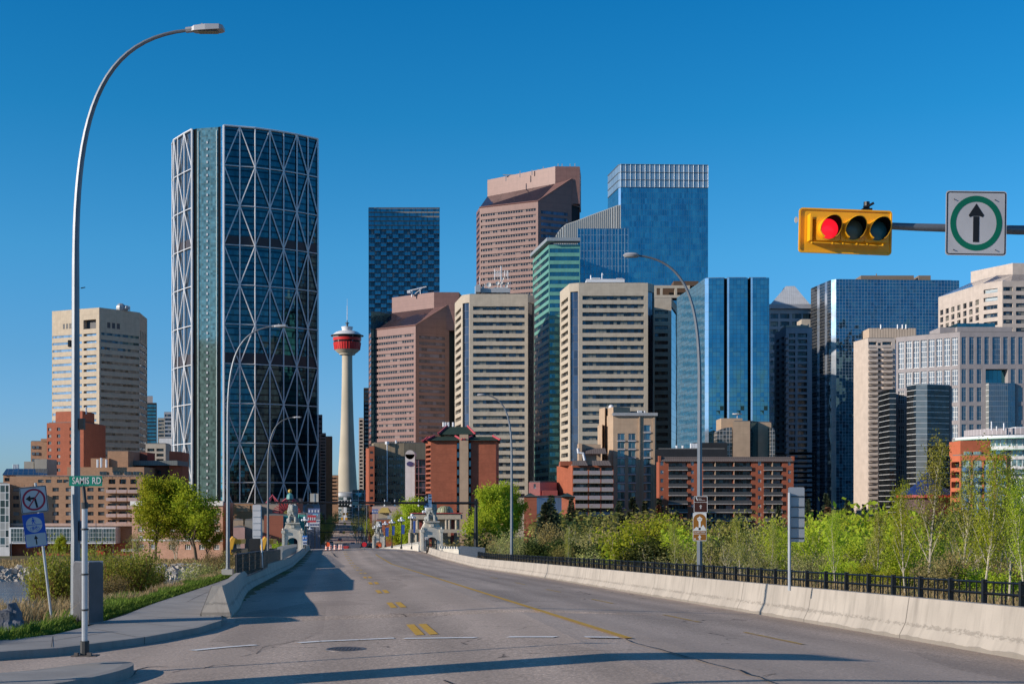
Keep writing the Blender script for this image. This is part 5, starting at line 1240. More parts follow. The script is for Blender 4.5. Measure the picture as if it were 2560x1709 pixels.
T=Bld('pink_shop','small salmon pink building with white stair between the beige tower and the brick flats',[(1322,395),(1350,395),(1392,400)],zt=Z(1205,395),wall=plain('salmon_stucco',(.55,.22,.19),.8),depth=8); T.Y=395; T.grid(0,[1337],6,1215,1,1,12,G_PANEW,rec=.1); T.finish(cap=True)
b=MB(); x0,x1=X(1356,392),X(1394,392); b.prism([(x0,392),(x1,392),(x1,402),(x0,402)],GZ,Z(1225,392)); b.build('low_wing',plain('red_wall',(.33,.07,.06),.8),T.o)
# ---- wall the ground floor of the far street (shops left and right)
def shop(label,u0,u1,v,Y,col,depth=14,bands=True,name='street_shop',wall=None,win=None):
    T=Bld(name,label,[(u0,Y),(u1,Y)],zt=Z(v,Y),wall=wall or wallmat('shop_wall_'+'_'.join(str(int(c*100)) for c in col),col,joint=(5.,3.2),jw=.06,jd=.75),depth=depth,cat='shop'); T.Y=Y
    if win: T.grid(0,*win,G_BAL,rec=.3)
    T.finish(); return T
T=shop('tan brown box store with white sign boards left of the avenue',583,634,1259,395,(.42,.22,.11)); 
T.bx(0,1,5,T.zv(1278),T.zv(1262),0,.2,plain('dull_tan_panel',(.40,.25,.15),.8),'sign_board')
shop('long pale concrete shop wall behind the black pole',632,700,1261,400,(.38,.30,.24))
T=shop('shop with a dark wall painted with a red and gold sunburst',697,758,1256,392,(.05,.03,.04))
Mr=plain('sunburst_red',(.40,.04,.05),.7); Mg=plain('sunburst_gold',(.50,.36,.10),.7); c=(T.L(0)*.32,T.zv(1283)); b=MB()
for k in range(15):
    a0=pi*(k)/15; a1=a0+pi/30; b.face([T.pt(0,c[0]+1.1*cos(a),c[1]+1.1*sin(a),.06) for a in (a1,a0)]+[T.pt(0,c[0]+4.3*cos(a),c[1]+3.1*sin(a),.06) for a in (a0,a1)])
b.build('sunburst_rays',Mr,T.o); b=MB(); b.face([T.pt(0,c[0]+.9*cos(pi*k/12),c[1]+.9*sin(pi*k/12),.08) for k in range(12,-1,-1)][::-1]); b.build('sunburst_disc',Mg,T.o)
T=shop('slate grey shop wall with a round medallion right of the sunburst mural',757,800,1262,388,(.20,.22,.27)); b=MB(); b.lathe([(0,0),(1.3,0),(1.3,.15),(0,.15)],20,Matrix.Translation(T.pt(0,2.,T.zv(1272),.05))@Matrix.Rotation(radians(90),4,'X')); b.build('medallion',plain('medallion_brown',(.20,.14,.12),.7,nz=(3,.4)),T.o)
shop('teal painted low shop beside the left lion kiosk',705,735,1288,360,(.04,.26,.27)); shop('teal painted low shop behind the left globe lamps',747,764,1286,362,(.06,.30,.26))
T=shop('red brick low shop behind the shrubs left of the lion kiosk',660,708,1288,350,(.30,.10,.06)); T=shop('pale brick low wall building behind the yellow excavator',583,612,1318,345,(.45,.27,.23)); shop('grey roofed low building in front of the tan box store',612,660,1300,352,(.26,.24,.20)); shop('tan low canopy building beside the cornice apartment',583,608,1300,360,(.36,.27,.19))
shop('dark red brick shop on the left of the far avenue',764,800,1300,430,(.20,.07,.05)); shop('narrow brick shop front at the far left kerb of the avenue',786,812,1285,520,(.16,.08,.06))
T=shop('red brick low building with blue banners behind the bridge lamps',940,1010,1299,360,(.42,.17,.11),wall=W_BRICK); T.bx(0,3,6.5,T.zt,T.zt+1.2,-5,-1,M_MECH,'rooftop_unit')
shop('pale pink wall building under the brown office',930,1020,1265,470,(.50,.38,.34)); shop('cream corner shop with yellow hipped roof and dark oval sign',946,973,1280,440,(.44,.38,.28))
b=MB(); x0,x1=X(945,438),X(975,438); zt=Z(1281,438); b.face([(x0,437,zt),(x1,437,zt),(x1-1,441,Z(1268,438)),(x0+1,441,Z(1268,438))]); b.face([(x0,437,zt),(x0+1,441,Z(1268,438)),(x0,446,zt)]); b.face([(x1,437,zt),(x1,446,zt),(x1-1,441,Z(1268,438))]); b.face([(x0+1,441,Z(1268,438)),(x1-1,441,Z(1268,438)),(x1,446,zt),(x0,446,zt)])
tag(b.build('yellow_roof',plain('yellow_roof_tiles',(.50,.36,.10),.7)),'yellow hipped tile roof above the cream corner shop','roof')
# columned pavilion
def pavil():
    Y=330; o=thing('columned_pavilion','tan stone pavilion with columns, red panels and overhanging roof behind the right lion kiosk','building',(X(1090,Y),Y,GZ)); z=lambda v:Z(v,Y); Ms=plain('tan_stone',(.42,.36,.28),.8); b=MB()
    b.box(X(1026,Y),X(1152,Y),Y-1,Y+10,z(1297),z(1286)); b.box(X(1030,Y),X(1148,Y),Y-.5,Y+9.5,z(1286),z(1283)); b.build('roof_slab',Ms,o); b=MB(); b.box(X(1024,Y),X(1154,Y),Y-1.3,Y+10,z(1283),z(1281.5)); b.build('red_coping',plain('red_coping',(.40,.05,.05),.6),o)
    b=MB(); b.box(X(1022,Y-4),X(1168,Y-4),Y-4,Y,z(1330),z(1322)); b.build('lower_roof',Ms,o)
    for u in (1029,1044,1116,1124,1141): b=MB(); b.tube([W(u,1322,Y-.5),W(u,1297,Y-.5)],.35,8); b.build('column',Ms,o)
    for u in (1026,1042,1068,1098): b=MB(); b.tube([(X(u,Y-3),Y-3,-14),W(u,1330,Y-3)],.5,8); b.build('column',Ms,o)
    b=MB(); b.box(X(1030,Y+2),X(1146,Y+2),Y+2,Y+9,-18,z(1297)); b.build('wall',Ms,o)
    for u in (1052,1075,1131): b=MB(); b.box(X(u-4,Y+1.9),X(u+4,Y+1.9),Y+1.7,Y+1.95,z(1365),z(1300)); b.build('red_door',plain('dark_red_panel',(.22,.05,.04),.6),o)
    b=MB(); b.lathe([(0,3.2),(2.,2.9),(3.4,1.9),(4.,.0)],20,Matrix.Translation((X(1113,Y+5),Y+5,z(1281)))@Matrix.Scale(.55,4)); b.build('glass_dome',glassmat('yellow_green_dome_glass',(.30,.30,.14),metal=.3,grid=(.3,0),lw=.06,line=(.5,.5,.35)),o)
pavil()
# red truss gable roofs over the left shops
for u,v,w_ in ((682,1237,33),(724,1240,44)):
    Y=385; o=thing('truss_gable','open pink red steel gable frame above the left shops'+(' nearer the black pole' if u<700 else ' crowned by a small temple finial'),'roof frame',(X(u,Y),Y,Z(1258,Y))); b=MB(); b.tube([W(u-w_/2,1257,Y),W(u,v,Y),W(u+w_/2,1257,Y)],.28,5); b.tube([W(u-w_/4,1256,Y),W(u,v+2,Y),W(u+w_/4,1256,Y)],.15,5); b.build('frame',plain('pink_red_steel',(.50,.09,.12),.5),o)
    if u>700: 
        b=MB(); b.lathe([(1.1,0),(.9,1.2),(.2,1.9),(.35,2.3),(0,2.9)],8,Matrix.Translation(W(u+1,1247,Y))); b.build('finial',plain('teal_finial',(.10,.32,.30),.5),o); b=MB(); b.sphere(W(u+1,1227,Y),.6,8); b.tube([W(u+1,1247,Y),W(u+1,1228,Y)],.18,5); b.build('gold_ball',plain('gold_paint',(.6,.36,.06),.4),o)
        b=MB(); b.box(X(700,Y),X(752,Y),Y,Y+4,Z(1258,Y),Z(1245,Y)); b.build('dark_attic',M_DARKMECH,o)
# ================================================================== street furniture
M_GALV=plain('galvanised_steel',(.19,.21,.235),.5,.5,nz=(1.2,.14),bump=.05,spec=.5)
M_POST=plain('bright_galvanised_post',(.46,.48,.50),.45,.35,nz=(2,.12),bump=.05)
M_BLK=plain('black_painted_steel',(.012,.013,.015),.4,0)
M_SIGNW=plain('white_sign_sheet',(.55,.55,.56),.45); M_SIGNB=plain('sign_black',(.01,.01,.012),.5); M_SIGNR=plain('sign_red',(.38,.015,.05),.5)
M_SIGNG=plain('sign_green',(.0,.22,.15),.45); M_SIGNBL=plain('sign_blue',(.01,.10,.50),.45); M_BACK=plain('bare_aluminium_sheet',(.42,.44,.46),.4,.4,nz=(2,.08))
def bez(P,n=24):
    o=[]; m=len(P)-1
    for k in range(n+1):
        t=k/n; Q=[Vector(p) for p in P]
        while len(Q)>1: Q=[a.lerp(c,t) for a,c in zip(Q,Q[1:])]
        o.append(tuple(Q[0]))
    return o
def lamp(label,base,H,reach,side,yaw=0,hcurve=.5,led=True,foot=True,octs=True,rad=.125,mat=None):
    """davit street lamp: octagonal tapered shaft bending over to a flat luminaire; side=+1 reaches right"""
    o=thing('street_lamp',label,'street lamp',base,'tall street lamps along the road'); o.rotation_euler=(0,0,yaw)
    mat=mat or M_GALV; zc=H*hcurve
    C=[(0,0,0),(0,0,zc*.5),(0,0,zc)]+bez([(0,0,zc),(0,0,zc+(H-zc)*.62),(side*reach*.18,0,H*.985),(side*reach,0,H)],22)[1:]
    n=len(C); R_=[rad*1.25-(rad*.80)*i/(n-1) for i in range(n)]; R_[0]=rad*1.3; R_[1]=rad*1.12; R_[2]=rad*.95
    for i in range(3,n): R_[i]=rad*.92-(rad*.5)*(i-2)/(n-3)
    L=lambda mb,nm,m,par,sm=False: mb.build(nm,m,par,smooth=sm)
    def child(mb,nm,m,sm=False):
        ob=mb.build(nm,m,None,smooth=sm); ob.parent=o; return ob
    b=MB(); b.tube(C,R_,8); child(b,'pole',mat)
    b=MB(); 
    if led:
        x=side*reach; s_=side
        b.tube([(x-.05*s_,0,H),(x+.12*s_,0,H+.02)],.07,8); 
        prof=[(x+.08*s_,.05,.05),(x+.16*s_,.12,.07),(x+.42*s_,.16,.08),(x+.74*s_,.16,.07),(x+.82*s_,.12,.05)]
        for (x0,w0,h0),(x1,w1,h1) in zip(prof,prof[1:]):
            z0,z1=H+.03*(x0-x)*s_*1.2,H+.03*(x1-x)*s_*1.2
            P=[(x0,-w0,z0-h0*.6),(x1,-w1,z1-h1*.6),(x1,w1,z1-h1*.6),(x0,w0,z0-h0*.6),(x0,-w0,z0+h0),(x1,-w1,z1+h1),(x1,w1,z1+h1),(x0,w0,z0+h0)]
            b.hexa(P)
        b.box(min(x+.3*s_,x+.34*s_),max(x+.3*s_,x+.34*s_),-.03,.03,H+.08,H+.15)
    else:
        x=side*(reach+.3); b.lathe([(0,-.10),(.16,-.09),(.20,0),(.14,.09),(0,.11)],12,Matrix.Translation((x,0,H+.02))@Matrix.Diagonal((1.9,1,1,1)))
    hd=child(b,'luminaire',plain('luminaire_grey',(.42,.42,.43),.45,.2),30)
    b=MB(); x=side*(reach+(.46 if led else .3)); b.box(x-.22,x+.22,-.10,.10,H-.055,H-.045); l_=b.build('lens',plain('lamp_lens',(.25,.24,.2),.2),None); l_.parent=hd
    b=MB()
    if foot: b.box(-.3,.3,-.3,.3,-.25,.05); child(b,'footing',M_CON); b=MB()
    b.lathe([(rad*1.9,.05),(rad*1.9,.09),(rad*1.35,.10),(rad*1.33,.22)],8); child(b,'base_flange',mat)
    b=MB(); b.lathe([(rad*1.2,.5),(rad*1.2,.62)],8) ; 
    for zz in (1.6,2.9): b.lathe([(rad*1.16,zz),(rad*1.16,zz+.03)],8)
    child(b,'strap',M_BLK)
    return o
base=(-10.05,30.4,-2.72); lamp('nearest tall galvanised street lamp on the left, its foot behind a grey guard box',base,Z(76,30.4)+2.72,X(472,30.4)-X(196,30.4)+.05,1,hcurve=.60,rad=.092)
o=[x for x in bpy.data.objects if x.name=='street_lamp'][0]; b=MB(); b.box(.12,.24,-.1,.1,Z(1351,30.4)+2.72,Z(1301,30.4)+2.72); c_=b.build('control_box',plain('slate_box',(.05,.06,.09),.5),None); c_.parent=o
b=MB(); b.box(-.16,-.10,-.06,.06,6.25,6.4); b.tube([(.12,0,7.6),(.22,0,7.62)],.012,5); b.box(.10,.2,-.08,.08,4.35,4.6); c_=b.build('pole_fittings',M_BLK,None); c_.parent=o
lamp('second street lamp on the left standing on a concrete footing before the curved glass tower',(X(570,74),74,Z(1424,74)),Z(816,74)-Z(1424,74),X(682,74)-X(570,74),1,hcurve=.62,rad=.09)
lamp('third street lamp on the left, dark pole seen left of the black signal gantry',(X(670,135),135,Z(1385,135)),Z(1043,135)-Z(1385,135),X(733,135)-X(670,135),1,hcurve=.62,rad=.10,mat=plain('dark_grey_pole',(.12,.13,.14),.5,.3))
lamp('right street lamp carrying two brown tourist signs, arching over the road',(X(1749,57),57,Z(1440,57)),Z(639,57)-Z(1440,57),X(1749,57)-X(1596,57),-1,hcurve=.60,rad=.095,led=False)
lamp('farther right street lamp rising in front of the beige towers',(X(1279,113),113,Z(1400,113)),Z(987,113)-Z(1400,113),X(1279,113)-X(1212,113),-1,hcurve=.62,rad=.105,led=False)
# unseen lamp and panel, added so that their shadows cross the foreground
o=lamp('street lamp outside the left edge, casting a thin shadow on the road',(-14.5,9.2,-2.0),11.,2.4,1,hcurve=.6,rad=.10)
o=thing('guide_sign','tall road sign outside the left edge of the photo, casting the broad road shadow','sign',(-8.9,15.15,-2.2)); Mx=Matrix.Translation((-8.9,15.15,-2.2))@Matrix.Rotation(radians(-55),4,'Z')
b=MB(); b.tube([Mx@Vector((-.5,0,0)),Mx@Vector((-.5,0,4.7))],.06,6); b.build('post',M_GALV,o); b=MB(); b.tube([Mx@Vector((.5,0,0)),Mx@Vector((.5,0,4.7))],.06,6); b.build('post',M_GALV,o); b=MB(); b.box(-.62,.62,-.08,-.06,1.2,4.75,Mx); b.build('sign_panel',M_SIGNG,o)

# guard box wrapped round the nearest lamp foot
o=thing('guard_box','grey folded metal guard box around the foot of the nearest lamp post','guard',(-9.75,29.7,-2.75)); zb=-2.76; zt=Z(1403,29.5)
A=(X(183,29.9),29.9); B_=(X(222,29.35),29.35); C_=(X(258,29.75),29.75); D=(X(256,30.3),30.35); E_=(X(186,30.4),30.5)
def rb(P,z0,z1,r=.12):
    (x0,y0),(x1,y1)=P; L_=math.hypot(x1-x0,y1-y0); e=Vector((x1-x0,y1-y0,0)).normalized(); pts=[(0,z0+r*.5),(r*.5,z0),(L_,z0),(L_,z1),(r,z1),(r*.3,z1-r*.3),(0,z1-r)]
    return [(Vector((x0,y0,0))+e*p[0]+Vector((0,0,p[1]))) for p in pts]
b=MB(); b.face(rb((A,B_),zb,zt)); p=rb((C_,B_),zb,zt); b.face(p[::-1]); M_GB=plain('weathered_guard_metal',(.21,.21,.225),.5,.3,nz=(1.3,.18),bump=.05); b.build('front_panels',M_GB,o); b=MB(); b.prism([B_,C_,D,E_,A][::-1] if False else [A,B_,C_,D,E_],zb+.03,zt-.02); b.build('body',M_GB,o)
for i in (0,): pass

# ---- street name sign on island
def name_sign():
    x,y,z=-6.15,19.0,-2.24; o=thing('street_name_sign','green street name blade reading SAMIS RD on a galvanised post on the traffic island','street sign',(x,y,z))
    yb=18.95; zt=Z(1262,yb); b=MB(); b.tube([(x,y,z),(x,y,zt)],.042,12); b.build('post',M_POST,o,smooth=30)
    b=MB(); b.tube([(x,y,z+.0),(x,y,z+.22)],.066,10); b.build('post_sleeve',plain('dark_weathered_sleeve',(.06,.06,.06),.6,.3),o,smooth=30); b=MB(); b.box(x-.17,x+.19,y-.09,y+.09,z,z+.018); b.box(x+.06,x+.12,y-.1,y-.05,z+.018,z+.06); b.box(x-.12,x-.07,y-.1,y-.05,z+.018,z+.06); b.build('base_plate',plain('rusty_base',(.12,.10,.09),.7),o)
    for v in (1435,1524,1262+60): b=MB(); zz=Z(v,yb); b.tube([(x,y,zz-.012),(x,y,zz+.012)],.055,12); b.build('band_clamp',plain('dark_weathered_sleeve',(.06,.06,.06),.6,.3),o)
    b=MB(); b.tube([(x+.0,y,zt-.05),(x-.005,y,zt+.04)],.052,10); b.tube([(x+.01,y,zt),(x-.02,y,Z(1212,yb))],.026,8); b.box(x-.07,x+.05,y-.02,y+.02,Z(1213,yb)-.02,Z(1213,yb)+.02); b.build('bracket',plain('dark_weathered_sleeve',(.06,.06,.06),.6,.3),o)
    x0,x1=X(171,yb)-.0,X(254,yb); z0,z1=Z(1214,yb),Z(1189,yb); Mx=Matrix.Translation(((x0+x1)/2,y-.02,(z0+z1)/2)); w,h=(x1-x0)/2,(z1-z0)/2
    b=MB(); b.plate([(-w,-h+.0),(w,-h-.003),(w,h),(-w,h)],.006,Mx); bl=b.build('blade',M_SIGNG,o)
    Mt=plain('sign_letter_white',(.62,.62,.62),.5); text('lettering','SAMIS',.135,Matrix.Translation(((x0+x1)/2-.07,y-.026,(z0+z1)/2+.0)),Mt,bl,.001,(.70,1)); text('lettering','RD',.135,Matrix.Translation(((x0+x1)/2+.158,y-.026,(z0+z1)/2+.0)),Mt,bl,.001,(.74,1))
name_sign()
# ---- leaning no-left-turn sign
def circle(r,n=40,a0=0,a1=2*pi): return [(r*cos(a0+(a1-a0)*k/n),r*sin(a0+(a1-a0)*k/n)) for k in range(n)]
def rrect(w,h,r,n=5):
    o=[]
    for cx,cy,a in ((w-r,h-r,0),(-w+r,h-r,pi/2),(-w+r,-h+r,pi),(w-r,-h+r,3*pi/2)):
        for k in range(n+1): o.append((cx+r*cos(a+pi/2*k/n),cy+r*sin(a+pi/2*k/n)))
    return o
def signface(o,Mx,w,h,r,name,bgm,rim,rw=.014,inset_=.01):
    b=MB(); b.plate(rrect(w,h,r)[::1],.006,Mx); p=b.build(name,bgm,o)
    if rim:
        b=MB(); b.ringplate(rrect(w-inset_,h-inset_,r-inset_*.5),rrect(w-inset_-rw,h-inset_-rw,max(.006,r-inset_*.5-rw)),.003,Mx@Matrix.Translation((0,-.0048,0))); b.build('border',rim,p)
    return p
def sh(name,mat,par,Mx,polys,lift=.005):
    b=MB()
    for P in polys: b.plate(P,.002,Mx@Matrix.Translation((0,-lift,0)))
    return b.build(name,mat,par)
def left_signs():
    Y=30.; k=Y/F; base=Vector((X(131,Y),Y,-2.83)); o=thing('regulatory_sign','leaning post with a no left turn sign above a blue pedestrian and bicycle path sign','traffic sign',tuple(base))
    tilt=radians(-6.8); Rm=Matrix.Translation(base)@Matrix.Rotation(tilt,4,'Y'); L_=(1577-1222)*k/cos(tilt)
    b=MB(); b.tube([Rm@Vector((0,0,-.1)),Rm@Vector((0,0,L_))],.03,10); b.build('post',M_POST,o,smooth=30)
    def at(u,v,ang): return Matrix.Translation((X(u,Y),Y-.13,Z(v,Y)))@Matrix.Rotation(radians(23),4,'Z')@Matrix.Rotation(radians(ang),4,'Y')
    M1=at(90,1248,-6.2); w=.29; p=signface(o,M1,w,w*1.03,.035,'no_left_turn_sign',M_SIGNW,M_SIGNB,.014,.008)
    b=MB(); b.ringplate(circle(.248),circle(.205),.002,M1@Matrix.Translation((0,-.0052,0))); b.build('prohibition_ring',M_SIGNR,p)
    d=.222; a=radians(52); e=Vector((cos(a),sin(a))); nn=Vector((-e.y,e.x))*.013
    sh('turn_arrow',M_SIGNB,p,M1,[[(.03,-.185),(.075,-.185),(.045,.02),(.0,.045)],[(-.06,.005),(.02,.005),(.02,.055),(-.06,.055)],[(-.175,.03),(-.075,-.045),(-.06,.03),(-.06,.03)][:3],[(-.175,.03),(-.06,.03),(-.075,.10)]],.005)
    sh('prohibition_bar',M_SIGNR,p,M1,[[tuple(-e*d-nn),tuple(e*d-nn),tuple(e*d+nn),tuple(-e*d+nn)]],.0075)
    M2=at(92.5,1324.5,-7.4); p=signface(o,M2,.232,.375,.03,'path_sign',M_SIGNBL,None)
    sh('white_field',M_SIGNW,p,M2,[rrect(.212,.145,.02)],.0045); bp=p
    ob=p.children if False else None
    W2=M2@Matrix.Translation((0,0,-.215)); 
    bpy.data.objects.remove([x for x in bpy.data.objects if x.name.startswith('white_field')][0])
    sh('white_field',M_SIGNW,p,W2,[rrect(.214,.142,.018)],.0045)
    Mc=M2@Matrix.Translation((0,0,.13)); sh('white_disc',M_SIGNW,p,Mc,[circle(.175)],.0045); sh('divider',M_SIGNBL,p,Mc,[[(-.175,-.010),(.175,-.010),(.175,.004),(-.175,.004)]],.007)
    sh('pedestrian_symbol',M_SIGNBL,p,Mc,[[(-.012+.018*cos(t_*pi/4),.145+.018*sin(t_*pi/4)) for t_ in range(8)],[(-.03,.06),(.012,.06),(.01,.125),(-.03,.12)],[(-.03,.06),(-.012,.06),(-.028,.018),(-.045,.022)],[(-.006,.06),(.012,.06),(.035,.02),(.018,.016)],[(.008,.12),(.012,.105),(.045,.07),(.05,.078)],[(-.03,.12),(-.03,.105),(-.05,.07),(-.057,.075)]],.007)
    b=MB()
    for cx in (-.06,.062): b.ringplate([(cx+x_,-.095+y_) for x_,y_ in circle(.042,20)],[(cx+x_,-.095+y_) for x_,y_ in circle(.033,20)],.002,Mc@Matrix.Translation((0,-.007,0)))
    def ln(a_,c_,w_=.005):
        a_,c_=Vector(a_),Vector(c_); m_=Vector((-(c_-a_).y,(c_-a_).x)).normalized()*w_; b.plate([tuple(a_-m_),tuple(c_-m_),tuple(c_+m_),tuple(a_+m_)],.002,Mc@Matrix.Translation((0,-.007,0)))
    for q in (((-.06,-.095),(-.03,-.05)),((-.03,-.05),(.04,-.05)),((.04,-.05),(.0,-.098)),((.0,-.098),(-.035,-.05)),((.0,-.098),(-.06,-.095)),((.062,-.095),(.036,-.038)),((.036,-.038),(.05,-.03)),((-.045,-.042),(-.02,-.042))): ln(*q)
    b.build('bicycle_symbol',M_SIGNBL,p)
    sh('arrow',M_SIGNB,p,W2,[[(-.013,-.105),(.013,-.105),(.013,.03),(-.013,.03)],[(-.045,.02),(.045,.02),(0,.105)]],.0075)
left_signs()
# ---- tourist signs on the right lamp
def brown_signs():
    Y=56.8; c1=(X(1750,Y),Y-.05); M1=Matrix.Translation((X(1750,Y),Y-.2,Z(1260,Y))); MB1=plain('sign_dark_brown',(.055,.015,.008),.5); MB2=plain('sign_ochre',(.30,.12,.015),.5); MWb=plain('sign_bright_white',(.72,.72,.70),.5)
    k=Y/F; o=thing('tourist_sign','dark brown tourist sign with white arrow, the upper one on the right lamp post','sign',(X(1750,Y),Y-.2,Z(1281,Y))); p=signface(o,M1,17.3*k,20.6*k,.04,'panel',MB1,MWb,.02,.005)
    sh('divider',MWb,p,M1,[[(-17*k,5.*k),(17*k,5*k),(17*k,5.9*k),(-17*k,5.9*k)]]); sh('arrow',plain('sign_grey_white',(.45,.43,.42),.5),p,M1,[[(-1.6*k,-11*k),(1.6*k,-11*k),(1.6*k,-5*k),(-1.6*k,-5*k)],[(-4*k,-5.5*k),(4*k,-5.5*k),(0,-.5*k)]])
    sh('emblem',MWb,p,M1,[[(-12.5*k,17.5*k),(-10*k,18.5*k),(-6.6*k,10*k),(-9*k,9.3*k)]])
    for z_,x1_ in ((14.3,2.),(12.,3.),(10.2,11)): sh('text_line',plain('sign_grey_white',(.45,.43,.42),.5),p,M1,[[(-5.5*k,(z_-.55)*k),(x1_*k,(z_-.55)*k),(x1_*k,(z_+.55)*k),(-5.5*k,(z_+.55)*k)]])
    Y=56.75; M2=Matrix.Translation((X(1747.5,Y),Y-.2,Z(1315.8,Y))); o=thing('tourist_sign','ochre tourist sign with a white tower pictogram, lower one on the right lamp post','sign',(X(1747.5,Y),Y-.2,Z(1351,Y))); p=signface(o,M2,16.9*k,35*k,.04,'panel',MWb,None)
    arch=[(-15.8*k,-8*k),(15.8*k,-8*k)]+[(15.8*k*cos(t_*pi/12),(18+14.5*sin(t_*pi/12))*k) for t_ in range(13)]
    sh('arch',MB2,p,M2,[arch]); sh('lower_field',MB2,p,M2,[[(-15.8*k,-16.8*k),(15.8*k,-16.8*k),(15.8*k,-10*k),(-15.8*k,-10*k)],[(-15.8*k,-33.5*k),(15.8*k,-33.5*k),(15.8*k,-18*k),(-15.8*k,-18*k)]])
    sh('tower_pictogram',MWb,p,M2,[[(-2.6*k,-8*k),(2.6*k,-8*k),(2.4*k,13*k),(-2.4*k,13*k)],[(-2.5*k,13*k),(2.5*k,13*k),(6*k,17*k),(6*k,20*k),(-6*k,20*k),(-6*k,17*k)],[(-7.6*k,20.5*k),(7.6*k,20.5*k),(0,25.5*k)],[(-.4*k,25*k),(.4*k,25*k),(.2*k,28*k),(-.2*k,28*k)],[(-15.6*k,-8*k),(0,-8*k),(0,-2*k),(-4.5*k,-2*k),(-8.4*k,0.*k),(-12.5*k,-4*k)],[(0,-8*k),(15.6*k,-8*k),(14*k,-3*k),(8.6*k,5*k),(3*k,-2.*k),(0,-2*k)]],.006)
    sh('deck_windows',MB2,p,M2,[[(x_*k-.4*k,17.8*k),(x_*k+.4*k,17.8*k),(x_*k+.4*k,19*k),(x_*k-.4*k,19*k)] for x_ in (-3.4,-1.7,0,1.7,3.4)],.008)
    text('lettering','CALGARY TOWER',3.9*k,M2@Matrix.Translation((0,-.009,-13.4*k)),MWb,p,.001,(.86,1)); sh('arrow',MWb,p,M2,[[(-2*k,-32*k),(2*k,-32*k),(2*k,-26*k),(-2*k,-26*k)],[(-4.6*k,-26.5*k),(4.6*k,-26.5*k),(0,-19.5*k)]],.008)
    sh('corner_patch',MWb,p,M2,[[(-14*k,-31*k),(-10*k,-31.5*k),(-10.5*k,-28*k),(-13.5*k,-28.5*k)]],.008)
brown_signs()
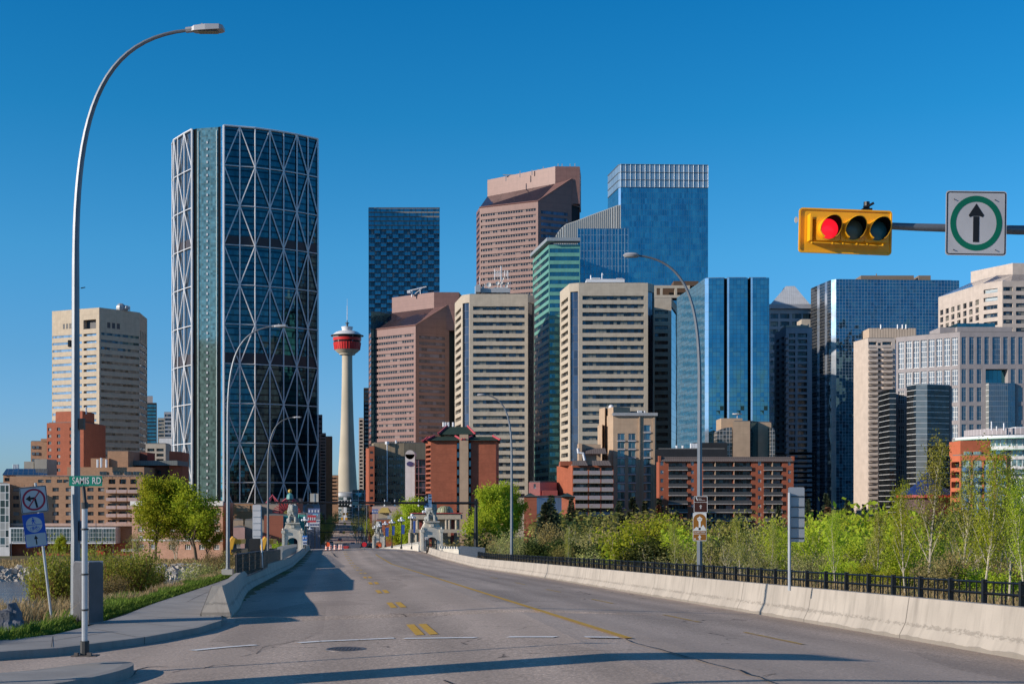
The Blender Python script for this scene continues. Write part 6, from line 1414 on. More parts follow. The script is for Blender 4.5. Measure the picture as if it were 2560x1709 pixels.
# ---- signal mast arm with three lights and arrow sign
def signal():
    Y=19.; o=thing('signal_mast','grey mast arm reaching in from the right edge above the road','mast arm',(13.2,19.4,-3.0)); b=MB(); b.tube([(13.2,19.4,-3.1),(13.2,19.4,3.9)],[.15,.12],12); b.build('pole',M_GALV,o,smooth=30)
    b=MB(); b.tube([(13.2,19.35,Z(573,19.3)),(X(2560,Y),Y+.2,Z(568,Y)),(X(2300,Y),Y+.15,Z(562.5,Y)),(X(2120,Y),Y+.12,Z(556,Y))],[.085,.068,.055,.045],12); b.build('arm',M_GALV,o,smooth=30)
    s=thing('traffic_signal','yellow horizontal traffic signal showing a lit red lamp on a yellow backplate','traffic signal',(X(2110,Y),Y-.1,Z(580,Y)))
    MY=plain('signal_yellow_paint',(.92,.43,.01),.35,nz=(3,.06),spec=.5); MYb=MY
    k=Y/F; Mx=Matrix.Translation((X(2110,Y),Y-.06,Z(581.5,Y)))@Matrix.Rotation(radians(1.2),4,'Y')@Matrix.Rotation(radians(4),4,'Z')
    w,h=118*k,55.5*k; b=MB(); b.plate(rrect(w,h,.05),.012,Mx); bp=b.build('backplate',MY,s); b=MB(); b.ringplate(rrect(w,h,.05),rrect(w-.022,h-.022,.035),.03,Mx@Matrix.Translation((0,-.01,0))); b.build('backplate_rim',MY,bp)
    hw,hh=.275*1.06,.125
    for i,(uc,nm) in enumerate(((2057,'red'),(2119,'amber'),(2180,'green'))):
        cx=(uc-2110)*k+.012; dz=0.002
        hs_=.174; b=MB(); 
        P=rrect(hs_,hs_*.96,.03); b.plate(P,.15,Mx@Matrix.Translation((cx,-.075,dz))); hsg=b.build('signal_housing',MY,s)
        b=MB(); Mc=Mx@Matrix.Translation((cx,-.155,dz+.0)); b.ringplate(circle(.165,36),circle(.148,36),.02,Mc); b.build('door_ring',MY,hsg)
        b=MB(); pts=[]; n=30   # tunnel visor, open underneath, cut back
        for k2 in range(n):
            a0,a1=radians(-60)+radians(300)*k2/n,radians(-60)+radians(300)*(k2+1)/n
            ln_=lambda a:.10+.17*max(0,(sin(a)+.35)/1.35)
            for r,s_ in ((.152,1),(.142,-1)):
                q=[Mc@Vector((r*cos(a0),-.0,r*sin(a0))),Mc@Vector((r*cos(a1),0,r*sin(a1))),Mc@Vector((r*cos(a1),-ln_(a1),r*sin(a1)-.0)),Mc@Vector((r*cos(a0),-ln_(a0),r*sin(a0)))]
                b.face(q if s_<0 else q[::-1],None,0 if s_>0 else 1)
            q=[Mc@Vector((r*cos(a),-ln_(a),r*sin(a))) for r,a in ((.142,a0),(.142,a1),(.152,a1),(.152,a0))]; b.face(q,None,0)
        b.build('visor',[MY,plain('visor_inside_black',(.006,.006,.006),.9,spec=.1)],hsg)
        t=NT('signal_lens_'+nm); 
        if nm=='red':
            co_=t.coord('Object'); c=(.9,.015,.03); t.S(t.b.inputs['Base Color'],c); t.b.inputs['Emission Color'].default_value=(1,.012,.03,1); t.b.inputs['Emission Strength'].default_value=.95; t.b.inputs['Roughness'].default_value=.25
        else:
            t.S(t.b.inputs['Base Color'],(.10,.13,.10) if nm=='amber' else (.03,.14,.17)); t.b.inputs['Roughness'].default_value=.3
        b=MB(); b.lathe([(.142,0),(.12,.014),(.07,.028),(0,.032)],28,Mc@Matrix.Rotation(radians(90),4,'X')); b.build('lens',t.m,hsg,smooth='full')
    b=MB(); b.tube([Mx@Vector((-.53,-.16,-.2)),Mx@Vector((.52,-.16,-.215))],.01,6)
    for x_ in (-.53,-.23,-.08,.12,.27,.5): b.sphere(Mx@Vector((x_,-.16,-.205)),.018,6)
    b.build('hinge_rod',MY,s); b=MB(); b.box(-.56,-.53,-.17,-.02,-.17,.21,Mx); b.box(-.50,.55,-.12,-.02,.14,.17,Mx); b.build('hinge_plate',MY,s)
    b=MB(); x0=X(2169,Y); b.tube([(x0,Y+.05,Z(530,Y)),(x0,Y+.05,Z(503,Y))],.045,10); b.box(x0-.07,x0+.07,Y,Y+.1,Z(531,Y),Z(520,Y)); b.tube([(x0-.06,Y,Z(518,Y)),(x0,Y,Z(516,Y)),(x0+.085,Y-.02,Z(508,Y))],.018,6); b.build('mount_bracket',M_BLK,s); b=MB(); b.tube(bez([(x0+.03,Y+.05,Z(520,Y)),(x0+.2,Y+.1,Z(545,Y)),(x0+.36,Y+.14,Z(532,Y)),(X(2238,Y),Y+.15,Z(560,Y))],10),.009,5); b.build('cable',M_BLK,s); b=MB(); b.lathe([(0,0),(.025,0),(.025,.02),(0,.02)],10,Matrix.Translation((X(1988,Y),Y-.05,Z(552,Y)))@Matrix.Rotation(radians(90),4,'X')@Matrix.Diagonal((1,1.8,1,1))); b.build('end_cap',M_SIGNW,s)
    # arrow sign
    Ys=18.8; k=Ys/F; Mx=Matrix.Translation((X(2437,Ys),Ys-.05,Z(560,Ys)))@Matrix.Rotation(radians(.8),4,'Y'); g=thing('arrow_sign','white square sign with a black up arrow inside a green ring on the mast arm','traffic sign',(X(2437,Ys),Ys-.05,Z(640,Ys)))
    p=signface(g,Mx,76*k,80.5*k,.045,'panel',plain('sign_sheet_grey_white',(.44,.44,.46),.45),M_SIGNB,.013,.014)
    b=MB(); b.ringplate([(x_*.965,y_*1.02) for x_,y_ in circle(67*k,48)],[(x_*.965,y_*1.02) for x_,y_ in circle(52.5*k,48)],.002,Mx@Matrix.Translation((0,-.0055,0))); b.build('green_ring',plain('sign_deep_green',(.0,.13,.075),.5),p)
    sh('arrow',M_SIGNB,p,Mx,[[(-7.5*k,-47*k),(7.5*k,-47*k),(7.5*k,17*k),(-7.5*k,17*k)],[(-19*k,20*k),(-16*k,15*k),(-7.5*k,18*k),(7.5*k,18*k),(16*k,15*k),(19.5*k,20*k),(0,49*k)]],.0055)
    b=MB()
    for u,v in ((2386,498),(2488,500),(2384,624),(2489,625)): b.tube([W(u,v,Ys-.055),W(u,v,Ys-.075)],.008,6)
    b.build('bolt',M_BLK,p); b=MB(); b.box(-.04,.04,.01,.12,-.06,.08,Mx); b.build('clamp',M_GALV,g)
signal()
# ---- grey blank sign back behind right barrier, tall sign on left, etc.
def backsign(label,u0,u1,v0,v1,pu,pv0,pv1,Y,lean=0,slots=True,cat='sign',face=None,name='sign_back'):
    k=Y/F; o=thing(name,label,cat,(X(pu,Y),Y,Z(pv1,Y))); b=MB(); b.tube([(X(pu+lean,Y),Y,Z(pv1,Y)),(X(pu,Y),Y,Z(pv0,Y))],.038,8); b.build('post',M_POST,o)
    cx=X((u0+u1)/2,Y); Mx=Matrix.Translation((cx,Y-.06 if face else Y+.06,Z((v0+v1)/2,Y))); b=MB(); b.plate(rrect((u1-u0)/2*k,(v1-v0)/2*k,.04),.006,Mx); p=b.build('panel',face or M_BACK,o)
    b=MB()
    for i in range(5):
        v=v0+(v1-v0)*(.17+.19*i); b.box(X(u0+1.5,Y),X(u1-1.5,Y),Y+(-.075 if face else .03),Y+(-.065 if face else .05),Z(v+1,Y),Z(v-1,Y))
    b.build('crossbar',M_BLK if not face else M_BACK,p)
    return o
backsign('blank aluminium sign back on a post just behind the right barrier',1971.5,2012.5,1217,1354,1973.5,1231,1475,33)
backsign('tall narrow white sign panel on a leaning post behind the left barrier',632,652.5,1261,1345,651.5,1262,1418,62,lean=4.5,face=plain('white_worn_panel',(.55,.55,.56),.5))
# ---- black gantry over the far end of the approach
def gantry():
    Y=172; o=thing('signal_gantry','long black mast arm across the avenue on a black pole near the right lion kiosk','signal gantry',(X(1190,Y),Y,-7.6)); k=Y/F
    b=MB(); b.tube([(X(1190,Y),Y,-7.6),(X(1190,Y),Y,Z(1246,Y))],[.3,.2],8); b.box(X(1186,Y),X(1194,Y),Y-.3,Y+.3,Z(1262,Y),Z(1250,Y)); b.build('pole',M_BLK,o); b=MB(); b.tube([(X(1190,Y),Y,Z(1257,Y)),(X(930,Y),Y-.1,Z(1256,Y)),(X(672,Y),Y-.2,Z(1254.5,Y))],[.17,.14,.1],8); b.build('arm',M_BLK,o)
    b=MB(); b.box(X(1185,Y),X(1191,Y),Y-.6,Y-.1,Z(1346,Y),Z(1331,Y)); b.build('control_box',M_BLK,o)
    for u in (890,971,1056):
        b=MB(); b.box(X(u-8,Y),X(u+8,Y),Y-.5,Y-.1,Z(1262,Y),Z(1253,Y)); b.build('signal_head',M_BLK if u>900 else plain('dark_blue_glass_box',(.02,.06,.09),.3),o)
    b=MB()
    for u in (877,962,1047,987): b.tube([(X(u,Y),Y,Z(1263,Y)),(X(u,Y),Y,Z(1248,Y))],.06,5); b.sphere(W(u,1263,Y),.15,6)
    b.build('camera_mount',M_WSTEEL,o)
    o=thing('sign_back','square grey sign back on top of the black gantry arm','sign',(X(786,Y),Y,Z(1255,Y))); b=MB(); b.box(X(776,Y),X(797,Y),Y-.3,Y-.25,Z(1254,Y),Z(1233,Y)); b.build('panel',M_CON,o); b=MB(); b.box(X(785,Y),X(788,Y),Y-.36,Y-.3,Z(1254,Y),Z(1233,Y)); b.build('stiffener',M_BACK,o)
    o=thing('lane_sign','black and blue lane use sign with a white diamond on the gantry arm','sign',(X(1070,Y),Y-.3,Z(1268,Y))); Mx=Matrix.Translation((X(1065.5,Y),Y-.35,Z(1245,Y))); b=MB(); b.box(-5.*k,5.*k,0,.04,-11*k,10*k,Mx); p=b.build('panel',M_BLK,o); b=MB(); b.ringplate([(0,6*k),(-3.2*k,0),(0,-6*k),(3.2*k,0)][::-1],[(0,4.2*k),(-2.1*k,0),(0,-4.2*k),(2.1*k,0)][::-1],.03,Mx@Matrix.Translation((0,-.02,0))); b.build('diamond',M_WSTEEL,p)
    Mb2=plain('sign_dull_blue',(.12,.24,.42),.5); b=MB(); b.box(5.4*k,14.*k,0,.04,-11*k,10*k,Mx); p=b.build('panel',Mb2,o); b=MB(); b.box(7*k,12.5*k,-.03,0,5*k,7*k,Mx); b.sphere(Mx@Vector((8*k,-.02,-2*k)),1.4*k,6); b.sphere(Mx@Vector((11.5*k,-.02,-2*k)),1.4*k,6); b.build('vehicle_symbol',M_BLK,p)
    b=MB(); b.box(-5*k,14*k,0,.04,-23*k,-12*k,Mx); p=b.build('panel',Mb2,o); b=MB(); b.box(-1*k,10*k,-.02,0,-16*k,-15*k,Mx); b.box(3*k,6*k,-.02,0,-21*k,-18*k,Mx); b.build('text_line',M_BLK,p)
gantry()
# ---- fence along the right side
def fence():
    o=thing('metal_fence','long low black metal picket fence running behind the right concrete barrier','fence',RP(60,14.,0)); Z0=.25; H=1.28
    def tf(s): return lerp([(0,12.4),(20,12.55),(35,12.9),(60,13.9),(88,14.2),(135,14.3)],s)
    s=8.; b2=MB(); b3=MB(); rails=MB(); prev=None
    while s<134:
        p=RP(s,tf(s),0); d=Vector(RP(s+1,tf(s+1),0))-Vector(p); ang=atan2(d.y,d.x); Mx=Matrix.Translation(p)@Matrix.Rotation(ang,4,'Z'); zz=0
        b=MB(); b.box(-.045,.045,-.045,.045,-.3,H+.02,Mx); b.build('fence_post',M_BLK,o) if s<134 else None
        if prev:
            q0,q1=Vector(prev),Vector(p)
            for h,r in ((H-.03,.022),(H-.25,.028)): rails.tube([q0+Vector((0,0,h)),q1+Vector((0,0,h))],r,4)
            for f in (.22,.42,.52,.74):
                c=q0.lerp(q1,f); Mp=Matrix.Translation(c)@Matrix.Rotation(ang,4,'Z'); b2.box(-.012,.012,-.012,.012,.2,(H+.0) ,Mp)
        prev=p; s+=1.5
    rails.build('rail',M_BLK,o); b2.build('pickets',M_BLK,o)
fence()
# ---- mesh fence behind left barrier
def meshfence(label,P,H,z0=.45,post=2.4,cell=.28):
    o=thing('mesh_fence',label,'fence',P[0]); fr=MB(); wr=MB(); bk=MB()
    for p,q in zip(P,P[1:]):
        p,q=Vector(p),Vector(q); L_=(q-p).length; n=max(1,round(L_/cell)); d=(q-p)/n
        for h in (0,H): fr.tube([p+Vector((0,0,h)),q+Vector((0,0,h))],.035,4)
        fr.tube([p,p+Vector((0,0,H))],.04,4); fr.tube([q,q+Vector((0,0,H))],.04,4)
        for i in range(n): c=p+d*i; wr.tube([c,c+Vector((0,0,H))],.016,3)
        m=5
        for j in range(1,m): wr.tube([p+Vector((0,0,H*j/m)),q+Vector((0,0,H*j/m))],.013,3)
    for p,q in zip(P,P[1:]):
        p,q=Vector(p),Vector(q); L_=(q-p).length; e=(q-p).normalized(); nn=Vector((-e.y,e.x,0))*.05; k=0.
        while k<L_: c=p+e*k+nn; bk.hexa([c,c+e*.088,c+e*.088+nn*.3,c+nn*.3]+[x+Vector((0,0,H)) for x in (c,c+e*.088,c+e*.088+nn*.3,c+nn*.3)]); k+=.095
    bk.build('slat_panel',M_BLK,o); fr.build('frame',M_BLK,o); wr.build('wire_mesh',plain('rusty_grey_wire',(.16,.14,.115),.6,.2),o)
tb=lambda u,v,Y:(X(u,Y),Y,Z(v,Y))
meshfence('black framed wire mesh fence panel behind the near part of the left barrier',[tb(592,1448,50),tb(654,1424,66)],Z(1385,50)-Z(1448,50)); meshfence('farther black wire mesh fence panel behind the left barrier',[tb(654,1424,66),tb(700,1402,104)],Z(1378,67)-Z(1423,67))
def parapet(label,P,h,mat,cat='parapet wall',th=.35,cap=True):
    o=thing('parapet_wall',label,cat,P[0]); b=MB()
    for p,q in zip(P,P[1:]):
        p,q=Vector(p),Vector(q); e=(q-p).normalized(); n=Vector((-e.y,e.x,0))*th/2
        b.hexa([p-n,q-n,q+n,p+n]+[x+Vector((0,0,h)) for x in (p-n,q-n,q+n,p+n)])
    b.build('wall',mat,o); b=MB()
    for p,q in zip(P,P[1:]):
        p,q=Vector(p),Vector(q); e=(q-p).normalized(); n=Vector((-e.y,e.x,0))*(th/2+.06); L_=(q-p).length; 
        b.hexa([x+Vector((0,0,h)) for x in (p-n,q-n,q+n,p+n)]+[x+Vector((0,0,h+.12)) for x in (p-n,q-n,q+n,p+n)])
        k=0
        while k<L_-.3: c=p+e*k; b.hexa([x+Vector((0,0,h+.12)) for x in (c-n,c+e*.35-n,c+e*.35+n,c+n)]+[x+Vector((0,0,h+.42)) for x in (c-n,c+e*.35-n,c+e*.35+n,c+n)]); k+=1.1
    b.build('coping',mat,o); return o
M_CAST=plain('cream_cast_stone',(.60,.56,.48),.8,nz=(.8,.12),bump=.2)
parapet('cream cast stone parapet with small merlons right of the right lion kiosk',[(X(1102,180),180,Z(1386,180)),(X(1150,172),172,Z(1388,172))],.75,M_CAST)
parapet('cream parapet of the bridge between the two right lion kiosks',[(X(948,330),330,-13.5),(X(1050,196),196,-7.7)],1.15,M_CAST)
parapet('grey parapet between the mesh fence and the left lion kiosk',[(X(700,106),106,Z(1402,106)),(X(712,128),128,Z(1392,128)),(X(738,170),170,Z(1381,170))],.7,M_CON)
o=thing('railing','grey steel railing between the parapet and the picket fence on the right','fence',(X(1180,150),150,-6.8)); b=MB()
P0,P1=Vector((X(1151,170),170,Z(1387,170))),Vector((X(1212,134),134,Z(1398,134)))
for h in (.3,1.15): b.tube([P0+Vector((0,0,h)),P1+Vector((0,0,h))],.06,4)
for k in range(38): c=P0.lerp(P1,k/37); b.tube([c,c+Vector((0,0,1.15))],.05,4)
b.build('railing_bars',plain('slate_rail',(.07,.09,.12),.5,.2),o)

# ---- lion kiosks
def lion_mesh():
    b=MB(); E=[((0,.0,.55),(.62,.95,.55)),((0,-.75,1.0),(.66,.55,.8)),((0,-1.,1.95),(.72,.6,.95)),((0,-1.28,2.35),(.40,.42,.5)),((0,-1.62,2.15),(.24,.25,.24)),((0,-.75,1.6),(.62,.55,.9)),((.42,-1.35,.45),(.22,.3,.62)),((-.42,-1.35,.45),(.22,.3,.62)),((.42,-1.62,.12),(.25,.38,.16)),((-.42,-1.62,.12),(.25,.38,.16)),((.62,.5,.35),(.3,.6,.4)),((-.62,.5,.35),(.3,.6,.4)),((.33,-1.05,2.85),(.14,.12,.18)),((-.33,-1.05,2.85),(.14,.12,.18)),((0,-1.75,1.9),(.16,.14,.1))]
    for c,sc_ in E: b.sphere(c,1.,12,sc=sc_)
    R=random.Random(4)
    for k in range(60):   # mane locks
        a=R.uniform(0,2*pi); z=R.uniform(1.1,2.75); r=.66-.1*abs(z-1.9); b.sphere((r*cos(a),-1.0+r*.8*sin(a),z),.13,6,sc=(1,1,2.1))
    me=bpy.data.meshes.new('lion'); me.from_pydata(b.v,[],b.f); t=bpy.data.objects.new('tmp',me); COL.objects.link(t); m=t.modifiers.new('r','REMESH'); m.mode='VOXEL'; m.voxel_size=.07
    dg=bpy.context.evaluated_depsgraph_get(); me2=bpy.data.meshes.new_from_object(t.evaluated_get(dg)); bpy.data.objects.remove(t); me2.name='lion'; me2.polygons.foreach_set('use_smooth',[True]*len(me2.polygons)); me2.materials.clear(); me2.materials.append(plain('weathered_lion_stone',(.30,.31,.29),.9,nz=(2.5,.3),bump=.4)); return me2
LION=lion_mesh()
def kiosk():
    o=thing('lion_kiosk','lion kiosk','monument'); n=10
    # arched block, open front to back
    def arch(w,h,r,spring,y0,y1,z0=0):
        b=MB(); P=[(-w,z0),(-r,z0),(-r,spring)]+[(-r*cos(pi*k/n),spring+r*.8*sin(pi*k/n)) for k in range(1,n)]+[(r,spring),(r,z0),(w,z0),(w,h),(-w,h)]
        # split into strips to stay convex
        xs_=[-w,-r]+[-r*cos(pi*k/n) for k in range(1,n)]+[r,w]; 
        for i in range(len(xs_)-1):
            xa,xb=xs_[i],xs_[i+1]; f=lambda x: z0 if abs(x)>=r-1e-6 and (i==0 or i==len(xs_)-2) else spring+r*.8*sqrt(max(0,1-(x/r)**2)); za,zb=f(xa),f(xb)
            q=[(xa,za),(xb,zb),(xb,h),(xa,h)]
            b.face([(x,y0,z) for x,z in q]); b.face([(x,y1,z) for x,z in q][::-1])
            b.face([(xa,y1,za),(xb,y1,zb),(xb,y0,zb),(xa,y0,za)]) 
        for s_ in (-1,1):
            q=[(s_*w,y0,z0),(s_*w,y1,z0),(s_*w,y1,h),(s_*w,y0,h)]; b.face(q[::-1] if s_<0 else q); q=[(s_*r,y0,z0),(s_*r,y1,z0),(s_*r,y1,spring),(s_*r,y0,spring)]; b.face(q if s_<0 else q[::-1])
        b.face([(-w,y0,h),(w,y0,h),(w,y1,h),(-w,y1,h)]); return b
    arch(1.75,3.6,.95,1.55,-1.6,1.6).build('arched_base',M_CAST,o)
    b=MB()
    for s_ in (-1,1): b.box(s_*1.72-.22,s_*1.72+.22,-1.75,-1.2,0,3.1); b.box(s_*1.72-.34,s_*1.72+.34,-1.9,-1.1,3.1,3.55); b.box(s_*1.72-.22,s_*1.72+.22,1.2,1.75,0,3.4)
    b.build('pier',M_CAST,o); b=MB(); b.box(-1.5,1.5,-1.45,1.45,3.55,4.0); b.box(-1.2,1.2,-1.3,1.3,4.0,4.75); b.box(-1.35,1.35,-1.9,1.4,4.72,4.9)
    for s_ in (-1,1): P=[(s_*1.2,3.95),(s_*1.7,3.7),(s_*1.2,4.7)]; b.plate(P if s_>0 else P[::-1],2.2,Matrix.Identity(4))
    b.build('stepped_plinth',M_CAST,o); b=MB(); b.box(-.3,.3,-1.75,-1.3,4.0,4.45); b.sphere((1.75,-1.6,3.75),.2,8); b.sphere((-1.75,-1.6,3.75),.2,8); b.build('corbel',M_CAST,o)
    l=link('lion_statue',LION,o); l.matrix_parent_inverse=Matrix.Identity(4); l.location=(0,.3,4.9); l.scale=(1.35,1.,1.08); b=MB()
    for x in (-.6,-.3,0,.3,.6): b.tube([(x,-1.,0),(x,-1.,1.1)],.03,4)
    b.tube([(-.95,-1,1.1),(.95,-1,1.1)],.04,4); b.build('gate_bars',M_BLK,o); return o
K=kiosk(); note_kids(K)
for i,(u,Y,z,lab,s_) in enumerate(((732,190,-7.25,'stone lion kiosk with arched base left of the avenue',1.0),(1078,186,-7.1,'nearer stone lion kiosk on the right side of the avenue',1.03),(947,330,-12.3,'farther smaller stone lion kiosk on the right, beside the bridge lamps',1.06),(722,335,-14.2,'far stone lion kiosk hidden behind the left one',1.0))):
    if i==3: continue
    place(K,i==0,(X(u,Y),Y,z),rz=radians(7.6),sc=(.76*s_,.9*s_,.83*s_),label=lab,group='stone lion kiosks at the bridge ends')
# ---- globe lamps of the bridge
def globe():
    o=thing('globe_lamp','black cast iron bridge lamp with white globes','street lamp'); b=MB(); b.lathe([(.22,0),(.22,.3),(.12,.45),(.08,.8),(.07,4.6),(.12,4.7),(.05,4.9)],8); b.build('pole',M_BLK,o)
    b=MB(); 
    for a in range(4): b.tube([(0,0,4.6),(.45*cos(a*pi/2+.4),.45*sin(a*pi/2+.4),4.65),(.45*cos(a*pi/2+.4),.45*sin(a*pi/2+.4),4.8)],.035,5)
    b.build('bracket',M_BLK,o); Mg=plain('white_globe_glass',(.70,.72,.75),.3)
    for a in range(4): b=MB(); b.sphere((.45*cos(a*pi/2+.4),.45*sin(a*pi/2+.4),4.98),.2,8); b.build('globe',Mg,o)
    b=MB(); b.sphere((0,0,5.35),.24,8); b.build('globe',Mg,o); return o
G_=globe(); note_kids(G_); first=True
posR=[(1066.6,1372,1267,190),(1030,1372,1283,210),(1003.5,1371,1291,235),(980,1369,1297,258),(963.5,1367,1302,280),(949,1366,1308,305),(937,1366,1313,330)]
nm=['in front of the nearer right lion kiosk','left of the nearer right lion kiosk','third bridge lamp from the right, before the brick wall','fourth bridge lamp from the right','fifth bridge lamp from the right','before the farther right lion','left of the farther right lion']
for (u,v0,v1,Y),t in zip(posR,nm):
    h=(v0-v1)*Y/F; place(G_,first,(X(u,Y),Y,Z(v0,Y)),sc=h/5.6,label='black globe lamp on the bridge, '+t,group='globe lamps along the bridge'); first=False
for (u,v0,v1,Y),t in zip(((762,1372,1290,185),(769,1370,1306,225),(775,1368,1316,270)),('nearest on the left beside the lion','second on the left','third on the left')):
    place(G_,False,(X(u,Y),Y,Z(v0,Y)),sc=(v0-v1)*Y/F/5.6,label='black globe lamp on the bridge, '+t,group='globe lamps along the bridge')
Mbn=plain('blue_banner_cloth',(.03,.08,.30),.8)
for u,v0,v1,w_,Y,t in ((1036,1301,1331,6,209.8,'narrow light blue banner nearest the right lion kiosk'),(1008,1311,1334,8,234.8,'blue banner on the third bridge lamp'),(984,1314,1337,6,257.8,'blue banner on the fourth bridge lamp'),(968,1318,1340,8,279.8,'blue banner on the fifth bridge lamp')):
    b=MB(); Mx=Matrix.Translation((X(u,Y),Y-.1,Z((v0+v1)/2,Y))); k=Y/F; b.plate([(-w_/2*k,-(v1-v0)/2*k),(w_/2*k*.8,-(v1-v0)/2*k),(w_/2*k,(v1-v0)/2*k),(-w_/2*k,(v1-v0)/2*k)],.03,Mx); tag(b.build('banner',Mbn),t,'banner','blue banners on the bridge lamps')
# ---- bridge body
o=thing('bridge','concrete arch bridge carrying the avenue over the river','bridge',RP(300,4.5,-1.)); b=MB()
for t0,t1,z0,z1 in ((-6.5,15.5,-1.3,-.12),):
    S_=[196+10*i for i in range(21)]
    for s0,s1 in zip(S_,S_[1:]): b.hexa([(*xy(s0,t0),zr(s0)+z0),(*xy(s0,t1),zr(s0)+z0),(*xy(s1,t1),zr(s1)+z0),(*xy(s1,t0),zr(s1)+z0),(*xy(s0,t0),zr(s0)+z1-.25),(*xy(s0,t1),zr(s0)+z1-.25),(*xy(s1,t1),zr(s1)+z1-.25),(*xy(s1,t0),zr(s1)+z1-.25)])
b.build('deck',M_CON,o)
for s in (230,270,310,350,385): b=MB(); p=xy(s,4.5); b.box(p[0]-9,p[0]+9,p[1]-1.2,p[1]+1.2,-24,zr(s)-1.35); b.build('pier',M_CON,o)
def sidewalk_far(name,t0,t1): 
    return ribbon(name,axis([(200,460,40),(460,1100,8)]),lambda s:t0,lambda s:t1,M_WALK,dz=.12,nt=3)
sidewalk_far('sidewalk_far_left',-6.4,-4.6); sidewalk_far('sidewalk_far_right',13.2,15.2)
# pedestrian/rail overpass at the end of the avenue
Y=1080; o=thing('overpass','dark rail overpass with a glazed walkway crossing the far end of the avenue','overpass',(X(870,Y),Y,GZ)); b=MB(); b.box(X(800,Y),X(930,Y),Y,Y+10,Z(1267,Y),Z(1262,Y)); b.build('deck',M_BLK,o); b=MB(); b.box(X(832,Y),X(910,Y),Y-1,Y+1,Z(1262,Y),Z(1250,Y)); b.build('glazed_walkway',glassmat('walkway_glass',(.10,.16,.18),grid=(2.4,0),lw=.5,line=(.5,.5,.5)),o); 
for u in (812,838,856,892,914): b=MB(); b.box(X(u,Y)-.7,X(u,Y)+.7,Y,Y+2,GZ,Z(1267,Y)); b.build('pier',M_CON,o)
b=MB(); b.box(X(815,Y+60),X(925,Y+60),Y+60,Y+80,GZ,Z(1268,Y+60)); tag(b.build('building',G_GREEN),'dark green glazed block closing the view beyond the overpass','building')
# ---- crossing signal arms far down the avenue
MYs=plain('signal_amber_body',(.62,.33,.03),.5)
for i,(Y,v,u0,u1,us,t) in enumerate(((395,1330,796,925,(860,888),'nearest dark signal arm across the far avenue'),(470,1308,805,905,(862,880),'second signal arm across the far avenue'),(600,1296,812,905,(855,866),'third signal arm across the far avenue'),(760,1284,822,905,(860,868),'fourth signal arm across the far avenue'))):
    o=thing('traffic_gantry',t,'signal gantry',(X(u1,Y),Y,GZ)); b=MB(); b.tube([(X(u1,Y),Y,zr(Y)),(X(u1,Y),Y,Z(v-2,Y))],.18,6); b.build('pole',M_BLK,o); b=MB(); b.tube([W(u1,v,Y),W(u0,v-.5,Y)],.12,5); b.build('arm',M_BLK,o)
    for u in us: b=MB(); b.box(X(u-2.6,Y),X(u+2.6,Y),Y-.4,Y-.1,Z(v+3,Y),Z(v-3,Y)); b.build('signal_head',MYs,o)
    p=thing('lamp_standard',['pale','grey','slim grey','thin pale'][i]+' lamp standard beside '+t.split(' across')[0],'street lamp',(X(u1-8,Y+20),Y+20,GZ)); b=MB(); b.tube([(X(u1-8,Y+20),Y+20,GZ),(X(u1-8,Y+20),Y+20,Z(1262,Y+20))],.14,6); b.build('pole',M_GALV,p); b=MB(); b.tube([W(u1-18,1262.5,Y+20),W(u1+1,1262.5,Y+20)],.1,5); b.build('arm',M_GALV,p)
# ---- vehicles
def car(col,name='parked_car',lab='',kind='car'):
    o=thing(name,lab,kind); mat=plain('car_paint_%d_%d_%d'%tuple(int(c*100) for c in col),col,.25,.1,nz=(1,.03),spec=.6); mk=lambda mb,nm,m,sm=35:mb.build(nm,m,o,smooth=sm)
    L_,Wd=4.5,1.8; h=0 if kind=='car' else .35
    side=[(-2.2,.35),(-2.25,.7),(-1.9,.92+h*.6),(-1.2,.98+h),(-.6,1.42+h*1.5),(.9,1.45+h*1.5),(1.75,1.0+h),(2.2,.92+h*.5),(2.25,.4),(2.,.3),(-2.,.3)]
    b=MB(); n=len(side)
    for i in range(n):
        j=(i+1)%n; wi=lambda p:Wd/2*(.82 if p[1]>1.2+h else 1.)
        a,c=side[i],side[j]; b.face([(-wi(a),a[0],a[1]),(wi(a),a[0],a[1]),(wi(c),c[0],c[1]),(-wi(c),c[0],c[1])])
    for s_ in (-1,1):
        q=[(s_*Wd/2*(.82 if p[1]>1.2+h else 1.),p[0],p[1]) for p in side]; b.face(q if s_<0 else q[::-1])
    mk(b,'body',mat); Mg=plain('car_window_glass',(.015,.018,.02),.1,.3,spec=.8)
    b=MB(); w0,w1=.72,.64
    b.face([(-w0,-1.16,1.03+h),(w0,-1.16,1.03+h),(w1,-.66,1.38+h*1.4),(-w1,-.66,1.38+h*1.4)]); mk(b,'windscreen',Mg); b=MB(); b.face([(w0,1.71,1.05+h),(-w0,1.71,1.05+h),(-w1,1.0,1.41+h*1.4),(w1,1.0,1.41+h*1.4)]); mk(b,'rear_window',Mg)
    for s_ in (-1,1):
        b=MB(); q=[(s_*.905,-.95,1.0+h),(s_*.905,1.4,1.03+h),(s_*.76,.88,1.38+h*1.4),(s_*.76,-.55,1.36+h*1.4)]; b.face(q if s_<0 else q[::-1]); mk(b,'side_window',Mg)
        for y in (-1.4,1.4): b=MB(); b.lathe([(0,-.1),(.2,-.11),(.32,-.1),(.33,.1),(0,.1)],14,Matrix.Translation((s_*.83,y,.33))@Matrix.Rotation(pi/2,4,'Y')); mk(b,'wheel',M_BLK)
        b=MB(); b.box(s_*.68-.16,s_*.68+.16,-2.27,-2.2,.6,.74); mk(b,'headlight',M_WSTEEL); b=MB(); b.box(s_*.68-.14,s_*.68+.14,2.2,2.275,.62,.8); mk(b,'tail_light',plain('tail_light_red',(.5,.01,.01),.4))
    return o
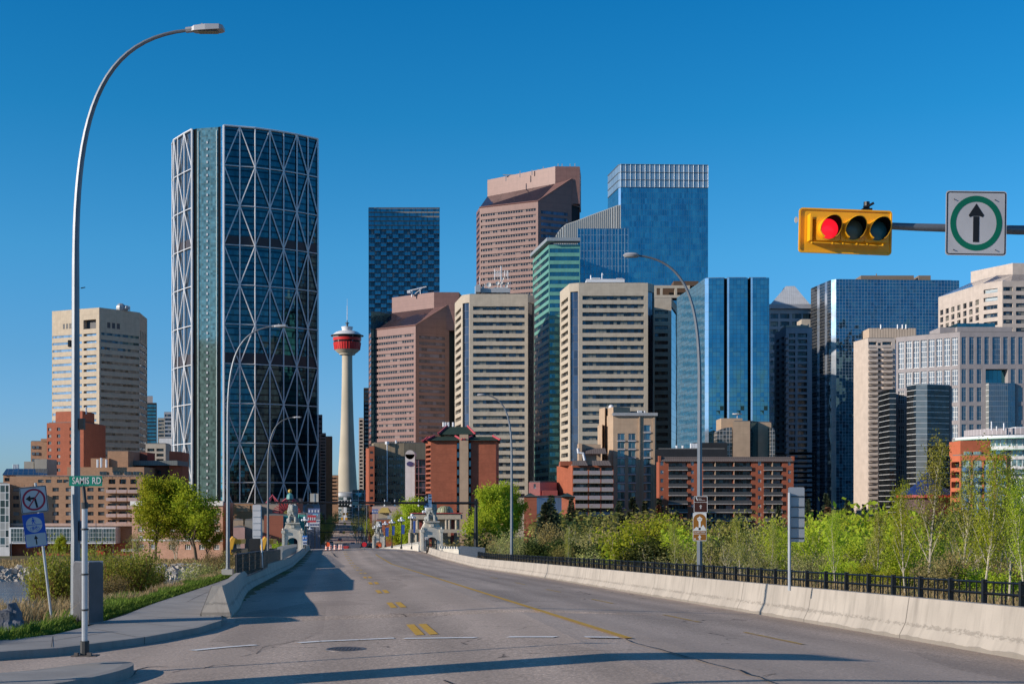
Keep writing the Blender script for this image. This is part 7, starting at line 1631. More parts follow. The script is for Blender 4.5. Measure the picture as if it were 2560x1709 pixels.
R=random.Random(11); cols=[(.50,.50,.50),(.02,.02,.025),(.40,.01,.015),(.10,.11,.13),(.45,.42,.36),(.03,.06,.14)]; cn=['white','black','red','grey','beige','dark blue']; protos=[car(c) for c in cols]; 
for p in protos: note_kids(p)
used=set(); spots=[]
def addcar(ci,s,t,lab,rz=0):
    z=zr(s)+cross(t)+.02; x,y=xy(s,t); place(protos[ci],ci not in used,(x,y,z),rz=radians(7.6)+rz,label=lab,group='cars on the far avenue'); used.add(ci)
addcar(2,352,11.4,'red car nearest behind the barrels on the right of the far avenue'); addcar(1,372,8.3,'black car left of the nearest red car on the far avenue'); addcar(0,505,6.6,'white car coming alone in the middle of the far avenue',pi); addcar(2,388,11.5,'second red car in the right lane of the far avenue')
spots=[(410,11.6,3),(425,8.,5),(440,11.8,2),(455,-2,0),(470,11.8,1),(490,9,3),(520,-1.5,4),(540,12,0),(560,2,1),(600,11.5,3),(620,-2,5),(660,8,0),(690,3,3),(740,11,1),(790,0,4),(850,9,0),(405,4.2,3)]
for s,t,ci in spots: addcar(ci,s,t,'%s car %s on the far avenue, %s'%(cn[ci],'in the right lane' if t>8 else ('in the left lane' if t<1 else 'mid road'),['at the bridge end','just past the bridge','at the first crossing','halfway to the overpass','near the overpass'][min(4,int((s-400)/95)) if s>=400 else 0]),pi if t<4 else 0)
# excavator & trucks behind mesh fence (yellow boom pieces)
def excav(label,u,Y,s_=1,m=1):
    o=thing('excavator',label,'excavator',(X(u,Y),Y,Z(1372,Y))); My=plain('machine_yellow',(.60,.32,.03),.4); z=lambda v:Z(v,Y); b=MB(); b.tube([W(u,1385,Y),W(u+m*1,1366,Y),W(u+m*5,1350,Y),W(u+m*9,1343,Y)],[.3,.45,.45,.35],6); b.build('boom',My,o)
    b=MB(); b.box(X(u+6,Y),X(u+25,Y),Y,Y+2.5,z(1359),z(1348)); b.build('engine_cover',My,o); b=MB(); b.box(X(u+7,Y),X(u+15,Y),Y-.3,Y+1.8,z(1372),z(1359)); b.build('cab',G_BAL,o); b=MB(); b.box(X(u+2,Y),X(u+28,Y),Y-.5,Y+3,z(1382),z(1372)); b.build('crawler_track',M_BLK,o)
excav('yellow excavator parked behind the second left lamp post',578,150); excav('second yellow boom machine partly hidden behind the leaning white sign post',658,170)
o=thing('parked_truck','dark box truck with red cab behind the leaning white sign','truck',(X(650,200),200,Z(1385,200))); b=MB(); b.box(X(622,200),X(655,200),200,204,Z(1375,200),Z(1346,200)); b.build('box_body',W_DARK,o); b=MB(); b.box(X(656,200),X(668,200),200,203,Z(1372,200),Z(1340,200)); b.build('cab',plain('truck_red',(.40,.02,.02),.4),o); b=MB(); b.box(X(622,200),X(668,200),199.8,203,Z(1385,200),Z(1375,200)); b.build('chassis',M_BLK,o)
# ---- traffic barrels & road work signs
def barrel_():
    o=thing('traffic_barrel','orange and white traffic barrel','traffic barrel'); Mo=plain('barrel_orange',(.75,.12,.02),.5); Mw=plain('barrel_white',(.75,.72,.70),.5); b=MB(); zz=[0,.12,.34,.5,.66,.82,1.0]
    for i in range(6):
        r0,r1=.32-.06*zz[i],.32-.06*zz[i+1]; b.lathe([(r0,zz[i]),(r1,zz[i+1])],14,mi=(i%2)) 
    b.lathe([(.26,1.0),(0,1.0)],14); b.build('drum',[Mo,Mw],o); b=MB(); b.lathe([(.42,0),(.42,.06),(.3,.06)],10); b.build('rubber_base',M_BLK,o); return o
B0=barrel_(); note_kids(B0)
for i,(u,t) in enumerate(((817,'leftmost'),(826,'second from left'),(838,'middle'),(850,'fourth from left'),(854.5,'rightmost'))): Y=196; place(B0,i==0,(X(u,Y),Y,zroad(X(u,Y),Y)),sc=.8,label='orange and white traffic barrel, %s of the five at the bridge end'%t,group='barrels across the bridge end')
Mo=plain('road_work_orange',(.80,.10,.02),.5)
for u,v,Y,t in ((819.5,1361,190,'orange round road work sign above the leftmost barrel'),(911,1361,187,'red round warning sign at the end of the right barrier'),(949,1363,300,'small orange sign below the farther lion kiosk')):
    o=thing('warning_sign',t,'sign',(X(u,Y),Y,zroad(X(u,Y),Y))); b=MB(); b.tube([(X(u,Y),Y,zroad(X(u,Y),Y)),(X(u,Y),Y,Z(v,Y))],.05,6); b.build('post',M_GALV,o); b=MB(); b.lathe([(0,0),(.34,0),(.34,.03),(0,.03)],16,Matrix.Translation((X(u,Y),Y-.08,Z(v-1,Y)))@Matrix.Rotation(pi/2,4,'X')); b.build('disc',Mo if u!=911 else plain('warning_red',(.5,.01,.02),.5),o)
for u0,u1,t in ((855,872,'red and white barricade right of the barrels'),(873,902,'grey low barricade beside the right warning sign')):
    Y=215; o=thing('barricade',t,'barricade',(X(u0,Y),Y,zroad(X(u0,Y),Y))); b=MB(); b.box(X(u0,Y),X(u1,Y),Y,Y+.3,Z(1372 if u0<870 else 1371,Y),Z(1364 if u0<870 else 1359,Y)); b.build('board',plain('barricade_red',(.42,.03,.03),.6) if u0<870 else plain('slate_grey_board',(.08,.09,.12),.7),o); b=MB(); b.box(X(u0+1,Y),X(u0+1,Y)+.1,Y,Y+.3,zroad(X(u0,Y),Y),Z(1366,Y)); b.box(X(u1-2,Y),X(u1-2,Y)+.1,Y,Y+.3,zroad(X(u0,Y),Y),Z(1366,Y)); b.build('legs',M_BLK,o)
# ---- coloured shop signs left of the avenue
for u0,u1,v0,v1,Y,c,t in ((769,790,1287,1305,300,(.45,.04,.05),'red neon shop sign behind the left bridge lamps'),(770,800,1270,1284,305,(.10,.14,.28),'blue shop sign with small white letters above the red one'),(756,768,1338,1350,178,(.05,.20,.55),'small blue road sign with arrow right of the left lion kiosk'),(757,767,1351,1361,178,(.55,.60,.68),'pale blue plate below the small blue road sign'),(782,795,1284,1289,303,(.10,.45,.60),'cyan strip sign over the red neon sign'),(930,945,1272,1283,300,(.07,.12,.30),'dark blue street sign right of the far trees'),(1062,1070,1341,1348,184,(.48,.46,.44),'pale square notice on the right lion kiosk'),(774,798,1305,1316,299,(.55,.55,.55),'white shop awning below the red neon sign'),(790,800,1298,1306,320,(.50,.50,.48),'pale shop front board beside the avenue trees')):
    o=thing('shop_sign' if Y>250 else 'road_sign',t,'sign',(X((u0+u1)/2,Y),Y,Z(v1,Y))); b=MB(); b.box(X(u0,Y),X(u1,Y),Y,Y+.2,Z(v1,Y),Z(v0,Y)); p=b.build('panel',plain('sign_%d_%d'%(u0,v0),c,.5),o); b=MB(); k=0; n=4 if u1-u0>12 else 2
    for i in range(n): x0=u0+(u1-u0)*(i+.2)/n; b.box(X(x0,Y),X(x0+(u1-u0)*.55/n,Y),Y-.08,Y,Z(v1-(v1-v0)*.3,Y),Z(v0+(v1-v0)*.3,Y))
    b.build('marks',plain('sign_mark_pale',(.55,.55,.58),.5) if c[0]<.5 else plain('sign_mark_dark',(.10,.10,.2),.5),p); b=MB(); b.box(X((u0+u1)/2,Y)-.05,X((u0+u1)/2,Y)+.05,Y+.2,Y+.3,-18 if Y>250 else -8,Z(v0,Y)); b.build('post',M_BLK,o)
# ---- path lamp, boulder
o=thing('path_lamp','small black path lamp on the river bank at the left','street lamp',(X(76,60),60,Z(1530,60))); b=MB(); b.tube([(X(76,60),60,Z(1540,60)),(X(76,60),60,Z(1462,60))],.06,6); b.build('pole',M_BLK,o); b=MB(); b.lathe([(.09,0),(.12,.16),(.22,.17),(.03,.28)],8,Matrix.Translation(W(76,1464,60))); b.build('lantern',M_BLK,o)
def rock(name,label,c,size,seed,mat,n=3,tag_=True):
    import bmesh; from mathutils import noise as nz
    bm=bmesh.new(); bmesh.ops.create_icosphere(bm,subdivisions=n,radius=1)
    for v in bm.verts:
        p=v.co.copy(); d=nz.noise(p*1.1+Vector((seed,0,0)))*.35+nz.noise(p*3+Vector((seed,5,0)))*.12; q=p*(1+d); q=Vector((round(q.x*3.2)/3.2*.45+q.x*.55,round(q.y*3)/3*.45+q.y*.55,round(q.z*2.6)/2.6*.4+q.z*.6)); v.co=Vector((q.x*size[0],q.y*size[1],q.z*size[2]))
    me=bpy.data.meshes.new(name); bm.to_mesh(me); bm.free(); me.materials.append(mat); o=link(name,me); o.location=c
    if label: tag(o,label,'boulder')
    return o
M_RK=plain('blue_grey_rock',(.13,.135,.155),.85,nz=(2.2,.45),bump=.7)
Y=26.; rock('boulder','dark blue grey boulder at the pavement edge in the lower left corner',(X(22,Y),Y,Z(1568,Y)-.05),(.33,.3,.50),3,M_RK,4)
# ================================================================== vegetation
def leafmat(name,col,var=.35,tr=.35):
    t=NT(name); g=t.N('ShaderNodeNewGeometry'); co_=t.coord('Object'); r=g.outputs['Random Per Island']
    c=t.mix(r,sc3(col,1-var),(col[0]*(1+var*1.3),col[1]*(1+var),col[2]*(1+var*.6))); n=t.noise(co_,.55,2); c=t.mix(t.ramp(n,[(.35,0.),(.65,1.)]),c,(col[0]*1.25,col[1]*1.02,col[2]*.8))
    oi=t.N('ShaderNodeObjectInfo').outputs['Random']; h=t.N('ShaderNodeHueSaturation'); t.S(h.inputs['Hue'],t.math('ADD',.475,t.math('MULTIPLY',oi,.04))); t.S(h.inputs['Value'],t.math('ADD',.72,t.math('MULTIPLY',oi,.55))); t.S(h.inputs['Color'],c); c=h.outputs[0]
    d=t.N('ShaderNodeBsdfDiffuse'); tl=t.N('ShaderNodeBsdfTranslucent'); t.S(d.inputs[0],c); t.S(tl.inputs[0],c); m=t.N('ShaderNodeMixShader'); m.inputs[0].default_value=tr; t.l.new(d.outputs[0],m.inputs[1]); t.l.new(tl.outputs[0],m.inputs[2]); o=t.n['Material Output']; t.l.new(m.outputs[0],o.inputs[0]); return t.m
L_BR=leafmat('spring_green_leaves',(.36,.49,.05),tr=.52); L_OL=leafmat('olive_leaves',(.23,.25,.085)); L_DK=leafmat('deep_green_leaves',(.055,.085,.028)); L_YG=leafmat('young_yellow_green_leaves',(.28,.325,.07),.5,.4)  # L_DK: dark leaf colour stands for shade in the thicket's gaps
L_SP=leafmat('blue_green_needles',(.06,.09,.06),.4,.1); L_BN=leafmat('brown_buds',(.28,.27,.12),.4); L_RD=leafmat('russet_needles',(.13,.07,.05),.4,.1); L_GG=leafmat('grey_green_buds',(.29,.33,.13),.4)
def barkmat(name,col,marks=None):
    t=NT(name); co_=t.coord('Object'); n=t.noise(t.scale(co_,(6,6,1.5)),1.5,5); c=t.ramp(n,[(.3,sc3(col,.6)),(.7,sc3(col,1.2))])
    if marks: c=t.mix(t.ramp(t.noise(t.scale(co_,(2,2,9)),1.,3),[(.60,0.),(.66,1.)]),c,marks)
    return t.out(c,.9,0,bump=n,bs=.4,spec=.2)
BK=barkmat('brown_bark',(.13,.10,.075)); BKW=barkmat('pale_aspen_bark',(.52,.46,.35),(.10,.085,.07)); BKT=barkmat('tan_twigs',(.38,.31,.22)); BKR=barkmat('reddish_bark',(.20,.09,.05))
def grow(seed,H,spread,kind):
    """returns (trunk MB, tips) ; tips: list of (point, direction, size)"""
    R=random.Random(seed); b=MB(); tips=[]
    def seg(p,d,L_,r,lev,sides):
        n=4; pts=[p]; rr=[r]; q=p.copy(); dd=d.copy()
        for i in range(n):
            dd=(dd+Vector((R.uniform(-1,1),R.uniform(-1,1),R.uniform(-.3,.6)))*kind['wig']).normalized(); q=q+dd*L_/n; pts.append(q.copy()); rr.append(r*(1-(.62)*(i+1)/n))
            if lev>=kind['lev']-1: tips.append((q.copy(),dd.copy(),L_))
        b.tube(pts,rr,sides,cap=False)
        return pts,dd,rr
    def rec(p,d,L_,r,lev):
        pts,dd,rr=seg(p,d,L_,r,lev,6 if lev==0 else (5 if lev==1 else 3))
        if lev>=kind['lev']: return
        nb=kind['nb'][lev]
        for i in range(nb):
            f=kind['f0'] if lev==0 else .2; f=f+(1-f)*(i+R.random())/nb; k=min(3,int(f*4)); base=pts[k].lerp(pts[k+1],f*4-k)
            ang=R.uniform(0,2*pi) if lev else i*2.399+R.random()*.5; up=kind['up'][lev]; 
            side=Vector((cos(ang),sin(ang),0)); ax=(dd if lev else Vector((0,0,1))); nd=(side*spread*(1-.35*f if lev==0 else 1)+ax*up+Vector((0,0,kind['lift']))).normalized()
            rec(base,nd,L_*kind['len'][lev]*(1.15-.55*f if lev==0 else R.uniform(.7,1.1)),rr[k]*kind['rr'],lev+1)
    for s_ in range(kind.get('stems',1)):
        a=R.uniform(0,2*pi); off=.12*H*(kind.get('stems',1)>1)*kind.get('sp0',.4); d=Vector((cos(a)*kind.get('fan',.05),sin(a)*kind.get('fan',.05),1)).normalized()
        rec(Vector((cos(a)*off,sin(a)*off,0)),d,H*kind['trunk']*R.uniform(.85,1.05),H*kind['thick'],0)
    return b,tips,R
def leaves(tips,R,n,size,sg,flat=1.,flake=None):
    b=MB(); V_=b.v; m=len(tips)
    for i in range(n):
        p,d,L_=tips[R.randrange(m)]; c=p+Vector((R.gauss(0,sg),R.gauss(0,sg),R.gauss(0,sg*flat)))
        a=Vector((R.gauss(0,1),R.gauss(0,1),R.gauss(0,.7))).normalized(); u=a.orthogonal().normalized(); w_=a.cross(u); th=R.uniform(0,pi); u,w_=u*cos(th)+w_*sin(th),w_*cos(th)-u*sin(th); s_=size*R.uniform(.55,1.3)
        k=len(V_); V_+= [tuple(c-u*s_),tuple(c-w_*s_*.55),tuple(c+u*s_),tuple(c+w_*s_*.55)]; b.f.append((k,k+1,k+2,k+3)); b.uv.append(((0,0),)*4); b.m.append(0)
    return b
KP=dict(lev=3,nb=(11,5,4),up=(.75,.7,.6),len=(.50,.5,.5),rr=.55,wig=.16,trunk=.9,thick=.018,f0=.16,lift=.1)
KA=dict(lev=2,nb=(16,5),up=(.9,.7),len=(.30,.42),rr=.42,wig=.07,trunk=1.,thick=.011,f0=.28,lift=.15)
KS=dict(lev=2,nb=(6,4),up=(1.2,.9),len=(.5,.5),rr=.6,wig=.14,trunk=.8,thick=.012,f0=.15,lift=.1,stems=9,fan=.55,sp0=.5)
KT=dict(lev=3,nb=(7,4,3),up=(1.0,.9,.8),len=(.5,.55,.5),rr=.6,wig=.14,trunk=.85,thick=.017,f0=.18,lift=.1,stems=3,fan=.28,sp0=.4)
KW=dict(lev=2,nb=(9,6),up=(.8,.8),len=(.6,.5),rr=.5,wig=.16,trunk=.75,thick=.02,f0=.12,lift=.05,stems=12,fan=.8,sp0=.3)
def make_tree(name,cat,seed,H,spread,kind,n,size,sg,leaf,bark,flat=1.,part='trunk'):
    o=thing(name,'plant',cat); b,tips,R=grow(seed,H,spread,kind); b.build(part,bark,o); lv=leaves(tips,R,n,size,sg,flat); lv.build('crown',leaf,o); KIDS[o.name]=list(o.children)
    for c in o.children: KIDS[c.name]=[]
    zz=sorted(v[2] for v in lv.v); o['_h']=zz[int(len(zz)*.997)]; return o
def make_spruce(seed,H,R0,leaf):
    o=thing('spruce_tree','spruce','spruce'); R=random.Random(seed); b=MB(); b.tube([(0,0,0),(0,0,H*.98)],[H*.018,.02],6,cap=False); L_=MB(); z=H*.06; V_=L_.v
    while z<H*.985:
        f=1-z/H; rad=R0*(f**.85)*R.uniform(.85,1.12)+.1; nb=max(5,int(9+6*f))
        for i in range(nb):
            a=R.uniform(0,2*pi); rr=rad*R.uniform(.75,1.12); tip=Vector((rr*cos(a),rr*sin(a),z-rr*.28+R.uniform(-.1,.1))); root=Vector((0,0,z))
            b.tube([root,tip],[.035,.01],3,cap=False); m=max(3,int(rr*4.))
            for k in range(m):
                g=(k+.6)/m; c=root.lerp(tip,g); d=(tip-root).normalized(); sd=Vector((-d.y,d.x,0)).normalized()
                for s_ in (-1,1,0):
                    e=(d*.5+sd*s_*.75+Vector((0,0,-.3))).normalized(); ln=(.45+.6*(1-g)*min(1,rr/3))*R.uniform(.7,1.2); wv=Vector((0,0,.16))+d*.2
                    q=len(V_); V_+= [tuple(c),tuple(c+e*ln*.5+wv),tuple(c+e*ln),tuple(c+e*ln*.5-wv)]; L_.f.append((q,q+1,q+2,q+3)); L_.uv.append(((0,0),)*4); L_.m.append(0)
        z+=H*.021+.12*f
    b.build('trunk',BK,o); L_.build('crown',leaf,o); KIDS[o.name]=list(o.children)
    for c in o.children: KIDS[c.name]=[]
    o['_h']=H*.97; return o
PR={
 'pop1':make_tree('poplar_tree','tree',21,16,.85,KP,15000,.25,.68,L_BR,BK),'pop2':make_tree('poplar_tree','tree',35,16,.7,KP,14000,.25,.68,L_BR,BK),
 'asp1':make_tree('aspen_tree','tree',3,8,.55,KA,4200,.062,.17,L_YG,BKW),'asp2':make_tree('aspen_tree','tree',8,8,.5,KA,3600,.062,.18,L_YG,BKW),'asp3':make_tree('aspen_tree','tree',14,8,.62,KA,5000,.06,.2,L_BR,BKW),
 'sap1':make_tree('young_tree','tree',5,6,.75,KT,3600,.075,.2,L_YG,BKW),'sap2':make_tree('young_tree','tree',6,6,.8,KT,4800,.08,.24,L_BR,BKT),'sap3':make_tree('young_tree','tree',17,6,.7,KT,3000,.07,.24,L_OL,BKW),
 'shr1':make_tree('twiggy_shrub','shrub',9,4,.6,KS,3600,.07,.22,L_GG,BKT,part='stems'),'shr2':make_tree('twiggy_shrub','shrub',10,4,.7,KS,5600,.075,.22,L_BN,BKT,part='stems'),'shr5':make_tree('dark_shrub','shrub',22,4,.7,KT,9000,.10,.26,L_DK,BK,part='stems'),'shr3':make_tree('leafy_shrub','shrub',12,4,.7,KS,5200,.085,.24,L_BR,BKT,part='stems'),'shr4':make_tree('leafy_shrub','shrub',13,4,.7,KS,7000,.085,.22,L_OL,BKT,part='stems'),
 'wil':make_tree('willow_bush','shrub',31,2.9,.75,KW,12000,.045,.16,leafmat('willow_green_leaves',(.30,.36,.07),tr=.45),BKR,part='stems'),
 'spr1':make_spruce(1,18,4.4,L_SP),'spr2':make_spruce(2,18,3.8,L_SP),'spr3':make_spruce(5,15,3.8,L_RD)}
USED=set(); R=random.Random(77)
def plant(key,u,vtop,Y,label,group=None,wide=1.,H=None,rz=None,z=None):
    p=PR[key]
    if Y<215 and u>1125: Y=max(Y,R.uniform(15.9,17.5)/(DY*(u-U0)/F-DX))
    x=X(u,Y); z=None if (Y<215 and u>1125) else z; H=None if (Y<215 and u>1125) else H; z0=terr(x,Y)-.1 if z is None else z; h=(Z(vtop,Y)-z0) if H is None else H; s_=h/p['_h']; o=place(p,key not in USED,(x,Y,z0),rz=R.uniform(0,6.28) if rz is None else rz,sc=(s_*wide,s_*wide,s_),label=label); 
    if group: o['group']=group
    elif 'group' in o: del o['group']
    USED.add(key); return o
# left: two poplars beyond the river, smaller ones behind
plant('pop1',388,1205,383,'left one of the two bright green poplars standing in front of the pink brick apartments',wide=1.1,H=24.8,z=-18.0)
plant('pop2',492,1208,380,'right one of the two bright green poplars in front of the pink brick apartments',wide=1.35,H=24.3,z=-18.0,rz=2.4)
plant('sap3',438,1300,388,'thin bare tree between the two big poplars',wide=1.2,H=11,z=-18.0)
plant('pop2',520,1270,384,'low poplar right of the two big poplars',wide=1.2,H=14,z=-18)
plant('sap3',340,1345,388,'low bare young tree left of the two poplars',wide=1.3,z=-18.,H=9)
plant('pop2',150,1345,395,'small pale green tree under the hotel podium glazing',wide=1.1,z=-18,H=7.5)
plant('wil',140,1384,58,'round willow bush with reddish trunks on the river bank between the signs',wide=.55,H=4.6,z=-6.5,rz=.4)
plant('wil',175,1400,66,'smaller willow bush partly hidden by the nearest lamp post',wide=.55,H=3.6,z=-6.9)
plant('wil',300,1356,74,'leafy willow bush right of the grey guard box',wide=.68,H=4.9,z=-7.3,rz=2.)
plant('wil',352,1410,82,'low willow bush beside the riverside grass, right of the taller willow',wide=.9,H=3.6,z=-7.2)
plant('shr2',268,1450,62,'brown twiggy shrub at the foot of the willow behind the guard box',wide=1.2,z=-5.3,H=1.8)
for i,(u,vt,Y) in enumerate(((555,1380,120),(588,1372,140),(540,1392,105),(518,1398,96))): plant(('shr2','shr1')[i%2],u,vt,Y,['brown shrub left of the second lamp post','grey green shrub just right of the second lamp post','low brown shrub in front of the cornice apartment','lowest shrub at the top of the riverside grass'][i],wide=1.3,H=2.6+.2*i,z=Z(vt,Y)-2.6-.2*i)
plant('shr3',697,1318,230,'green shrub left of the left lion kiosk',H=7,z=-14,wide=.8); 
# trees by the avenue
plant('pop1',1025,1240,350,'bright green tree behind the nearer right lion and pavilion',H=17.5,z=-17,wide=.95); plant('pop2',1000,1262,355,'smaller bright green tree left of the one behind the pavilion',H=14,z=-17,wide=.9)
plant('sap3',912,1262,520,'pale olive tree right of the far avenue',H=16,z=-17.5,wide=.8); plant('sap3',897,1288,500,'second pale olive tree nearer the far avenue',H=12,z=-17.5,wide=.9); plant('sap2',926,1290,470,'small tree beside the blue street sign',H=11,z=-17.5,wide=.7)
plant('shr4',815,1275,520,'dark tree left of the far avenue',H=13,z=-17.5,wide=.8); plant('shr4',806,1302,470,'dark low tree in front of the left avenue shops',H=9,z=-17.5,wide=.9)
plant('shr4',968,1310,420,'dark hedge tree in front of the cream corner shop',H=8,z=-17.5,wide=1.3)
# right bank of the river: poplar, spruces, shrubs
plant('pop1',1232,1208,300,'tall bright green poplar left of the farther right lamp post',H=20.3,z=-16.3,wide=.95,rz=1.); plant('pop2',1262,1215,310,'bright green poplar just behind the farther right lamp post',H=19,z=-16.3,wide=.8); plant('pop2',1222,1290,290,'lower green poplar crown beside the black gantry pole',H=13,z=-16.3,wide=1.1)
sp=(('spr1',1378,1240,290,1.05,'big blue green spruce in front of the small brick annex'),('spr2',1362,1262,250,1.1,'slimmer spruce left of the big spruce by the annex'),('spr2',1428,1247,320,.9,'spruce against the brick flats terraces'),('spr1',1548,1252,330,1.,'spruce below the beige condo tower, leftmost of three'),('spr1',1582,1243,335,1.,'middle spruce below the beige condo tower'),('spr2',1612,1252,340,.9,'rightmost spruce below the beige condo tower'),('spr2',1648,1248,330,.95,'spruce at the left corner of the long brick apartments'),('spr3',1648,1262,300,.8,'russet tinted spruce in front of the long brick apartments'),('spr2',1946,1262,330,.8,'slim spruce left of the blank sign back'),('spr2',2020,1248,330,.8,'small spruce right of the blank sign back'),('spr1',2066,1235,320,.9,'dark spruce in front of the scalloped balcony tower'),('spr3',2070,1268,300,1.1,'russet spruce below the dark spruce'),('spr2',2118,1252,315,.9,'spruce in front of the dark mirror office'),('spr2',1690,1280,280,1.,'low dark spruce behind the young trees, before the long apartments'),('spr3',1700,1285,300,.9,'russet conifer left of the brown tourist signs'),('spr1',1553,1290,240,1.2,'wide low spruce in front of the three condo spruces'),('spr3',2140,1290,290,1.,'dull russet spruce in front of the cream balcony tower'),('spr2',2160,1262,300,.8,'small spruce at the foot of the cream balcony tower'))
for k,u,vt,Y,w_,t in sp: plant(k,u,vt,Y,t,group='spruces across the river on the right',wide=w_,z=-19)
# thicket on the near right slope: far, middle and near rows
def thicket():
    n=0; kinds=[('shr1','grey green twiggy shrub'),('shr2','brown twiggy shrub'),('shr4','olive leafy shrub'),('sap3','olive young tree'),('sap2','bright green young tree'),('shr3','bright green leafy shrub'),('sap1','yellow green young tree'),('shr5','dark green shrub')]
    def where(u,row):
        L=[(1130,'right of the gantry pole'),(1290,'by the farther right lamp post'),(1340,'left of the big spruce'),(1450,'below the brick annex'),(1560,'below the terraced flats'),(1640,'below the beige condo'),(1760,'by the brown tourist signs'),(1860,'below the long brick apartments'),(1965,'left of the blank sign back'),(2040,'right of the blank sign back'),(2140,'below the mirror office'),(2240,'below the cream balcony tower'),(2400,'below the granite office'),(2700,'at the right edge below the orange condo')]
        for l,t in L:
            if u<l: return t
        return L[-1][1]
    rows=[(232,1306,20,(7,7,2,1),1290,2600,1.3),(190,1312,13,(1,0,2,3,7),1700,2600,1.2),(130,1305,14,(3,2,4,4,6,6,5,7),1720,2640,1.1),(96,1318,14,(6,4,3,7,5,6),1730,2640,1.0),(66,1335,13,(6,6,3,5,0,4),1720,2640,1.0),(46,1378,11,(6,3,5,5,0),1800,2700,.9),(37,1418,8,(5,0,1,5),2040,2700,.9)]
    for ri,(Y,vt,cnt,ks,u0,u1,w_) in enumerate(rows):
        for i in range(cnt):
            u=u0+(u1-u0)*(i+.5+R.uniform(-.3,.3))/cnt; y=Y*R.uniform(.93,1.07); v=vt+R.uniform(-24,26)
            v+=lerp([(1150,34),(1300,34),(1400,42),(1450,38),(1480,-4),(1545,0),(1570,34),(1680,30),(1720,0),(2000,-8),(2560,-20)],u)
            k=ks[R.randrange(len(ks))]; key,lab=kinds[k]; x=X(u,y); z=terr(x,y)-.15
            if ri<2: z=max(z,-16.5)
            h=Z(v,y)-z
            if h<1.2: h=1.2+R.random()*.6
            plant(key,u,v,y,'%s %s, %s row'%(lab,where(u,ri),('farthest','far','middle','mid near','near','nearer','nearest')[ri]),group='thicket of shrubs and young trees on the right bank',wide=w_*R.uniform(.9,1.25)*min(1.6,max(.8,5.5/h if h>5.5 else 1.05)),H=h,z=z)
thicket()
hand=[('spr1',1366,1256,228,1.15,'front spruce with drooping dark boughs left of the big annex spruce'),('shr1',1300,1322,200,1.2,'grey green round shrub right of the farther lamp post'),('shr1',1328,1342,190,1.2,'low grey shrub left of the front spruce'),('shr2',1395,1306,190,.8,'tall feathery brown shrub just right of the front spruce'),('sap3',1450,1298,180,1.,'pale stemmed olive tree below the terraced flats'),('shr2',1480,1328,170,1.3,'rounded brown shrub below the terraced flats'),('shr4',1455,1286,330,1.6,'round olive tree behind the pale stemmed tree'),('shr4',1492,1278,335,1.7,'round olive green tree below the terraced flats'),('shr4',1528,1280,330,1.6,'second round olive green tree below the beige condo'),('shr2',1522,1316,190,1.,'brown shrub between the round olive trees and the condo spruces'),('shr2',1562,1332,180,1.3,'round brown shrub in front of the wide low spruce'),('shr5',1350,1352,170,1.5,'dark low shrub at the foot of the front spruce'),('shr5',1425,1350,160,1.6,'dark low shrub under the feathery brown shrub'),('shr5',1540,1358,140,1.6,'dark low shrub left of the bright green bush'),('shr4',1465,1364,150,1.5,'olive low shrub by the fence below the terraced flats'),('sap2',1595,1310,140,1.,'bright green tree left of the bright green bush'),('shr3',1625,1298,112,1.2,'largest bright green bush left of the brown tourist signs'),('shr3',1585,1345,125,1.2,'bright green bush beside the largest one'),('sap2',1662,1284,120,1.,'bright green tree behind the largest bright bush'),('shr2',1695,1300,118,1.1,'mauve brown shrub left of the tourist signs'),('sap1',1722,1292,108,1.,'yellow green tree just behind the tourist signs'),('shr1',1700,1352,92,1.2,'grey green shrub by the fence left of the tourist signs'),('sap3',1575,1322,160,1.,'thin olive tree above the round brown shrub'),('shr1',1500,1372,125,1.4,'grey low shrub by the fence below the condo'),('shr5',1650,1350,100,1.5,'dark undergrowth shrub below the bright green tree'),('shr2',1240,1355,180,1.3,'brown shrub below the tall poplar'),('shr1',1275,1348,170,1.3,'grey shrub behind the farther lamp post'),('shr2',1165,1335,230,1.3,'olive brown shrub left of the gantry pole'),('shr1',1140,1340,240,1.3,'grey shrub behind the cream parapet'),('shr5',1210,1340,240,1.5,'dark shrub right of the gantry pole')]
for k_,u_,v_,Y_,w_,t_ in hand: plant(k_,u_,v_,Y_,t_,group='thicket of shrubs and young trees on the right bank',wide=w_)
asp=((2322,1085,34,'asp1','tall aspen with bare leaning white trunk in front of the granite office'),(2398,1130,36,'asp2','slender aspen left of the orange condo facade'),(2455,1100,33,'asp3','aspen rising in front of the orange condo'),(2520,1150,31,'asp1','aspen in front of the right side of the orange condo'),(2570,1190,30,'asp3','leafy aspen cut by the right edge'),(2265,1200,38,'asp3','aspen left of the tallest leaning aspen'),(2190,1270,42,'asp1','shorter aspen below the cream balcony tower'),(1765,1290,52,'asp2','pale trunked aspen right of the brown tourist signs'),(1690,1300,54,'asp1','pale trunked aspen left of the brown tourist signs'),(1850,1285,48,'asp1','aspen in front of the long brick apartments'),(1925,1300,46,'asp2','aspen left of the blank sign back'),(2090,1275,44,'asp3','aspen right of the blank sign back'),(2360,1240,40,'asp2','thin aspen between the two tall aspens'),(2490,1230,38,'asp2','thin aspen low before the orange condo'),(1420,1320,70,'asp2','small pale aspen below the terraced flats'))
for u,vt,Y,k,t in asp: plant(k,u,vt,Y,t,group='aspens behind the right fence',wide=.85,rz=R.uniform(0,6))
for k,p in PR.items():
    if k not in USED: 
        for c in list(p.children): bpy.data.objects.remove(c)
        bpy.data.objects.remove(p)
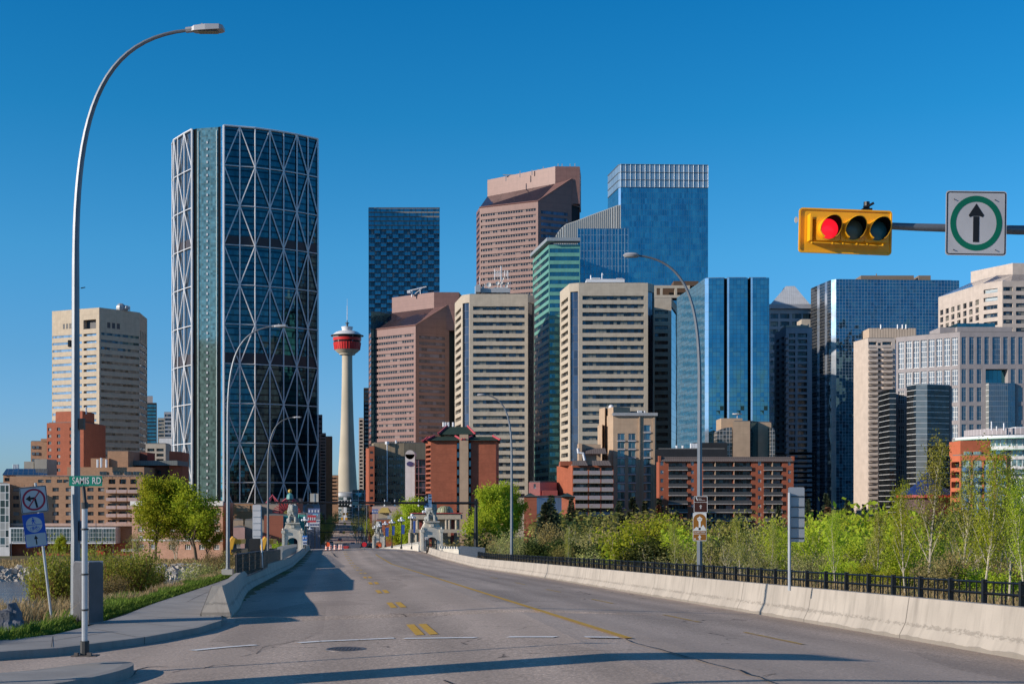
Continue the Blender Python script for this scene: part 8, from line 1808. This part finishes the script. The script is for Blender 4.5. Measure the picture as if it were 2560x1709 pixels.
# ---- grass
def grassmat(name,a,c_):
    t=NT(name); g=t.N('ShaderNodeNewGeometry'); r=g.outputs['Random Per Island']; c=t.mix(r,a,c_); d=t.N('ShaderNodeBsdfDiffuse'); tl=t.N('ShaderNodeBsdfTranslucent'); t.S(d.inputs[0],c); t.S(tl.inputs[0],c); m=t.N('ShaderNodeMixShader'); m.inputs[0].default_value=.3; t.l.new(d.outputs[0],m.inputs[1]); t.l.new(tl.outputs[0],m.inputs[2]); t.l.new(m.outputs[0],t.n['Material Output'].inputs[0]); return t.m
GG=grassmat('green_grass_blades',(.08,.15,.02),(.22,.30,.06)); GD=grassmat('dry_grass_blades',(.30,.21,.10),(.50,.38,.21))
from mathutils import noise as mn
tin=lambda s: lerp([(20,-7.5),(24.8,-6.1),(26.6,-5.62),(30,-5.5),(38.8,-5.55),(65,-5.75),(90,-6.15),(200,-6.5)],s)
def blades(name,N,fn,mat,w0=.012):
    b=MB(); V_=b.v; n=0
    while n<N:
        r=fn()
        if r is None: continue
        x,y,z,h=r; a=R.uniform(0,2*pi); w_=w0*(1+y/45.)*R.uniform(.6,1.3); lx,ly=R.gauss(.12,.3)*h,R.gauss(0,.3)*h; k=len(V_); c,s_=cos(a)*w_,sin(a)*w_
        V_+=[(x-c,y-s_,z-.03),(x+c,y+s_,z-.03),(x+c*.7+lx*.35,y+s_*.7+ly*.35,z+h*.6),(x-c*.7+lx*.35,y-s_*.7+ly*.35,z+h*.6),(x+lx,y+ly,z+h)]
        b.f+=[(k,k+1,k+2,k+3),(k+3,k+2,k+4)]; b.uv+=[((0,0),)*4,((0,0),)*3]; b.m+=[0,0]; n+=1
    return tag(b.build(name,mat),kind='stuff')
def gl():   # green verge next to the pavement
    s=24*(5.5)**(R.random()**1.0); d=abs(R.gauss(0,.55))*(1+s/60) if R.random()<.7 else R.uniform(0,3.5); t=tin(s)-d-.02; x,y=xy(s,t)
    if s<25.5 and d<.3: return None
    if d>.6 and mn.noise(Vector((x*.45,y*.22,3)))<-.02: return None
    return x,y,terr(x,y),R.uniform(.06,.20)*(1.6 if d>.25 else .8)
def gd():   # dry grass further down the bank
    s=24*(5.2)**(R.random()**1.0); d=.5+lerp([(34,6),(42,3.6),(60,3.2)],s)*R.random()**1.2; t=tin(s)-d; x,y=xy(s,t)
    if d<1.6 and mn.noise(Vector((x*.4,y*.25,9)))<.0: return None
    return x,y,terr(x,y),R.uniform(.2,.6)*(1. if s<36 else .62)
blades('green_grass',36000,gl,GG); blades('dry_grass',30000,gd,GD,.009)
def gr():
    s=18*(7.5)**R.random(); t=lerp([(0,12.5),(20,12.7),(35,13.1),(60,14.1),(88,14.4),(135,14.5)],s)+R.random()**1.3*3.2; x,y=xy(s,t); return x,y,terr(x,y),R.uniform(.25,.95)
blades('dry_grass_verge',30000,gr,GD,.009)
def gr2():
    s=18*(6)**R.random(); t=13.5+R.random()*4.5; x,y=xy(s,t); return x,y,terr(x,y),R.uniform(.2,.6)
blades('green_grass_verge',12000,gr2,GG)
def gb():
    x=R.uniform(-170,-70); s=R.uniform(358,400); y=(s-DX*x)/DY; return x,y,terr(x,y),R.uniform(.3,1.3)
blades('bank_grass',9000,gb,GD,.02)
# ---- riprap on the far bank, low wall and strip of lawn
def riprap(name,n,x0,x1,sa,sb,size,seed):
    b=MB(); RR=random.Random(seed)
    for i in range(n):
        x=RR.uniform(x0,x1); s=RR.uniform(sa,sb); y=(s-DX*x)/DY; r=RR.uniform(.5,1.3)*size; z=terr(x,y)+r*.25; Mx=Matrix.Translation((x,y,z))@Matrix.Rotation(RR.uniform(0,6),4,Vector((RR.random(),RR.random(),RR.random())).normalized())
        b.box(-r*RR.uniform(.5,1),r*RR.uniform(.5,1),-r*RR.uniform(.5,.9),r*RR.uniform(.5,.9),-r*.5,r*RR.uniform(.3,.7),Mx)
    return tag(b.build(name,plain('riprap_stone',(.40,.36,.31),.9,nz=(.4,.35))),kind='stuff')
riprap('riprap_rocks',1500,-175,-60,343,359,.75,4)
b=MB()
for i in range(22):
    x0=-112+i*2.; y=lambda x:(363-DX*x)/DY; b.box(x0,x0+1.9,y(x0)-.2,y(x0)+.2,-19,-17.+.15*(i%2))
tag(b.build('stone_river_wall',M_CON),'low grey stone wall along the far river bank below the poplars','wall')
b=MB(); P=[(-180,),( -60,)]; 
for i in range(30):
    x0=-180+4.*i; x1=x0+4; f=lambda x,s:(x,(s-DX*x)/DY,terr(x,(s-DX*x)/DY)+.06); b.face([f(x0,372),f(x1,372),f(x1,384),f(x0,384)])
tag(b.build('lawn',plain('mown_lawn',(.10,.17,.035),.95,nz=(.3,.3))),kind='structure')
R=random.Random(9)
for i,(u,t) in enumerate(((62,'wooden'),(240,'tall thin lamp'),(285,'short thin lamp'))): 
    Y=398; o=thing('lamp_standard',['short slim pole in front of the glazed wing','thin grey lamp pole in front of the hotel red doors','thin lamp pole right of the red doors'][i],'pole',(X((28,240,283)[i],Y),Y,-18)); b=MB(); b.tube([(X((28,240,283)[i],Y),Y,-18),(X((28,240,283)[i],Y),Y,Z((1345,1300,1350)[i],Y))],.1,5); b.build('pole',M_GALV,o)
o=thing('teal_kiosk_post','small teal post with a grey shelter roof right of the hotel','shelter',(X(328,390),390,-18)); b=MB(); b.box(X(325,390),X(330,390),390,390.6,-18,Z(1385,390)); b.build('post',plain('teal_paint',(.02,.22,.26),.5),o); b=MB(); b.box(X(308,390),X(346,390),388,393,Z(1377,390),Z(1372,390)); b.build('roof',M_CON,o)
if '_h' : 
    for o in bpy.data.objects:
        if '_h' in o: del o['_h']
